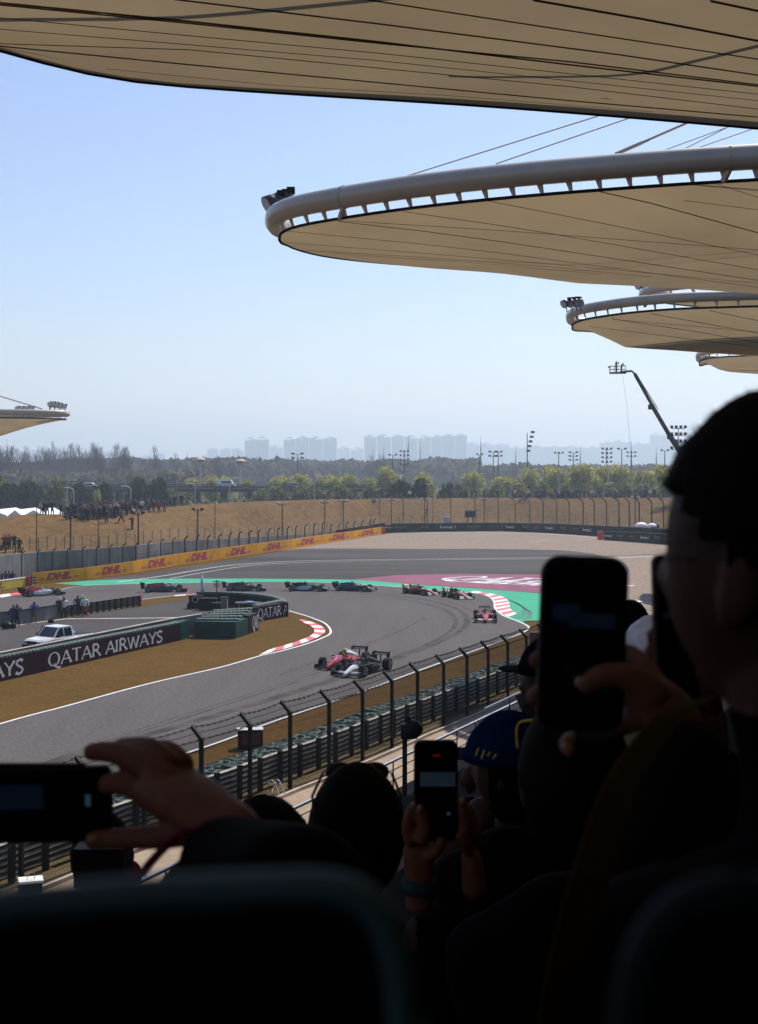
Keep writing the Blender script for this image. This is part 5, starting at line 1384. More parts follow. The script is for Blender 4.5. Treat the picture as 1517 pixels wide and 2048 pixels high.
# elevated road
Ye = 392; er = thing('elevated_road', 'low dark elevated road with guard rail crossing behind the evergreens', 'elevated road', ((60 - CX) * Ye / F, Ye, 0))
X0, X1 = (55 - CX) * Ye / F, (790 - CX) * Ye / F; zd = HC - (976 - YH) * Ye / F
mb = MB(); mb.box(((X0 + X1) / 2, Ye, zd - .5), (X1 - X0, 10, 1.0)); mb.build('deck', mat('dark_deck', (.02, .02, .026), .9, .2, .5), er)
for z in (.35, .95):
    mb = MB(); mb.box(((X0 + X1) / 2, Ye - 5, zd + z), (X1 - X0, .12, .5 if z < .5 else .2)); mb.build('guard_rail', M['steel_dark'], er)
for k in range(14):
    mb = MB(); mb.box((X0 + (X1 - X0) * (k + .5) / 14, Ye, (zd - 1) / 2), (1.1, 6, zd - 1)); mb.build('pier', M['steel_dark'], er)
def vehicle(px, Y, L, H, m, label, deg=0):
    X = (px - CX) * Y / F; r = thing('parked_van' if H > 1.8 else 'passing_car', label, 'van' if H > 1.8 else 'car', (X, Y - 1.5, zd))
    mb = MB(); mb.loft([[V((x, -.9, z0)), V((x, -.8, z1)), V((x, .8, z1)), V((x, .9, z0))] for x, z0, z1 in ((-L / 2, .3, H * .9), (-L / 2 + .3, .3, H), (L / 2 - 1.4, .3, H), (L / 2 - .7, .3, H * .55), (L / 2, .3, H * .5))]); mb.build('body', m, r, local=True)
    mb = MB(); mb.box((0, -.88, H * .72), (L * .55, .1, H * .22)); mb.build('side_window', M['black'], r, local=True)
    for x in (-L * .32, L * .32):
        for s in (-1, 1): shared('pw', 'wheel', wheel_fn(.24, .38), r, M['rubber'], (x, s * .8, .38))
vehicle(455, Ye, 5.2, 2.3, M['white'], 'white van on the elevated road between the white masts'); vehicle(590, Ye, 4.3, 1.5, M['print_dim'], 'grey car driving on the elevated road'); vehicle(182, Ye, 4.3, 1.5, M['white'], 'white car on the elevated road behind the evergreens')
for i, (x0, x1) in enumerate([(-40, 14), (16, 44), (47, 88)]):
    Y = 222; a, b = (x0 - CX) * Y / F, (x1 - CX) * Y / F; ze, zt = HC - (1031 - YH) * Y / F, HC - (1020 - YH) * Y / F
    r = thing('marquee', 'white pitched tent roof behind the left ridge, %s from the left' % ordn(i), 'marquee', ((a + b) / 2, Y, 0), 0, 'white tents behind the left ridge')
    mb = MB(); m_ = (a + b) / 2
    mb.loft([[V((a, y, ze)), V((m_, y, zt)), V((b, y, ze))] for y in (Y, Y + 14)]); mb.build('roof', M['white'], r)
    mb = MB(); mb.box((m_, Y + 7, ze / 2), (b - a, 13.6, ze - .05)); mb.build('wall', M['white'], r)
# ---------------------------------------------------------------- canopies
def rs(pts, n):
    return [polyline_at(pts, k / (n - 1)) for k in range(n)]
MEMS = {}
def seams_px(label, lines):
    root, mb_ = MEMS[label]
    from mathutils.bvhtree import BVHTree
    t = BVHTree.FromPolygons([V(v) for v in mb_.v], mb_.f)
    o = V((0, 0, HC))
    for pts, rr in lines:
        q = []
        pts = [(pts[0][0] + (pts[0][0] - pts[1][0]) * .12, pts[0][1] + (pts[0][1] - pts[1][1]) * .12)] + pts
        for a, b in zip(pts, pts[1:]):
            for k in range(10):
                u = k / 10; x, y = a[0] + (b[0] - a[0]) * u, a[1] + (b[1] - a[1]) * u
                h = t.ray_cast(o, (P(x, y, 10) - o).normalized())
                if h[0] is not None: q.append(h[0] - V((0, 0, .012)))
        if len(q) > 3:
            q.append(q[-1] + (q[-1] - q[-3]) * .6)
            mb = MB(); mb.tube(q, rr * .62, 4); mb.build('seam', M['seam'], root)
def canopy(label, near, far, hr, hm, sag, r, strut_gap=.95, seams=(), trim_r=.05, nu=40, nv=14, group='leaf shaped canopies of the grandstand', rings=(), group_seam=.022, inset=.14):
    "near, far: plan curves from the nose outwards; hr: height of the rim pipe; hm: height of the membrane edge"
    near = smooth([V((*p, hr)) for p in near], 6); far = smooth([V((*p, hr)) for p in far], 6)
    root = thing('canopy', label, 'canopy', near[0], 0, group)
    n1, f1 = rs(near, nu), rs(far, nu)
    n2 = []; f2 = []
    # squeeze the samples towards the nose for a round tip
    ts = [(k / (nu - 1)) ** 1.5 for k in range(nu)]
    n1 = [polyline_at(near, t) for t in ts]; f1 = [polyline_at(far, t) for t in ts]
    cen = [(a + b) / 2 for a, b in zip(n1, f1)]
    ax = (cen[-1] - cen[0]).normalized()
    def inn(p, c):
        d = c - p
        return p + (d.normalized() * min(inset, d.length * .5) if d.length > 1e-6 else V((0, 0, 0)))
    mn = [inn(a, c) + ax * inset * (1 - t) for a, c, t in zip(n1, cen, ts)]; mf = [inn(a, c) + ax * inset * (1 - t) for a, c, t in zip(f1, cen, ts)]
    def mp(i, v):
        p = mn[i].lerp(mf[i], v)
        wd = (mn[i] - mf[i]).length
        s = sag * min(1, wd / 16) ** 2.2
        return V((p.x, p.y, hm - s * (4 * v * (1 - v)) ** .85))
    mb = MB()
    for i in range(nu):
        for k in range(nv): mb.v.append(tuple(mp(i, k / (nv - 1))))
    for i in range(nu - 1):
        for k in range(nv - 1):
            mb.f.append([i * nv + k, i * nv + k + 1, (i + 1) * nv + k + 1, (i + 1) * nv + k]); mb.m.append(0)
    mem = mb.build('membrane', M['membrane'], root, smooth=True); MEMS[label] = (root, mb)
    ring = list(reversed(n1)) + f1[1:]
    mb = MB(); mb.tube(ring, r, 14); pipe = mb.build('rim_pipe', M['pipe'], root, smooth=True)
    L = plen(near)
    for t in rings:
        p = polyline_at(near, t); q = polyline_at(near, min(1, t + .01)); mb = MB(); d = (q - p).normalized()
        mb.tube([p, p + d * .05], r * 1.05, 14); mb.build('joint_ring', M['pipe'], pipe)
        mb = MB(); mb.tube([p - V((0, 0, r * .8)), mn[min(range(nu), key=lambda i: (mn[i] - p).length)] - V((0, 0, hr - hm))], .09, 6); mb.build('bracket', M['strut'], pipe)
    edge = [V((p.x, p.y, hm)) for p in list(reversed(mn)) + mf[1:]]
    mb = MB(); mb.tube(edge, trim_r, 5); mb.build('edge_trim', M['trim'], root)
    for side, (rim, mem) in enumerate(((n1, mn), (f1, mf))):
        Lr = plen(rim); n = int(Lr / strut_gap)
        for k in range(1, n + 1):
            t = k / n
            p = polyline_at(rim, t); q = polyline_at(mem, t); q = V((q.x, q.y, hm)); d = (polyline_at(rim, min(1, t + .01)) - polyline_at(rim, max(0, t - .01))).normalized() * .05
            tp = V((p.x, p.y, hr - r * .8)).lerp(V((q.x, q.y, hr - r * .8)), .5); nn = (q - p); nn.z = 0; nn = nn.normalized() * .03
            mb = MB(); mb.hexa([q - d * .5 - nn, q + d * .5 - nn, q + d * .5 + nn, q - d * .5 + nn], [tp - d * 1.5 - nn, tp + d * 1.5 - nn, tp + d * 1.5 + nn, tp - d * 1.5 + nn]); mb.build('strut', M['strut'], root)
    for i0, v0, v1, rr in seams:
        pts = []
        for i in range(i0, nu):
            u = (i - i0) / max(1, nu - 1 - i0); p = mp(i, v0 + (v1 - v0) * u); pts.append(p - V((0, 0, .015)))
        mb = MB(); mb.tube(pts, rr, 4); mb.build('seam', M['seam'], root)
    return root, near, far
near2 = [(-3.4, 45.7), (-3.15, 44.0), (-2.2, 42.5), (0.5, 40.2), (3.3, 38.5), (6.5, 37.1), (9.8, 36.0), (16, 34.4), (24, 33)]
HM2 = 20.44
far2 = [(-3.4, 45.7), (-3.35, 46.8)] + [tuple(G(x, y, HM2)[:2]) for x, y in ((563, 489), (590, 501), (650, 514.5), (750, 526), (850, 533), (1000, 538.5), (1150, 548), (1300, 560), (1517, 580))] + [(22, 62), (28, 65)]
SE = [(9, .12, .10, .02), (4, .2, .42, .016), (5, .33, .3, .03), (8, .05, .03, .02), (3, .45, .52, .018), (3, .6, .62, .02), (3, .72, .73, .016), (3, .83, .84, .018), (3, .92, .92, .016), (12, .06, .22, .024), (2, .3, .55, .013)]
c2, n2c, f2c = canopy('cream leaf canopy in the middle with a thick rim pipe and tan underside', near2, far2, 21.0, HM2, 1.15, .33, .80, [], rings=(.16, .52))
seams_px('cream leaf canopy in the middle with a thick rim pipe and tan underside', [(p, r_ * .6) for p, r_ in (([(955, 397), (1100, 425), (1300, 465), (1517, 509)], .022), ([(785, 419), (1000, 450), (1100, 466), (1517, 539)], .022), ([(674, 440), (1000, 460), (1250, 479), (1517, 499)], .018), ([(658, 440), (850, 462), (1000, 482), (1517, 560)], .026), ([(591, 463), (850, 488), (1000, 505), (1517, 574)], .018), ([(570, 484), (850, 506), (1100, 527), (1517, 566)], .014), ([(607, 500), (850, 514), (1100, 533), (1300, 553)], .014), ([(1176, 377), (1300, 405), (1517, 465)], .038), ([(1414, 361), (1517, 394)], .02), ([(1385, 402), (1517, 419)], .018), ([(700, 508), (1000, 529), (1200, 548)], .010))])
near1 = [(-9.5, 18.8), (-9.0, 16.5), (-7.4, 13.5), (-4, 9.5), (1, 5), (8, 0), (16, -4), (24, -7)]
far1 = [(-9.5, 18.8), (-9.3, 20.6), (-7.9, 22.2), (-6.5, 23.8), (-5.85, 24.6), (-4.7, 25.6), (-2.6, 26.3), (2.35, 27.5), (7.8, 29.2), (14, 31.4), (26, 35.8)]
SE1 = [(6, v, v - .01, rr) for v, rr in ((.45, .03), (.53, .035), (.60, .022), (.66, .024), (.72, .032), (.765, .012), (.81, .012), (.855, .016), (.90, .024), (.945, .009), (.74, .03))] + [(6, .84, .73, .012)]
canopy('nearest huge tan canopy overhead filling the top of the photo', near1, far1, 21.0, 20.05, .8, .37, 1.0, [], rings=(.3,))
seams_px('nearest huge tan canopy overhead filling the top of the photo', [([(762, 2), (1140, 60), (1517, 117)], .017), ([(392, 2), (758, 46), (1000, 77), (1240, 108), (1517, 149)], .020), ([(2, 4), (380, 41), (760, 82), (1140, 128), (1517, 171)], .024), ([(2, 8), (380, 45), (760, 85), (1140, 122), (1517, 168)], .02), ([(2, 34), (380, 70), (760, 105), (1517, 187)], .010), ([(2, 57), (380, 88), (760, 120), (1517, 200)], .009), ([(2, 86), (380, 98), (760, 135), (1140, 172), (1517, 217)], .011), ([(2, 91), (380, 128), (760, 164), (1140, 200), (1517, 233)], .018), ([(1090, 2), (1280, 35), (1517, 80)], .032), ([(1432, 2), (1517, 20)], .032), ([(250, 140), (560, 170), (900, 190), (1300, 222)], .006)])
from mathutils.bvhtree import BVHTree
_r, _m = MEMS['nearest huge tan canopy overhead filling the top of the photo']; _t = BVHTree.FromPolygons([V(v) for v in _m.v], _m.f)
for pts in (smooth([V((-120, 41, 0)), V((0, 40, 0)), V((300, 37, 0)), V((450, 29, 0)), V((750, 0, 0)), V((900, -20, 0))], 6), smooth([V((900, 153, 0)), V((1035, 154, 0)), V((1260, 149, 0)), V((1400, 120, 0)), V((1517, 92, 0)), V((1620, 68, 0))], 6)):
    q = []
    for p in pts:
        h = _t.ray_cast(V((0, 0, HC)), (P(p.x, p.y, 10) - V((0, 0, HC))).normalized())
        if h[0] is not None: q.append(h[0] + sd * .9)
    mb = MB(); mb.tube(q, .07, 6); mb.build('shadow_tube', M['cable'], _r)  # unseen tubes added over the membrane, shaped to cast its curved shadow lines
mb = MB(); mb.tube([P(2, 78, 23.2), P(90, 80, 23.4), P(172, 86, 23.6)], [.035, .03, .004], 5); mb.build('strut', M['trim'], MEMS['nearest huge tan canopy overhead filling the top of the photo'][0])
mb = MB(); mb.tube([P(1212, 176, 25.6), P(1228, 176, 25.7)], .035, 6); mb.build('vent', M['trim'], MEMS['nearest huge tan canopy overhead filling the top of the photo'][0])
# the neighbour behind, over the seats
canopy('tan canopy behind the viewer, next to the overhead one', [(x - 9, y - 27) for x, y in near1], [(x - 9, y - 27) for x, y in far1], 21.0, 20.05, 1.0, .37, 2.0, [], rings=())
def pxl(lst, z): return [tuple(G(x, y, z)[:2]) for x, y in lst]
# canopy three: rim 9.5 m above the eye
h3 = 22.6; m3 = 22.0
n3 = pxl([(1141, 635), (1143, 628), (1160, 620), (1195, 613), (1250, 605), (1310, 599), (1380, 594.5), (1517, 590), (1700, 583)], h3)
f3_ = pxl([(1141, 635), (1146, 643)], h3) + pxl([(1180, 663), (1230, 672), (1292, 682), (1402, 696), (1517, 707), (1640, 716)], m3)
canopy('third leaf canopy, lower right, with white gaps under its rim pipe', n3, f3_, h3, m3, 1.1, .29, 1.15, [], rings=(.16,), trim_r=.07)
seams_px('third leaf canopy, lower right, with white gaps under its rim pipe', [([(1243, 640), (1400, 664), (1517, 685)], .03), ([(1325, 631), (1517, 666)], .028), ([(1430, 623), (1517, 641)], .028), ([(1254, 641), (1400, 653), (1517, 664)], .018), ([(1200, 655), (1400, 680), (1517, 694)], .02)])
h4 = 25.0; m4 = 24.4
n4 = pxl([(1285, 592), (1287, 586), (1300, 580), (1340, 574), (1400, 568), (1480, 563), (1600, 558)], h4)
f4_ = pxl([(1285, 592), (1287, 597)], h4) + pxl([(1300, 603), (1340, 608), (1420, 616), (1520, 626), (1640, 636)], m4)
canopy('small far canopy peeping between the middle and the third canopy', n4, f4_, h4, m4, .6, .27, 1.6, [], rings=(.5,), trim_r=.07)
h5 = 25.5; m5 = 24.8
n5 = pxl([(1397, 715), (1399, 709), (1415, 704), (1450, 700), (1517, 697), (1640, 692)], h5)
f5_ = pxl([(1397, 715), (1400, 720)], h5) + pxl([(1420, 728), (1460, 735), (1517, 743), (1640, 756)], m5)
canopy('farthest leaf canopy low at the right edge', n5, f5_, h5, m5, .8, .32, 1.5, [(4, .4, .45, .03), (4, .7, .72, .03)], rings=(.4,), trim_r=.08)
# the canopy across the track, left edge
n6 = [(-44.7, 200), (-45.3, 197.8), (-50, 195), (-60, 192), (-80, 188)]; f6 = [(-44.7, 200), (-45.3, 202), (-50, 205), (-60, 210), (-80, 216)]
canopy('far leaf canopy pointing in from the left edge', n6, f6, 20.7, 19.9, 3.4, .42, 1.7, [], group='far canopies across the track', rings=(), trim_r=.1)
# stay cables of the middle canopy
mast_top = V((21.7, 46, 29.1))
def cable(px, py, Y, r, label, to=None, tb=False):
    a = P(px, py, Y); b = to or mast_top
    root = thing('stay_cable', label, 'cable', a, 0, 'stay cables above the middle canopy')
    mb = MB(); mb.tube([a, b], r, 6); mb.build('cable', M['cable'], root)
    if tb:
        d = (b - a).normalized(); mb = MB(); mb.tube([a, a + d * .9], .05, 8); mb.build('turnbuckle', M['pipe'], root)
        mb = MB(); mb.tube([a + d * .9, a + d * 1.15], .04, 8); mb.build('fork', M['steel'], root)
cable(815, 352, 49.4, .022, 'leftmost thin stay cable above the middle canopy')
cable(992, 328, 50.2, .022, 'second thin stay cable from the left above the middle canopy')
cable(1232, 308, 37.2, .035, 'thick stay cable with a turnbuckle above the middle canopy', to=V((22.5, 44, 29.4)), tb=True)
cable(1325, 302, 52, .018, 'fine stay cable right of the thick one, upper', to=V((26, 56, 31)))
cable(1365, 300, 52, .018, 'fine stay cable right of the thick one, lower', to=V((25, 55, 32)))
cable(1390, 298, 54, .018, 'fine stay cable at the far right above the middle canopy', to=V((27, 58, 31)))
cable(85, 818, 204, .09, 'stay cable of the far left canopy', to=P(-90, 765, 204))
mb = MB(); mb.tube([V((21.7, 46, 0)), mast_top], .45, 10); tag(mb.build('canopy_mast', M['pipe']), 'tall cream mast holding the middle canopy', 'mast')
# floodlights on the canopy tips
lampm = mat('lamp_shell', (.04, .04, .045), .4, .2, 3, spec=.3)
def lamp(name, label, p, r, yaw, tilt, group):
    root = thing(name, label, 'floodlight', p, 0, group)
    d = V((math.sin(yaw) * math.cos(tilt), -math.cos(yaw) * math.cos(tilt), math.sin(tilt)))
    mb = MB(); mb.tube([p - d * r * 1.3, p - d * r * .6, p, p + d * r * .8], [r * .35, r * .62, r * .9, r], 10); mb.build('shell', lampm, root, smooth=True)
    mb = MB(); mb.tube([p + d * r * .80, p + d * r * .84], r * .92, 10); mb.build('glass', lampw, root)
    mb = MB(); mb.box(p - d * r * 1.2 + V((0, 0, r * .4)), (r * .9, r * .9, r * .7)); mb.build('ballast_box', M['black'], root)
    mb = MB(); mb.tube([p - V((0, 0, 0)), p - V((-r * .3, 0, r * 2.0))], r * .12, 4); mb.build('bracket', M['steel_dark'], root)
for i, (x, y) in enumerate([(545, 404), (557, 401), (569, 396)]): lamp('floodlight', 'dark floodlight on the tip of the middle canopy, %s from the left' % ordn(i), P(x, y, 45.9 + .25 * i), .30, -1.1 + .2 * i, -.5, 'floodlights on the middle canopy tip')
for i, (x, y) in enumerate([(1132, 606), (1143, 605), (1152, 604), (1160, 604)]): lamp('floodlight', 'floodlight on the tip of the third canopy, %s from the left' % ordn(i), P(x, y, 82 + .4 * i), .26, -1.0 + .3 * i, -.5, 'floodlights on the third canopy tip')
for i, (x, y) in enumerate([(1279, 571), (1288, 570), (1295, 571)]): lamp('floodlight', 'floodlight beside the small far canopy, %s from the left' % ordn(i), P(x, y, 98), .26, -.9 + .3 * i, -.5, 'floodlights on the small far canopy tip')
for i, x in enumerate([1394, 1404]): lamp('floodlight', 'tiny floodlight on the farthest canopy, %s from the left' % ordn(i), P(x, 697, 160), .32, -.5, -.4, 'floodlights on the farthest canopy')
for i, (x, y) in enumerate([(101, 808), (108, 808), (115, 809), (122, 811), (130, 813)]): lamp('floodlight', 'floodlight on the raised frame of the far left canopy, %s from the left' % ordn(i), P(x, y, 200), .36, -.2, -.3, 'floodlights on the raised frame of the far left canopy')
for i, x in enumerate([36, 46, 56, 66]): lamp('floodlight', 'low floodlight on top of the far left canopy, %s from the left' % ordn(i), P(x, 816, 205), .34, -.2, -.2, 'low floodlights on the far left canopy')
fr = thing('lamp_rack', 'dark open frame carrying the raised lamps of the far left canopy', 'lamp frame', P(100, 826, 200))
for x in (100, 110, 120):
    mb = MB(); mb.tube([P(x, 826, 200), P(x, 811, 200)], .08, 4); mb.build('post', M['steel_dark'], fr)
mb = MB(); mb.tube([P(98, 813, 200), P(132, 816, 200)], .08, 4); mb.build('beam', M['steel_dark'], fr)

# ---------------------------------------------------------------- boom lift with camera crew
YB = 222
bl_ = thing('boom_lift', 'tall dark boom lift carrying a camera crew in its basket above the right crowd', 'boom lift', P(1420, 1010, YB))
def bp(x, y): return P(x, y, YB)
for name, pts, r in (('lower_boom', [bp(1425, 1005), bp(1341, 873)], .42), ('middle_boom', [bp(1345, 880), bp(1305, 812)], .34), ('upper_boom', [bp(1309, 818), bp(1270, 748)], .27), ('jib', [bp(1271, 749), bp(1264, 742), bp(1240, 744)], .17)):
    mb = MB(); mb.tube(pts, r, 4); mb.build(name, M['steel_post'], bl_)
mb = MB(); mb.tube([bp(1272, 746), bp(1285, 768), bp(1296, 785), bp(1317, 819), bp(1313, 822)], .07, 4); mb.build('hose_carrier', M['steel_dark'], bl_)
mb = MB(); mb.box(bp(1303, 814), (.9, .7, .8)); mb.build('collar', M['steel_dark'], bl_)
mb = MB(); mb.box(bp(1341, 874), (.9, .7, .7)); mb.build('collar', M['steel_dark'], bl_)
bk = bp(1236, 746)
mb = MB(); mb.box(bk, (2.5, 1.2, .22)); bas = mb.build('basket', M['steel_dark'], bl_)
mb = MB()
for z in (.55, 1.1):
    for y in (-.6, .6): mb.tube([bk + V((-1.25, y, z)), bk + V((1.25, y, z))], .03, 4)
for x in (-1.25, -.6, 0, .6, 1.25):
    for y in (-.6, .6): mb.tube([bk + V((x, y, 0)), bk + V((x, y, 1.1))], .025, 4)
mb.build('railing', M['steel_dark'], bas)
mb = MB(); mb.box(V((bp(1430, 1010).x, YB, 5.6)), (4.5, 2.4, 1.6)); mb.build('turntable', M['steel_dark'], bl_)
mb = MB(); mb.box(V((bp(1430, 1010).x, YB, 2.4)), (5.5, 2.6, 4.8)); mb.build('undercarriage', M['steel_dark'], bl_)
person('camera', bk + V((-.25, 0, .1)), 60, 'black', 'black', 'camera operator in dark clothes standing upright in the boom lift basket', 'crew in the boom lift basket', 1.8)
person('bend', bk + V((.55, .1, .05)), 80, 'dark_green', 'black', 'crew member bending over at the right side of the boom lift basket', 'crew in the boom lift basket', 1.7)
mb = MB(); a = bk + V((-1.35, 0, .95)); mb.box(a, (.35, .25, .25)); mb.tube([a + V((.1, 0, -.1)), a + V((.1, 0, -.9))], .03, 4); tag(mb.build('video_camera', M['black']), 'small dark camera fixed to the left rail of the boom lift basket', 'camera')
mb = MB(); mb.tube([bp(1246, 752), bp(1253, 800), bp(1258, 850), bp(1261, 900)], .02, 4); tag(mb.build('hanging_cord', M['cable']), 'very thin pale cord hanging down from the boom lift basket', 'cord')
# cctv post
p = G(1353, 1117); cc = thing('camera_post', 'grey post with a small white camera at the edge of the gravel', 'camera post', p)
mb = MB(); mb.tube([p - V((0, 0, 1)), p + V((0, 0, 1.75))], .12, 8); mb.build('post', M['steel'], cc)
mb = MB(); mb.ball(p + V((-.55, -.05, 1.05)), .2, 8, 6, (1, 1, 1.2)); mb.tube([p + V((0, 0, 1.3)), p + V((-.5, 0, 1.25))], .04, 4); mb.build('camera', M['white'], cc, smooth=True)

# ---------------------------------------------------------------- near fence, tyre wall, guard rail, walkway
fx = [(-80, 1842), (5, 1796), (120, 1750), (207, 1715), (305, 1677), (401.6, 1645), (481, 1617), (553, 1586), (617.5, 1562), (681, 1537), (736, 1514), (787, 1492), (835, 1470), (882, 1451), (925, 1433), (965, 1416), (1001, 1400), (1035, 1386), (1067, 1372), (1098, 1359), (1127, 1346), (1155, 1334), (1182, 1322), (1207, 1310), (1231, 1300), (1252, 1292)]
fx = [G(x, y) for x, y in fx]
# straighten the spacing
fl_ = smooth(fx, 3)
N = int(plen(fl_) / 3.0)
FP = [polyline_at(fl_, k / N) for k in range(N + 1)]
nf = thing('catch_fence', 'near chain link fence with angled tops and barbed wire beside the stand', 'fence', FP[0])
PH, ARM = 3.02, .58
def fence_arm(i):
    d = (FP[min(i + 1, N)] - FP[max(i - 1, 0)]).normalized(); n_ = V((-d.y, d.x, 0))   # towards the track
    return d, n_
for i, p in enumerate(FP):
    d, n_ = fence_arm(i); a = math.atan2(d.y, d.x)
    mb = MB(); mb.box(p + V((0, 0, PH / 2 - .2)), (.13, .13, PH + .4), a)
    t = p + V((0, 0, PH)); e = t + n_ * .42 + V((0, 0, .45)); s = .065
    mb.hexa([t + d * s - V((0, 0, s)), t - d * s - V((0, 0, s)), t - d * s + V((0, 0, s)) - n_ * s, t + d * s + V((0, 0, s)) - n_ * s], [e + d * s - V((0, 0, s)) + n_ * .03, e - d * s - V((0, 0, s)) + n_ * .03, e - d * s + V((0, 0, s)), e + d * s + V((0, 0, s))])
    mb.build('post', M['steel_post'], nf)
for i in range(N):
    a, b = FP[i], FP[i + 1]; d, n_ = fence_arm(i); L = (b - a).length; mb = MB()
    # chain link
    pitch = .085 if a.y < 75 else .12
    w3 = .005 if a.y < 75 else .007
    H0, H1 = .15, PH - .03
    def pt(u, z): return a + (b - a) * (u / L) + V((0, 0, z))
    k = -(H1 - H0)
    while k < L:
        for s in (1, -1):
            u0, z0, u1, z1 = (k, H0, k + (H1 - H0), H1) if s == 1 else (k, H1, k + (H1 - H0), H0)
            if u0 < 0: z0 += -u0 * s; u0 = 0
            if u1 > L: z1 -= (u1 - L) * s; u1 = L
            if u1 - u0 > .05:
                A, B_ = pt(u0, z0), pt(u1, z1); q = V((0, 0, w3)); mb.add([A - q, A + q, B_ + q, B_ - q, A + n_ * w3 * 1.6, B_ + n_ * w3 * 1.6], [[0, 1, 2, 3], [1, 4, 5, 2], [4, 0, 3, 5]])
        k += pitch
    # mesh on the sloping arm
    k = 0
    while k < L:
        A = pt(k, PH); B_ = A + n_ * .40 + V((0, 0, .43)) + d * .2; A2 = pt(k, PH) ; B2 = A + n_ * .40 + V((0, 0, .43)) - d * .2
        for E in (B_, B2): q = V((0, 0, w3)); mb.add([A - q, A + q, E + q, E - q], [[0, 1, 2, 3]])
        k += pitch * 1.15
    mb.build('chain_link', M['wire'], nf)['kind'] = 'stuff'
    for z, th in ((.3, .008), (1.5, .008), (2.6, .008), (3.0, .011)):
        mb = MB(); mb.tube([a + V((0, 0, z)), b + V((0, 0, z))], th, 4, False); mb.build('tension_wire', M['wire'], nf)
    for q in (.05, .5, .97):
        sg = .09 if q > .9 else .03; o = n_ * .42 * q + V((0, 0, PH + .45 * q)); pts = [a.lerp(b, k / 6) + o - V((0, 0, sg * 4 * (k / 6) * (1 - k / 6))) for k in range(7)]
        mb = MB(); mb.tube(pts, .014, 4, False)
        if q != .5:
            for k in range(8):
                c = a.lerp(b, (k + .5) / 8) + o - V((0, 0, sg * 4 * ((k + .5) / 8) * (1 - (k + .5) / 8)))
                for dv in (V((.045, 0, .04)), V((-.045, 0, .04))): mb.tube([c - dv, c + dv], .014, 3)
        mb.build('barbed_wire', M['wire'], nf)
# guard rail beyond the fence
def offs(lst, dist):
    out = []
    for i, p in enumerate(lst):
        d = (lst[min(i + 1, len(lst) - 1)] - lst[max(i - 1, 0)]).normalized(); out.append(p + V((-d.y, d.x, 0)) * dist)
    return out
AR = offs(FP, .95)
ar = thing('guard_rail', 'long slatted steel guard rail in front of the green tyre wall, behind the near fence', 'guard rail', AR[0])
for i in range(N):
    a, b = AR[i], AR[i + 1]; d = (b - a).normalized(); n_ = V((-d.y, d.x, 0))
    for k in range(6):
        z = .10 + .205 * k; mb = MB(); hh = .135
        sc_ = lambda p: [p + V((0, 0, z)), p - n_ * .05 + V((0, 0, z + .03)), p - n_ * .055 + V((0, 0, z + .095)), p + n_ * .03 + V((0, 0, z + .095)), p + n_ * .03 + V((0, 0, z))]
        mb.loft([sc_(a), sc_(b)]); rl0 = mb.build('rail', M['rail_dark'], ar)  # shade of the rail face put into a darker colour
        mb = MB(); up_ = V((0, 0, z + .097)); u2_ = V((0, 0, z + .150)); mb.hexa([a - n_ * .055 + up_, b - n_ * .055 + up_, b + n_ * .03 + up_, a + n_ * .03 + up_], [a + n_ * .00 + u2_, b + n_ * .00 + u2_, b + n_ * .03 + u2_, a + n_ * .03 + u2_]); mb.build('lip', M['sunlit_lip'], rl0)
    for u in (.17, .67):
        p = a.lerp(b, u) - n_ * .14; mb = MB(); mb.box(p + V((0, 0, .66)), (.20, .15, 1.34), math.atan2(d.y, d.x)); mb.build('post', M['steel_post'], ar)
# tyre wall
TW0 = offs(FP, 1.62)
tw = thing('tyre_wall', 'long wall of green netted tyres between the grass and the slatted rail', 'tyre wall', TW0[0])
cnt = 0
tyre_cache = []
for v_ in range(4):
    mb = MB(); m = 10; o = []
    for (rr, zz) in ((.30, -.66), (.32, -.22), (.27, -.12), (.325, -.04), (.33, .05), (.27, .13), (.19, .12), (.14, .0), (.13, -.12)):
        o.append([V(((rr + rnd.uniform(-.012, .012)) * math.cos(t), rr * math.sin(t), zz + rnd.uniform(-.012, .012))) for t in [k * 2 * math.pi / m for k in range(m)]])
    mb.loft(o, cap=False)
    mb.tube([V((-.3, -.2, .12)), V((0, .05, .16)), V((.3, .2, .12))], .012, 3)
    tyre_cache.append(mb.mesh('tyre_stack', M['tyre_green'], True))
Lw = plen(TW0); step = .66; seg = []
for j, off in enumerate((0, .62)):
    path = offs(TW0, off)
    n = int(plen(path) / step)
    for i in range(n):
        p = polyline_at(path, (i + .5) / n)
        if p.y < 38 or p.y > 118: continue
        if cnt < 280:
            o = obj('tyre_stack', tyre_cache[(i + j) % 4], tw, tuple(p - V(wloc(tw)) + V((rnd.uniform(-.03, .03), 0, 1.02 + rnd.uniform(-.05, .05)))), rnd.uniform(0, 6.3)); o.rotation_euler = (rnd.uniform(-.14, .14), rnd.uniform(-.14, .14), rnd.uniform(0, 6.3)); cnt += 1
        else: seg.append(p)
# the guard sheet on the track side
tb_ = offs(TW0, 1.02); mb = MB(); secs = []
for i, p in enumerate(tb_):
    d = (tb_[min(i + 1, len(tb_) - 1)] - tb_[max(i - 1, 0)]).normalized(); n_ = V((-d.y, d.x, 0)) * .05
    secs.append([p - n_, p + n_, p + n_ + V((0, 0, 1.08)), p - n_ + V((0, 0, 1.08))])
mb.loft(secs); mb.build('sheet', M['navy'], tw)
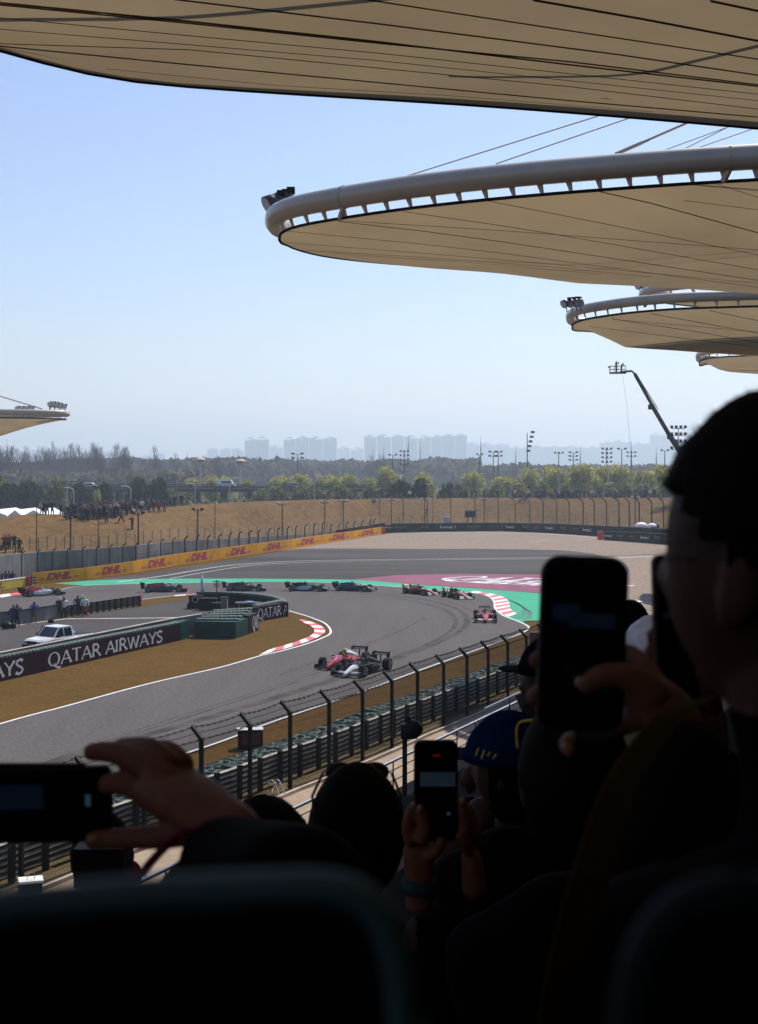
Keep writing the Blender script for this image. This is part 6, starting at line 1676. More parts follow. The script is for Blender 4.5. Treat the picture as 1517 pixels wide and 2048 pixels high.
# dirt verge and walkway
def bandsheet(name, l0, l1, m, z):
    mb = MB()
    for a, b, c, d in zip(l0, l0[1:], l1[1:], l1): mb.quad(V((a.x, a.y, z)), V((b.x, b.y, z)), V((c.x, c.y, z)), V((d.x, d.y, z)))
    o = mb.build(name, m); o['kind'] = 'structure'; return o
bandsheet('dirt_verge', offs(FP, 1.3), offs(FP, -.6), M['dirt'], -.045)
bandsheet('walkway', offs(FP, -.55), offs(FP, -4.5), M['walkway'], -.04)
ku = thing('walkway_edging', 'low pale concrete edging between the dirt and the walkway', 'edging', FP[0]); ku['kind'] = 'structure'; del ku['category']
e0 = offs(FP, -.52)
for a, b in zip(e0, e0[1:]):
    d = (b - a).normalized(); mb = MB(); mb.box((a + b) / 2 + V((0, 0, .02)), ((b - a).length - .03, .12, .16), math.atan2(d.y, d.x)); mb.build('edging_stone', M['light_concrete'], ku)
# small things here
def bx(name, label, cat, c, size, m, rz=0): mb = MB(); mb.box(c, size, rz); return tag(mb.build(name, m), label, cat)
p = G(501, 1494); ad = math.atan2(.3, 1)
rb = thing('fire_point', 'dark red equipment box with white top edge on the grass before the tyre wall', 'equipment box', p)
mb = MB(); mb.box(p + V((0, 0, .42)), (1.15, .6, .82), .12); mb.build('body', M['black'], rb)
mb = MB(); mb.box(p + V((.08, -.31, .42)), (.82, .03, .5), .12); mb.build('front_panel', mat('dark_red_panel', (.10, .004, .01), .5, .2, 3), rb)
mb = MB(); mb.box(p + V((0, 0, .845)), (1.2, .64, .03), .12); mb.build('lid', M['white'], rb)
p = G(1072, 1290); bx('equipment_box', 'dark red box on the grass beside the big phone, behind the fence', 'equipment box', p + V((0, 0, .5)), (.9, .5, .9), mat('dark_red_box', (.09, .004, .01), .5, .2, 3))
p = G(195, 1512); bx('marker_post', 'small white marker board on the track edge above the left hand', 'marker', p + V((0, 0, .3)), (.22, .06, .6), M['white'])
p = G(1262, 1222); r = thing('table', 'white topped table behind the fence between the two phones', 'table', p)
mb = MB(); mb.box(p + V((0, 0, .85)), (2.0, .9, .06), .2); mb.build('table_top', M['white'], r)
for s in (-.85, .85):
    for t_ in (-.35, .35):
        mb = MB(); mb.box(p + V((s, t_, .41)), (.06, .06, .82)); mb.build('leg', M['steel_dark'], r)
# shiny folded trolley by the fence
p = G(548, 1597); r = thing('folded_trolley', 'shiny chrome folded trolley leaning at the foot of the fence', 'trolley', p)
chrome = mat('chrome', (.7, .72, .75), .12, .05, 5, metal=1.0)
for k in range(2):
    mb = MB(); c = p + V((.0 + .22 * k, .1 * k, .38)); mb.tube([c + V((.16 * math.cos(t) - .12 * math.sin(t), 0, .36 * math.sin(t))) for t in [i * math.pi / 6 for i in range(13)]], .016, 5); mb.build('frame', chrome, r)
for k in range(5):
    mb = MB(); mb.ball(p + V((.03 + .1 * k, 0, .1 + .12 * ((k * 2) % 5))), .045, 8, 5); mb.build('wheel', chrome, r)
for k in range(4):
    mb = MB(); mb.tube([p + V((-.1 + .12 * k, 0, .15)), p + V((.06 + .12 * k, 0, .62))], .012, 4); mb.build('rod', chrome, r)
# white topped case
p = G(62, 1797); r = thing('cool_box', 'white lidded dark case on the walkway at the bottom left', 'case', p)
mb = MB(); mb.box(p + V((0, 0, .28)), (.66, .5, .5), .3); mb.build('body', M['black'], r)
mb = MB(); mb.box(p + V((0, 0, .56)), (.72, .56, .07), .3); mb.build('lid', M['white'], r)
mb = MB(); mb.tube([p + V((-.1, 0, .6)), p + V((-.06, 0, .78)), p + V((.1, 0, .78)), p + V((.12, 0, .6))], .012, 4); mb.build('handle', M['steel'], r)

# ---------------------------------------------------------------- grandstand
R0 = V((-2.8, 40, 0)); D = V((.41, .912, 0)); NR = V((.912, -.41, 0))
ang = math.atan2(D.y, D.x)
def SP(s, t, z=0): return R0 + NR * s + D * t + V((0, 0, z))
gs = bpy.data.objects.new('grandstand', None); COL.objects.link(gs); gs['kind'] = 'structure'; gs.location = R0
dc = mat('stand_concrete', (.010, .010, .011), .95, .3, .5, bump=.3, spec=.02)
STEP, RISE = .85, .42
def zf(k): return 2.0 + RISE * k
for k in range(30):
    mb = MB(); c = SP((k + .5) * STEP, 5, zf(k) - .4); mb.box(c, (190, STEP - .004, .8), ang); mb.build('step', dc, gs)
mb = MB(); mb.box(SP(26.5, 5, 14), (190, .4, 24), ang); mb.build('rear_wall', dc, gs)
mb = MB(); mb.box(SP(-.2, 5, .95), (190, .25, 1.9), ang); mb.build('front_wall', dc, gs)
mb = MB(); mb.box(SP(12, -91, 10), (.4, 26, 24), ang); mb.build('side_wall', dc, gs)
rl = thing('railing', 'metal railing with a bright top rail along the front of the stand', 'railing', SP(0, -40, 2))
for z, rr, m in ((3.05, .035, 'alu'), (2.78, .018, 'steel_dark'), (2.42, .018, 'steel_dark')):
    for k in range(12):
        mb = MB(); a, b = SP(0, -30 + 6 * k, z), SP(0, -24.02 + 6 * k, z)
        if rr > .03: mb.hexa([a - NR * .04, a + NR * .04, b + NR * .04, b - NR * .04], [q + V((0, 0, .07)) for q in (a - NR * .04, a + NR * .04, b + NR * .04, b - NR * .04)])
        else: mb.tube([a, b], rr, 5)
        mb.build('rail', M[m], rl)
for k in range(37):
    mb = MB(); mb.tube([SP(0, -30 + 2 * k, 1.9), SP(0, -30 + 2 * k, 3.06)], .025, 5); mb.build('baluster', M['steel_dark'], rl)
rl2 = thing('railing', 'second thin bright rail above the front railing near the bearded man', 'railing', SP(.9, 10, 2))
mb = MB(); mb.tube([SP(1.4, 13.2, 4.15), SP(1.4, 40, 4.15)], .03, 5); mb.build('rail', M['alu'], rl2)
for k in range(8):
    mb = MB(); mb.tube([SP(1.4, 16 + 3 * k, 2.4), SP(1.4, 16 + 3 * k, 4.15)], .025, 5); mb.build('baluster', M['steel_dark'], rl2)
# dark rounded box on a post in front of the railing
p = P(817, 1540, 38); r = thing('post_box', 'black rounded box on a grey post in front of the railing', 'box', (p.x, p.y, 2))
c = P(826, 1458, 38); mb = MB(); mb.ball(c, .30, 12, 8, (.95, .9, .85)); mb.box(c + V((-.1, 0, -.05)), (.45, .4, .36)); mb.ball(c + V((-.14, 0, .28)), .09, 8, 6); mb.build('housing', M['black'], r, smooth=True)
mb = MB(); mb.box(P(810, 1530, 38.1), (.13, .13, 1.7)); mb.build('post', M['steel_dark'], r)
# ---------------------------------------------------------------- people in the stand
def cloth(name, c, r=.9): return mat(name, c, r, .2, 40, spec=.02)
K_black = cloth('jacket_black', (.002, .002, .0025)); K_hair = cloth('dark_hair', (.003, .0022, .0018), .7); K_navy = cloth('jacket_navy', (.002, .003, .007))
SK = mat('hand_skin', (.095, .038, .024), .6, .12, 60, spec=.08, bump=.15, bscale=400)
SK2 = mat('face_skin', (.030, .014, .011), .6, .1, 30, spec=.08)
K_mag = cloth('jacket_magenta', (.20, .01, .06)); K_blue = cloth('cap_blue', (.0015, .008, .034)); K_white = cloth('cap_white', (.5, .5, .54)); K_olive = cloth('strap_ochre', (.017, .009, .0012)); K_beard = cloth('grey_beard', (.035, .033, .028)); K_cream = cloth('coat_cream', (.2, .17, .13))
def PP(x, y, Y, r): q = P(x, y, Y); return (q.x, q.y, q.z, r)
def head_verts(c, yaw, s=1.0, pitch=0.0):
    "a head with brow, nose, jaw and ears; yaw turns the face from +Y"
    mb = MB(); nu, nv = 28, 22; secs = []
    for j in range(nv + 1):
        a = -math.pi / 2 + math.pi * j / nv; cz = math.sin(a); cr = max(math.cos(a), .03); o = []
        for k in range(nu):
            t = 2 * math.pi * k / nu; x = cr * math.sin(t); y = cr * math.cos(t)
            px, py, pz = x * .076, y * .098, cz * .120
            if cz < 0: px *= 1 - .30 * (-cz) ** 1.4; py = py * (1 - .12 * -cz) + .012 * -cz
            f = max(0, y)
            py += .022 * math.exp(-((x / .17) ** 2)) * math.exp(-(((cz + .14) / .17) ** 2)) * (f > .3)
            py -= .010 * math.exp(-(((abs(x) - .38) / .16) ** 2)) * math.exp(-(((cz - .04) / .10) ** 2)) * (f > .3)
            py += .007 * math.exp(-((x / .35) ** 2)) * math.exp(-(((cz + .48) / .09) ** 2)) * (f > .3)
            py += .010 * math.exp(-((x / .30) ** 2)) * math.exp(-(((cz + .82) / .12) ** 2)) * (f > .1)
            o.append(V((px, py, pz)))
        secs.append(o)
    mb.loft(secs)
    for sd in (-1, 1):
        mb.ball((sd * .080, -.008, -.012), .030, 10, 8, (.33, .62, 1.0)); mb.ball((sd * .077, .004, -.03), .016, 8, 6, (.5, .8, 1.2))
    m = Matrix.Rotation(yaw, 3, 'Z') @ Matrix.Rotation(pitch, 3, 'X')
    mb.v = [tuple(m @ V(v) * s + V(c)) for v in mb.v]
    return mb
def fuse(name, parts, voxel, n_smooth=2):
    "join meshes and skinned chains into one continuous surface"
    bm = bmesh.new()
    for q in parts:
        me = q if isinstance(q, bpy.types.Mesh) else q.mesh('t', M['black'])
        bm.from_mesh(me); bpy.data.meshes.remove(me)
    me = bpy.data.meshes.new(name); bm.to_mesh(me); bm.free()
    o = bpy.data.objects.new(name, me); COL.objects.link(o)
    m = o.modifiers.new('rm', 'REMESH'); m.mode = 'VOXEL'; m.voxel_size = voxel; m.use_smooth_shade = True
    m = o.modifiers.new('sm', 'SMOOTH'); m.factor = .5; m.iterations = n_smooth
    out = bpy.data.meshes.new_from_object(o.evaluated_get(bpy.context.evaluated_depsgraph_get()))
    bpy.data.objects.remove(o); bpy.data.meshes.remove(me); out.name = name
    out.polygons.foreach_set('use_smooth', [True] * len(out.polygons))
    return out
def place(name, me, root):
    o = obj(name, me, root); o.location = tuple(-V(root.location)); return o
def shell(mbv, c, yaw, keep, grow_, name, m, root, s=1.0, pitch=0.0):
    "hair or a cap: the head's surface pushed outwards where keep says so"
    mb = head_verts((0, 0, 0), 0, 1); vs = [V(v) for v in mb.v[:28 * 23]]; fs = []
    for j in range(22):
        for k in range(28):
            f = [j * 28 + k, j * 28 + (k + 1) % 28, (j + 1) * 28 + (k + 1) % 28, (j + 1) * 28 + k]
            ce = sum((vs[i] for i in f), V((0, 0, 0))) / 4
            if keep(ce): fs.append(f)
    R_ = Matrix.Rotation(yaw, 3, 'Z') @ Matrix.Rotation(pitch, 3, 'X'); out = MB()
    o1 = []
    for i, v in enumerate(vs):
        d = v.normalized(); g = grow_ + rnd.uniform(-.0015, .0015)
        o1.append(R_ @ ((v + d * g) * s) + V(c))
    vs_out = o1 + [R_ @ ((v - v.normalized() * .004) * s) + V(c) for v in vs]
    n = len(vs)
    out.add(vs_out, fs + [[n + i for i in f][::-1] for f in fs])
    # side walls
    from collections import Counter
    ec = Counter(); 
    for f in fs:
        for a, b in zip(f, f[1:] + f[:1]): ec[(a, b)] += 1
    for (a, b) in list(ec):
        if (b, a) not in ec: out.f.append([b, a, n + a, n + b]); out.m.append(0)
    return out.build(name, m, root, smooth=True)
def torso(c, w_, d_, h, top, arms=()):
    "shoulders and trunk under a neck point c"
    x, y, z = c
    p = dict(nk=(x, y, z, .062), st=(x, y - .01, z - .12, (.10, .09)), ch=(x, y, z - .28, (w_ * .62, d_)), pe=(x, y, z - h, (w_ * .6, d_)), s1=(x - w_, y, z - .17, .085), s2=(x + w_, y, z - .17, .085))
    e = [('ch', 'st'), ('st', 'nk'), ('ch', 'pe'), ('st', 's1'), ('st', 's2')]
    for k, (side, pts) in enumerate(arms):
        prev = side
        for j, q in enumerate(pts):
            nm = 'a%d_%d' % (k, j); p[nm] = q; e.append((prev, nm)); prev = nm
    return dict(p=p, e=e)
def fingers(lst, voxel=.0028):
    return [grow('t', [ch], 2) for ch in lst]
def rounded_slab(name, c, ux, uy, w_, h_, t, r, m, root, n=6, ch=.0015):
    nz = ux.cross(uy).normalized(); o = []
    for cx, cy, a0 in ((w_ / 2 - r, h_ / 2 - r, 0), (-w_ / 2 + r, h_ / 2 - r, 90), (-w_ / 2 + r, -h_ / 2 + r, 180), (w_ / 2 - r, -h_ / 2 + r, 270)):
        for k in range(n + 1):
            a = R(a0 + 90 * k / n); o.append((cx + r * math.cos(a), cy + r * math.sin(a), math.cos(a), math.sin(a)))
    mb = MB(); secs = []
    for z, ins in ((-t / 2, ch), (-t / 2 + ch, 0), (t / 2 - ch, 0), (t / 2, ch)):
        secs.append([V(c) + ux * (x - a * ins) + uy * (y - b * ins) + nz * z for x, y, a, b in o])
    mb.loft(secs); return mb.build(name, m, root)
gl_ = mat('phone_glass', (.004, .004, .005), .12, .1, 5)
def screen_mat(name, c, st):
    m = bpy.data.materials.new(name); m.use_nodes = True; n = m.node_tree.nodes; l = m.node_tree.links; b = n['Principled BSDF']
    b.inputs['Base Color'].default_value = (.004, .004, .005, 1); b.inputs['Roughness'].default_value = .15
    nz = n.new('ShaderNodeTexNoise'); nz.inputs['Scale'].default_value = 60; tc = n.new('ShaderNodeTexCoord'); l.new(tc.outputs['Object'], nz.inputs[0])
    cr = n.new('ShaderNodeValToRGB'); cr.color_ramp.elements[0].color = (*[x * .6 for x in c], 1); cr.color_ramp.elements[1].color = (*c, 1); l.new(nz.outputs['Fac'], cr.inputs[0])
    l.new(cr.outputs[0], b.inputs['Emission Color']); b.inputs['Emission Strength'].default_value = st
    return m
scr_mid = screen_mat('screen_picture', (.007, .013, .018), 1.0); scr_dim = screen_mat('screen_dim_blue', (.0012, .003, .007), 1.0); scr_red = screen_mat('screen_red_dot', (.05, .003, .004), 1.0); scr_cy = screen_mat('screen_icon', (.015, .03, .05), 1.0)
def phone(label, x0, y0, x1, y1, Y, roll=0.0, yaw=0.0, pics=(), t=.009, rr=.013, group=None):
    a, b = P(x0, y0, Y), P(x1, y1, Y); c = (a + b) / 2; w_, h_ = abs(b.x - a.x), abs(b.z - a.z)
    ux = Matrix.Rotation(yaw, 3, 'Z') @ (Matrix.Rotation(roll, 3, 'Y') @ V((1, 0, 0))); uy = Matrix.Rotation(yaw, 3, 'Z') @ (Matrix.Rotation(roll, 3, 'Y') @ V((0, 0, 1)))
    r = thing('smartphone', label, 'smartphone', c, 0, group)
    rounded_slab('case', c, ux, uy, w_, h_, t, rr, M['black'], r)
    nz = ux.cross(uy).normalized()
    rounded_slab('screen', c + nz * (t / 2 + .0006), ux, uy, w_ * .93, h_ * .96, .001, rr * .8, gl_, r, ch=.0002)
    for (u0, v0, u1, v1, m) in pics:
        mb = MB(); q = lambda u, v: c + ux * (u - .5) * w_ * .9 + uy * (.5 - v) * h_ * .94 + nz * (t / 2 + .0016)
        mb.quad(q(u0, v1), q(u1, v1), q(u1, v0), q(u0, v0)); mb.build('screen_picture', m, r)
    return r, c, ux, uy

# man at the right -------------------------------------------------
YA = .95
hc = P(1574, 1122, YA); yawA = R(46)
ra = thing('person', 'man with short dark hair filling the right edge, seen from behind, face towards the track', 'person', (hc.x, hc.y, 11.4))
hm_ = head_verts(hc, yawA, .90)
nk = V((hc.x + .025, hc.y - .02, hc.z - .135))
tor = torso((nk.x, nk.y, nk.z), .19, .12, .75, 0)
tor['p']['hh'] = (hc.x + .01, hc.y, hc.z - .05, .062); tor['e'].append(('nk', 'hh'))
me = fuse('body', [hm_, grow('t', [tor], 2)], .005)
zc = nk.z + .035
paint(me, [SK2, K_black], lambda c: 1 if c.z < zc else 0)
place('body', me, ra)
shell(None, hc, yawA, lambda v: v.z > .062 or (v.y > -.03 and v.z > .004 + .8 * v.y) or (v.y <= -.03 and v.z > -.085), .012, 'hair', K_hair, ra, .90)
mb = MB(); m3_ = Matrix.Rotation(yawA, 3, 'Z')
for k in range(2600):
    a = rnd.uniform(-.2, 1); t = rnd.uniform(0, 6.28); cr_ = math.sqrt(max(0, 1 - a * a)); v = V((cr_ * math.sin(t) * .076, cr_ * math.cos(t) * .098, a * .12))
    if v.z < .0 and v.y > .0: continue
    if v.z < .055 and v.y > .06: continue
    dd = v.normalized(); b0 = m3_ @ ((v + dd * .008) * .90) + hc; tip = b0 + m3_ @ (dd * rnd.uniform(.003, .008) + V((rnd.uniform(-.005, .005), rnd.uniform(-.002, .006), rnd.uniform(-.006, .002))))
    s_ = V((.0006, 0, .0004)); mb.add([b0 - s_, b0 + s_, tip], [[0, 1, 2]])
mb.build('hair_strands', K_hair, ra)['kind'] = 'stuff'
mb = MB(); pts = smooth([P(1440, 1400, .99), P(1350, 1440, .94), P(1260, 1560, .9), P(1200, 1720, .88), P(1150, 1900, .88), P(1120, 2060, .9)], 4)
secs = [[p + V((-.014 , 0, 0)), p + V((.012, .0, .006)), p + V((.012, .006, .004)), p + V((-.014, .006, 0))] for p in pts]; mb.loft(secs)
mb.build('strap', K_olive, ra)
# arm sleeve of that man reaching to the phone
sl_ = [PP(1240, 2100, .98, .06), PP(1300, 1800, 1.02, .055), PP(1390, 1560, 1.10, .042), PP(1365, 1470, 1.17, .034)]
me = grow('sleeve', [sl_], 2); me.materials.append(K_black); place('sleeve', me, ra)

def hand_thing(label, chains, m, voxel=.0028, group=None, rule=None, mats=None, base=None):
    r = thing('person', label, 'person', base or P(chains[0][0], 0, 1), 0, group)
    return r
YP = 1.2
ph1, c1_, ux1, uy1 = phone('large black phone held upright in one hand, in front of the green verge', 1077, 1112, 1252, 1462, YP, roll=R(2.2), pics=[(.1, .26, .45, .36, scr_dim), (.3, .31, .9, .40, scr_dim)], rr=.017)
chs = [
    [PP(1385, 1500, 1.17, .027), PP(1335, 1420, 1.175, .026), PP(1298, 1385, 1.18, (.030, .020)), PP(1270, 1372, 1.19, (.028, .016))],      # wrist, palm
    [PP(1330, 1412, 1.165, .018), PP(1262, 1352, 1.165, .0135), PP(1208, 1346, 1.165, .0115), PP(1178, 1368, 1.17, .0105), PP(1165, 1378, 1.175, .009)],   # thumb
    [PP(1312, 1385, 1.18, .016), PP(1284, 1335, 1.20, .012), PP(1262, 1308, 1.225, .010), PP(1200, 1300, 1.235, .009), PP(1110, 1310, 1.235, .009), PP(1074, 1318, 1.215, .0085), PP(1072, 1330, 1.205, .0075)],
    [PP(1305, 1395, 1.19, .016), PP(1250, 1390, 1.23, .010), PP(1150, 1385, 1.24, .0095), PP(1085, 1385, 1.235, .009), PP(1068, 1392, 1.21, .0085), PP(1070, 1404, 1.2, .0075)],
    [PP(1305, 1420, 1.19, .015), PP(1250, 1450, 1.225, .010), PP(1180, 1475, 1.235, .009), PP(1140, 1480, 1.23, .0085), PP(1135, 1490, 1.2, .0085), PP(1139, 1502, 1.19, .007)],
]
me = fuse('hand', [grow('t', [c], 2) for c in chs], .0026, 2)
paint(me, [SK], lambda c: 0)
place('hand', me, ra)
# second phone
ph2, c2_, _, _ = phone('second dark phone, partly hidden by the face at the right', 1303, 1108, 1412, 1470, 1.34, roll=R(-1.5), yaw=R(18), pics=[(.1, .30, .9, .34, scr_dim)], rr=.008)
rbp = thing('person', 'person hidden behind the man at the right, only fingertips on the second phone showing', 'person', (P(1420, 1400, 1.5).x, 1.5, 11.2))
chs = [[PP(1420, 1520, 1.42, .03), PP(1400, 1450, 1.4, (.03, .02)), PP(1385, 1410, 1.39, (.03, .018))],
       [PP(1395, 1400, 1.39, .012), PP(1340, 1275, 1.385, .009), PP(1308, 1265, 1.37, .0085), PP(1306, 1277, 1.345, .0075)],
       [PP(1395, 1410, 1.39, .012), PP(1335, 1310, 1.385, .010), PP(1303, 1303, 1.37, .0105), PP(1303, 1318, 1.345, .009)],
       [PP(1395, 1420, 1.39, .012), PP(1335, 1345, 1.385, .009), PP(1308, 1338, 1.37, .0085), PP(1309, 1348, 1.345, .0075)],
       [PP(1425, 1430, 1.36, .013), PP(1420, 1370, 1.33, .0105), PP(1405, 1340, 1.32, .010), PP(1392, 1338, 1.32, .0085)]]
tb2 = torso((P(1560, 1420, 1.6).x, 1.62, 12.62), .18, .11, .7, 0)
me = fuse('body', [grow('t', [c], 2) for c in chs] + [grow('t', [tb2], 2), grow('t', [[PP(1420, 1500, 1.42, .034), PP(1450, 1700, 1.5, .05), (tb2['p']['s1'][0], 1.6, 12.4, .07)]], 2)], .005, 2)
zz = P(1400, 1500, 1.4).z
paint(me, [SK, K_black], lambda c: 1 if c.z < zz else 0); place('body', me, rbp)

# left arm with the landscape phone --------------------------------
phl, cl_, _, _ = phone('black phone held sideways by the left hand at the left edge', -70, 1533, 226, 1684, 1.40, roll=R(-1.2), pics=[(.02, .2, .55, .55, scr_dim), (.86, .36, .90, .52, scr_cy)], rr=.010, t=.010)
mb = MB(); a, b = P(-70, 1531, 1.4), P(170, 1530, 1.4); mb.box((a + b) / 2, ((b - a).length, .012, .0025)); mb.build('case_edge', K_olive, phl)
rcn = P(600, 1900, 1.2)
rl_ = thing('person', 'person at the lower left in a black coat, hand stretched out with a phone', 'person', (rcn.x, rcn.y, 11.0))
chs = [
    [PP(505, 1690, 1.27, .030), PP(440, 1648, 1.30, (.034, .026)), PP(385, 1600, 1.33, (.045, .022)), PP(335, 1570, 1.36, (.045, .018)), PP(312, 1556, 1.37, (.040, .015))],
    [PP(350, 1570, 1.345, .016), PP(292, 1530, 1.365, .0145), PP(232, 1505, 1.385, .0120), PP(190, 1502, 1.40, .0105), PP(170, 1508, 1.405, .009)],
    [PP(350, 1545, 1.36, .016), PP(300, 1497, 1.385, .0138), PP(245, 1494, 1.42, .011), PP(215, 1512, 1.43, .010)],
    [PP(375, 1545, 1.37, .016), PP(335, 1500, 1.40, .0125), PP(300, 1500, 1.43, .010), PP(270, 1520, 1.44, .009)],
    [PP(350, 1620, 1.34, .016), PP(305, 1600, 1.36, .014), PP(262, 1568, 1.375, .0135), PP(222, 1566, 1.39, .0125), PP(200, 1574, 1.395, .010)],
    [PP(400, 1650, 1.33, .020), PP(330, 1672, 1.35, .014), PP(270, 1676, 1.37, .012), PP(210, 1678, 1.39, .011), PP(172, 1682, 1.395, .0095)],
]
me = fuse('hand', [grow('t', [c], 2) for c in chs], .0028, 2); paint(me, [SK], lambda c: 0); place('hand', me, rl_)
tc_ = torso((P(640, 1800, 1.05).x, 1.05, 12.60), .17, .12, .7, 0)
tc_['p'] = {k: v for k, v in tc_['p'].items()}
me = fuse('coat', [grow('t', [tc_], 2), grow('t', [[PP(640, 1850, 1.08, .085), PP(560, 1790, 1.16, .066), PP(460, 1735, 1.24, .05), PP(400, 1705, 1.27, .041)]], 2), grow('t', [[PP(470, 1740, 1.25, .045), PP(390, 1800, 1.28, .045), PP(360, 1900, 1.28, .05)]], 2)], .006, 3)
paint(me, [K_black], lambda c: 0); place('coat', me, rl_)
mb = MB(); mb.tube(smooth([P(285, 1745, 1.26), P(325, 1700, 1.245), P(372, 1664, 1.24), P(430, 1668, 1.235), P(495, 1675, 1.235)], 4), [.004] * 17, 6); mb.build('cuff', cloth('cuff_magenta', (.06, .005, .02)), rl_, smooth=True)

# woman with the middle phone --------------------------------------
YM = 2.45
hh = P(714, 1672, 2.8); rm = thing('person', 'person with sunglasses pushed up on black hair, holding a phone', 'person', (hh.x, hh.y, 10.7))
hm2 = head_verts(hh, R(-8), 1.04)
t2 = torso((hh.x, hh.y + .01, hh.z - .14), .20, .13, .75, 0)
sR = t2['p']['s2']
e_ = P(850, 1990, 2.55); wv_ = PP(836, 1810, YM, .026)
parts = [hm2, grow('t', [t2], 2), grow('t', [[sR, PP(900, 2010, 2.6, .06), PP(852, 1900, 2.5, .045), PP(838, 1835, 2.47, .036)]], 2), grow('t', [[t2['p']['s1'], PP(1010, 2010, 2.6, .06), PP(975, 1850, 2.5, .042), PP(955, 1790, 2.48, .034)]], 2)]
me = fuse('body', parts, .007, 2); zc2 = hh.z - .115
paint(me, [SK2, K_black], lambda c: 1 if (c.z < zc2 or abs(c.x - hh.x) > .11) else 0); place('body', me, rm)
shell(None, hh, R(-8), lambda v: v.y < .03 or v.z > .05, .018, 'hair', K_hair, rm, 1.06)
mb = MB(); a = hh + V((0, .04, .115))
for s in (-1, 1):
    mb.ball(a + V((s * .036, .02, .0)), .030, 10, 6, (1, .45, .7)); mb.tube([a + V((s * .07, .01, 0)), a + V((s * .088, -.06, -.03)), a + V((s * .082, -.09, -.055))], .003, 5)
mb.tube([a + V((-.02, .03, .01)), a + V((.02, .03, .01))], .003, 5)
tag(mb.build('sunglasses', M['black']), 'dark sunglasses pushed up on the black hair in the centre', 'sunglasses')
phone('phone in the centre showing a dim strip of the scene on its screen', 828, 1480, 916, 1682, YM, pics=[(.10, .30, .99, .45, scr_mid), (.42, .115, .62, .135, scr_red), (.78, .72, .86, .75, scr_cy)], rr=.013)
chs = [[PP(838, 1830, 2.45, .029), PP(838, 1760, 2.45, (.025, .021)), PP(840, 1712, 2.45, (.033, .02)), PP(838, 1680, 2.46, (.034, .017))],
       [PP(826, 1690, 2.45, .016), PP(815, 1655, 2.44, .0125), PP(822, 1625, 2.435, .0115), PP(832, 1604, 2.43, .0085)],
       [PP(842, 1690, 2.43, .016), PP(850, 1655, 2.425, .0125), PP(846, 1630, 2.425, .011), PP(838, 1612, 2.42, .009)],
       [PP(838, 1690, 2.47, .015), PP(828, 1650, 2.48, .011), PP(834, 1625, 2.48, .010), PP(858, 1615, 2.475, .009)],
       [PP(846, 1705, 2.46, .015), PP(866, 1690, 2.475, .011), PP(885, 1680, 2.475, .010), PP(896, 1672, 2.47, .009)],
       [PP(850, 1712, 2.44, .016), PP(872, 1705, 2.43, .013), PP(884, 1690, 2.42, .011), PP(880, 1672, 2.42, .009)]]
me = fuse('left_hand', [grow('t', [c], 2) for c in chs], .004, 2); paint(me, [SK], lambda c: 0); o = place('left_hand', me, rm); o.name = 'hand'
chs = [[PP(952, 1800, 2.47, .027), PP(945, 1730, 2.47, (.027, .02)), PP(940, 1690, 2.47, (.034, .018))],
       [PP(932, 1690, 2.45, .013), PP(930, 1640, 2.44, .0115), PP(926, 1610, 2.435, .010), PP(924, 1594, 2.43, .008)],
       [PP(944, 1685, 2.46, .013), PP(946, 1645, 2.46, .011), PP(938, 1615, 2.46, .010), PP(925, 1606, 2.465, .008)],
       [PP(950, 1695, 2.47, .013), PP(954, 1655, 2.475, .011), PP(942, 1632, 2.475, .010), PP(925, 1628, 2.47, .008)],
       [PP(948, 1710, 2.475, .013), PP(946, 1675, 2.485, .011), PP(930, 1660, 2.485, .010), PP(912, 1656, 2.475, .008)],
       [PP(940, 1705, 2.45, .014), PP(925, 1680, 2.43, .011), PP(915, 1662, 2.43, .009)]]
me = fuse('right_hand', [grow('t', [c], 2) for c in chs], .004, 2); paint(me, [SK], lambda c: 0); o = place('right_hand', me, rm); o.name = 'hand'
mb = MB(); mb.tube([P(838, 1757, 2.45), P(837, 1784, 2.45)], .0315, 16); mb.build('wristband', cloth('band_teal', (.02, .035, .045)), rm, smooth=True)

NAIL = mat('fingernail', (.16, .08, .06), .35, .05, 5)
def nail(root, x, y, Y, r, ang_):
    mb = MB(); mb.ball((0, 0, 0), r, 8, 6, (1.25, .35, .85)); m_ = Matrix.Rotation(ang_, 3, 'Y'); c_ = P(x, y, Y); mb.v = [tuple(m_ @ V(v) + c_) for v in mb.v]; mb.build('fingernail', NAIL, root, smooth=True)
nail(ra, 1168, 1369, 1.163, .0068, .6); nail(ra, 1136, 1497, 1.178, .006, 1.3); nail(rl_, 183, 1501, 1.397, .005, .1); nail(rl_, 213, 1568, 1.385, .005, .2); nail(rl_, 188, 1679, 1.384, .005, 0)
nail(rm, 829, 1611, 2.422, .0062, 1.3); nail(rm, 841, 1618, 2.412, .006, 1.5); nail(rm, 926, 1602, 2.424, .006, 1.5)
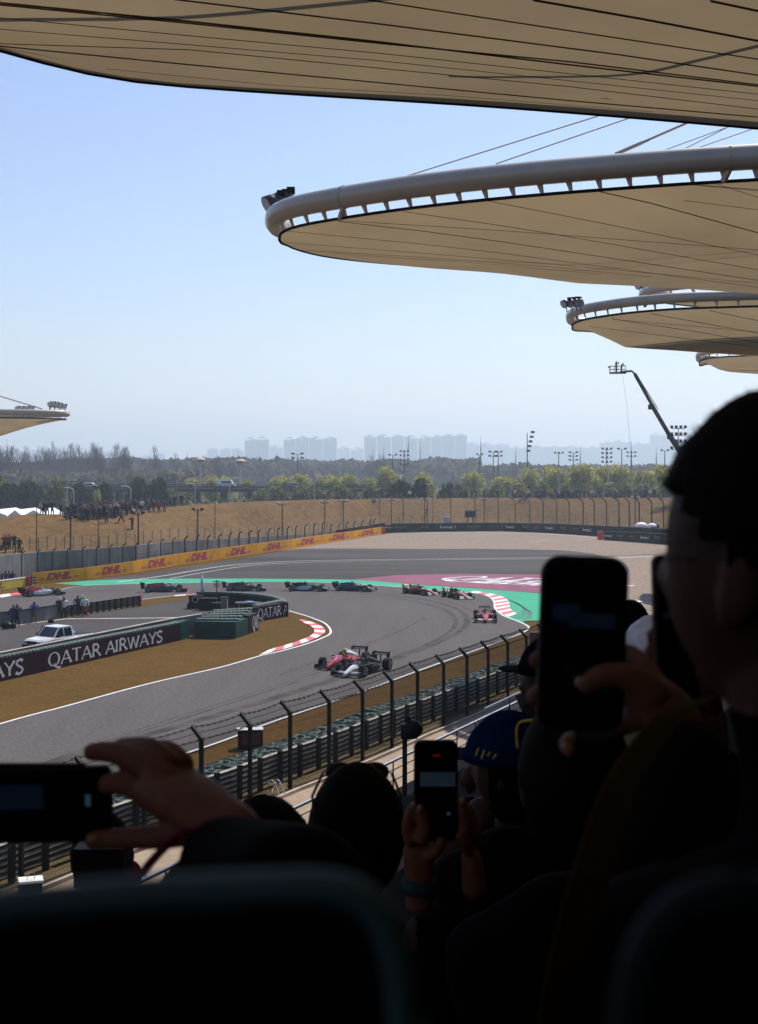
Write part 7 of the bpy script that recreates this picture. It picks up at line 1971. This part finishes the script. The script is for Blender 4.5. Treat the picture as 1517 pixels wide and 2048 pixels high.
# other heads --------------------------------------------------------
def sitter(label, px, py, Y, yaw, s=1.0, jacket=None, hairm=None, hair_keep=None, torso_w=.21, extra=None, skin=None, grow_=.014):
    c = P(px, py, Y); r = thing('person', label, 'person', (c.x, c.y, c.z - 1.25))
    me = fuse('body', [head_verts(c, yaw, s), grow('t', [torso((c.x, c.y, c.z - .14), torso_w, .13, .8, 0)], 2)], .009, 2)
    zc = c.z - .115
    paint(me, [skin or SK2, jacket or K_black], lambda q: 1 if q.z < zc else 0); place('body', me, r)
    if hairm is not False: shell(None, c, yaw, hair_keep or (lambda v: v.y < .03 or v.z > .045), grow_, 'hair', hairm or K_hair, r, s)
    return r, c
cap_keep = lambda v: v.z > .025
def cap(label, c, yaw, m, s, up=.0, brim=True):
    r = thing('cap', label, 'cap', c)
    shell(None, c + V((0, 0, up)), yaw, cap_keep, .020, 'crown', m, r, s)
    if brim:
        q = Matrix.Rotation(yaw, 3, 'Z'); mb = MB(); o = []
        for z in (.030, .034):
            ring_ = []
            for k in range(9):
                a = R(-70 + 140 * k / 8); ring_.append(c + q @ V((math.sin(a) * .078 * s, (.085 + .085 * math.cos(a)) * s, z + up)))
            for k in range(8, -1, -1):
                a = R(-70 + 140 * k / 8); ring_.append(c + q @ V((math.sin(a) * .076 * s, (.03 + .075 * math.cos(a)) * s, z + up)))
            o.append(ring_)
        mb.loft(o); mb.build('brim', m, r)
    return r
r_, c = sitter('person in a blue cap turned to the left, above the centre phone', 1022, 1540, 3.6, R(62), 1.0)
cap('bright blue cap with a small yellow emblem, on the person right of the centre phone', c, R(62), K_blue, 1.1, .0)
mb = MB(); e = P(952, 1512, 2.88)
for k in range(4): mb.tube([e + V((.012 * k, 0, -.006 * (k % 2))), e + V((.012 * k + .006, 0, .016 - .004 * k))], .0022, 4)
o = mb.build('emblem', cloth('yellow_thread', (.35, .32, .03))); tag(o, 'small yellow stitched emblem on the side of the blue cap', 'emblem')
mb = MB(); mb.tube(smooth([P(1036, 1496, 2.9), P(1034, 1460, 2.9), P(1045, 1443, 2.9), P(1088, 1440, 2.8)], 4), .003, 6); tag(mb.build('cord', cloth('cord_yellow', (.35, .25, .04))), 'yellow cord running over the shoulder beside the blue cap', 'cord')
r_, c = sitter('bearded man half hidden behind the large phone, looking left', 1112, 1368, 4.2, R(75), 1.0)
shell(None, c, R(75), lambda v: v.z < -.03 and v.y > -.01, .022, 'beard', K_beard, r_, 1.0)
mb = MB()
for k in range(60):
    a = P(1050 + rnd.uniform(0, 30), 1370 + rnd.uniform(0, 70), 4.15); mb.tube([a, a + V((rnd.uniform(-.02, 0), 0, rnd.uniform(-.03, .0)))], .0012, 3)
mb.build('beard_wisps', K_beard, r_)['kind'] = 'stuff'
cap('dark cap with its visor to the left on the bearded man', c, R(75), K_navy, 1.02, .01)
r_, c = sitter('person in a white cap and cream coat between the two phones', 1306, 1322, 4.2, R(10), 1.0, K_cream)
cap('plain white cap between the large phone and the second phone', c, R(10), K_white, 1.05, -.01, False)
sitter('black-haired person seated low between the two phones, beyond the white cap', 1262, 1262, 6.0, R(0), 1.0)
sitter('dark-haired person at the lower centre left, only the curly top of the head showing', 530, 1752, 2.6, R(20), 1.05, grow_=.022)
sitter('person with dark hair low behind the large phone, below the bearded man', 1150, 1560, 2.2, R(5), 1.0, hair_keep=lambda v: True)
r_, c = sitter('person in a magenta jacket filming at the lower left', 205, 1716, 4.0, R(10), 1.0, K_mag)
mb = MB(); c = P(208, 1722, 3.7); mb.box(c, (.13, .14, .10)); mb.tube([c, c + V((-.02, .2, 0))], .04, 10); tag(mb.build('camera', M['black']), 'black camera held up by the person in the magenta jacket', 'camera')
me = grow('t', [[PP(282, 1735, 3.9, .04), PP(240, 1756, 3.85, .05), PP(190, 1795, 3.8, .06)]], 2); me.materials.append(K_mag); place('sleeve', me, r_).name = 'sleeve'

bust = None  # figures added to cover bright floor showing between the people in front
for i, (x, y, Y) in enumerate([(905, 1720, 5.2), (960, 1640, 7.5), (880, 1640, 9.5), (1020, 1610, 6.0), (1080, 1560, 9.0), (640, 1760, 6.0), (560, 1720, 8.0), (1000, 1760, 4.2), (1130, 1480, 10.5), (1240, 1400, 9.0), (1330, 1400, 6.5), (1400, 1440, 4.5), (460, 1800, 5.0), (1290, 1450, 5.0), (940, 1560, 12.0)]):
    c = P(x, y, Y)
    if bust is None:
        me = fuse('body', [head_verts((0, 0, 0), R(15), 1.0), grow('t', [torso((0, .01, -.14), .21, .13, .8, 0)], 2)], .012, 2)
        paint(me, [SK2, K_black], lambda q: 1 if q.z < -.115 else 0)
        bust = me
    r = thing('person', 'black silhouetted person added low in the stand, %s of the rest' % ordn(i), 'person', c, rnd.uniform(-.3, .5), 'silhouetted spectators added lower in the stand')
    obj('body', bust, r)
    if i == 0: hb = shell(None, V((0, 0, 0)), R(15), lambda v: v.y < .03 or v.z > .045, .014, 'hair', K_hair, r).data
    else: obj('hair', hb, r)
    r['label'] = 'black silhouetted person added over bright floor in the stand rows'
# seat backs nearest the lens ----------------------------------------
rimm = mat('rim_bluelit', (.022, .055, .078), .6, .1, 10, spec=.2)  # blue light along the top edge, painted into the rim colour
def seat(label, pts, Y, rr, panel_low, rm=None):
    q = smooth([P(x, y, Y) for x, y in pts], 6); r = thing('seat_back', label, 'seat back', (q[0].x, Y, 12.3))
    mb = MB(); mb.tube(q, rr, 10); mb.build('rim', rm or rimm, r, smooth=True)
    mb = MB(); secs = []
    for p in q: secs.append([p + V((0, -rr * .6, -.001)), p + V((0, rr * .6, -.001)), V((p.x, Y + rr * .6, panel_low)), V((p.x, Y - rr * .6, panel_low))])
    mb.loft(secs); mb.build('panel', M['trim'], r)
    return r
seat('blurred dark seat back with a rounded corner and rim tinted as if blue-lit, bottom left', [(-250, 1848), (0, 1816), (250, 1792), (450, 1782), (620, 1776), (700, 1788), (755, 1828), (785, 1900), (800, 2000), (806, 2150)], .30, .0040, 12.7)
seat('blurred dark rounded shape with a faint blue rim at the lower right', [(1250, 2150), (1280, 1950), (1330, 1850), (1400, 1802), (1480, 1788), (1650, 1795)], .28, .0045, 12.7, mat('rim_bluelit_dim', (.003, .008, .011), .7, .1, 10, spec=.08))  # dimmer copy of the rim's painted blue light

# ---------------------------------------------------------------- haze
mb = MB(); mb.box((0, 3665, 98), (14900, 7600, 200)); hz = mb.mesh('haze', [])
hm = bpy.data.materials.new('haze_air'); hm.use_nodes = True; n = hm.node_tree.nodes; n.clear()
ho = n.new('ShaderNodeOutputMaterial'); pv = n.new('ShaderNodeVolumePrincipled'); pv.inputs['Color'].default_value = (.74, .87, 1.0, 1); pv.inputs['Density'].default_value = .00031; pv.inputs['Anisotropy'].default_value = .45
hm.node_tree.links.new(pv.outputs[0], ho.inputs['Volume'])
hz.materials.append(hm); tag(obj('haze', hz), 'pale blue haze', None, None, 'stuff')
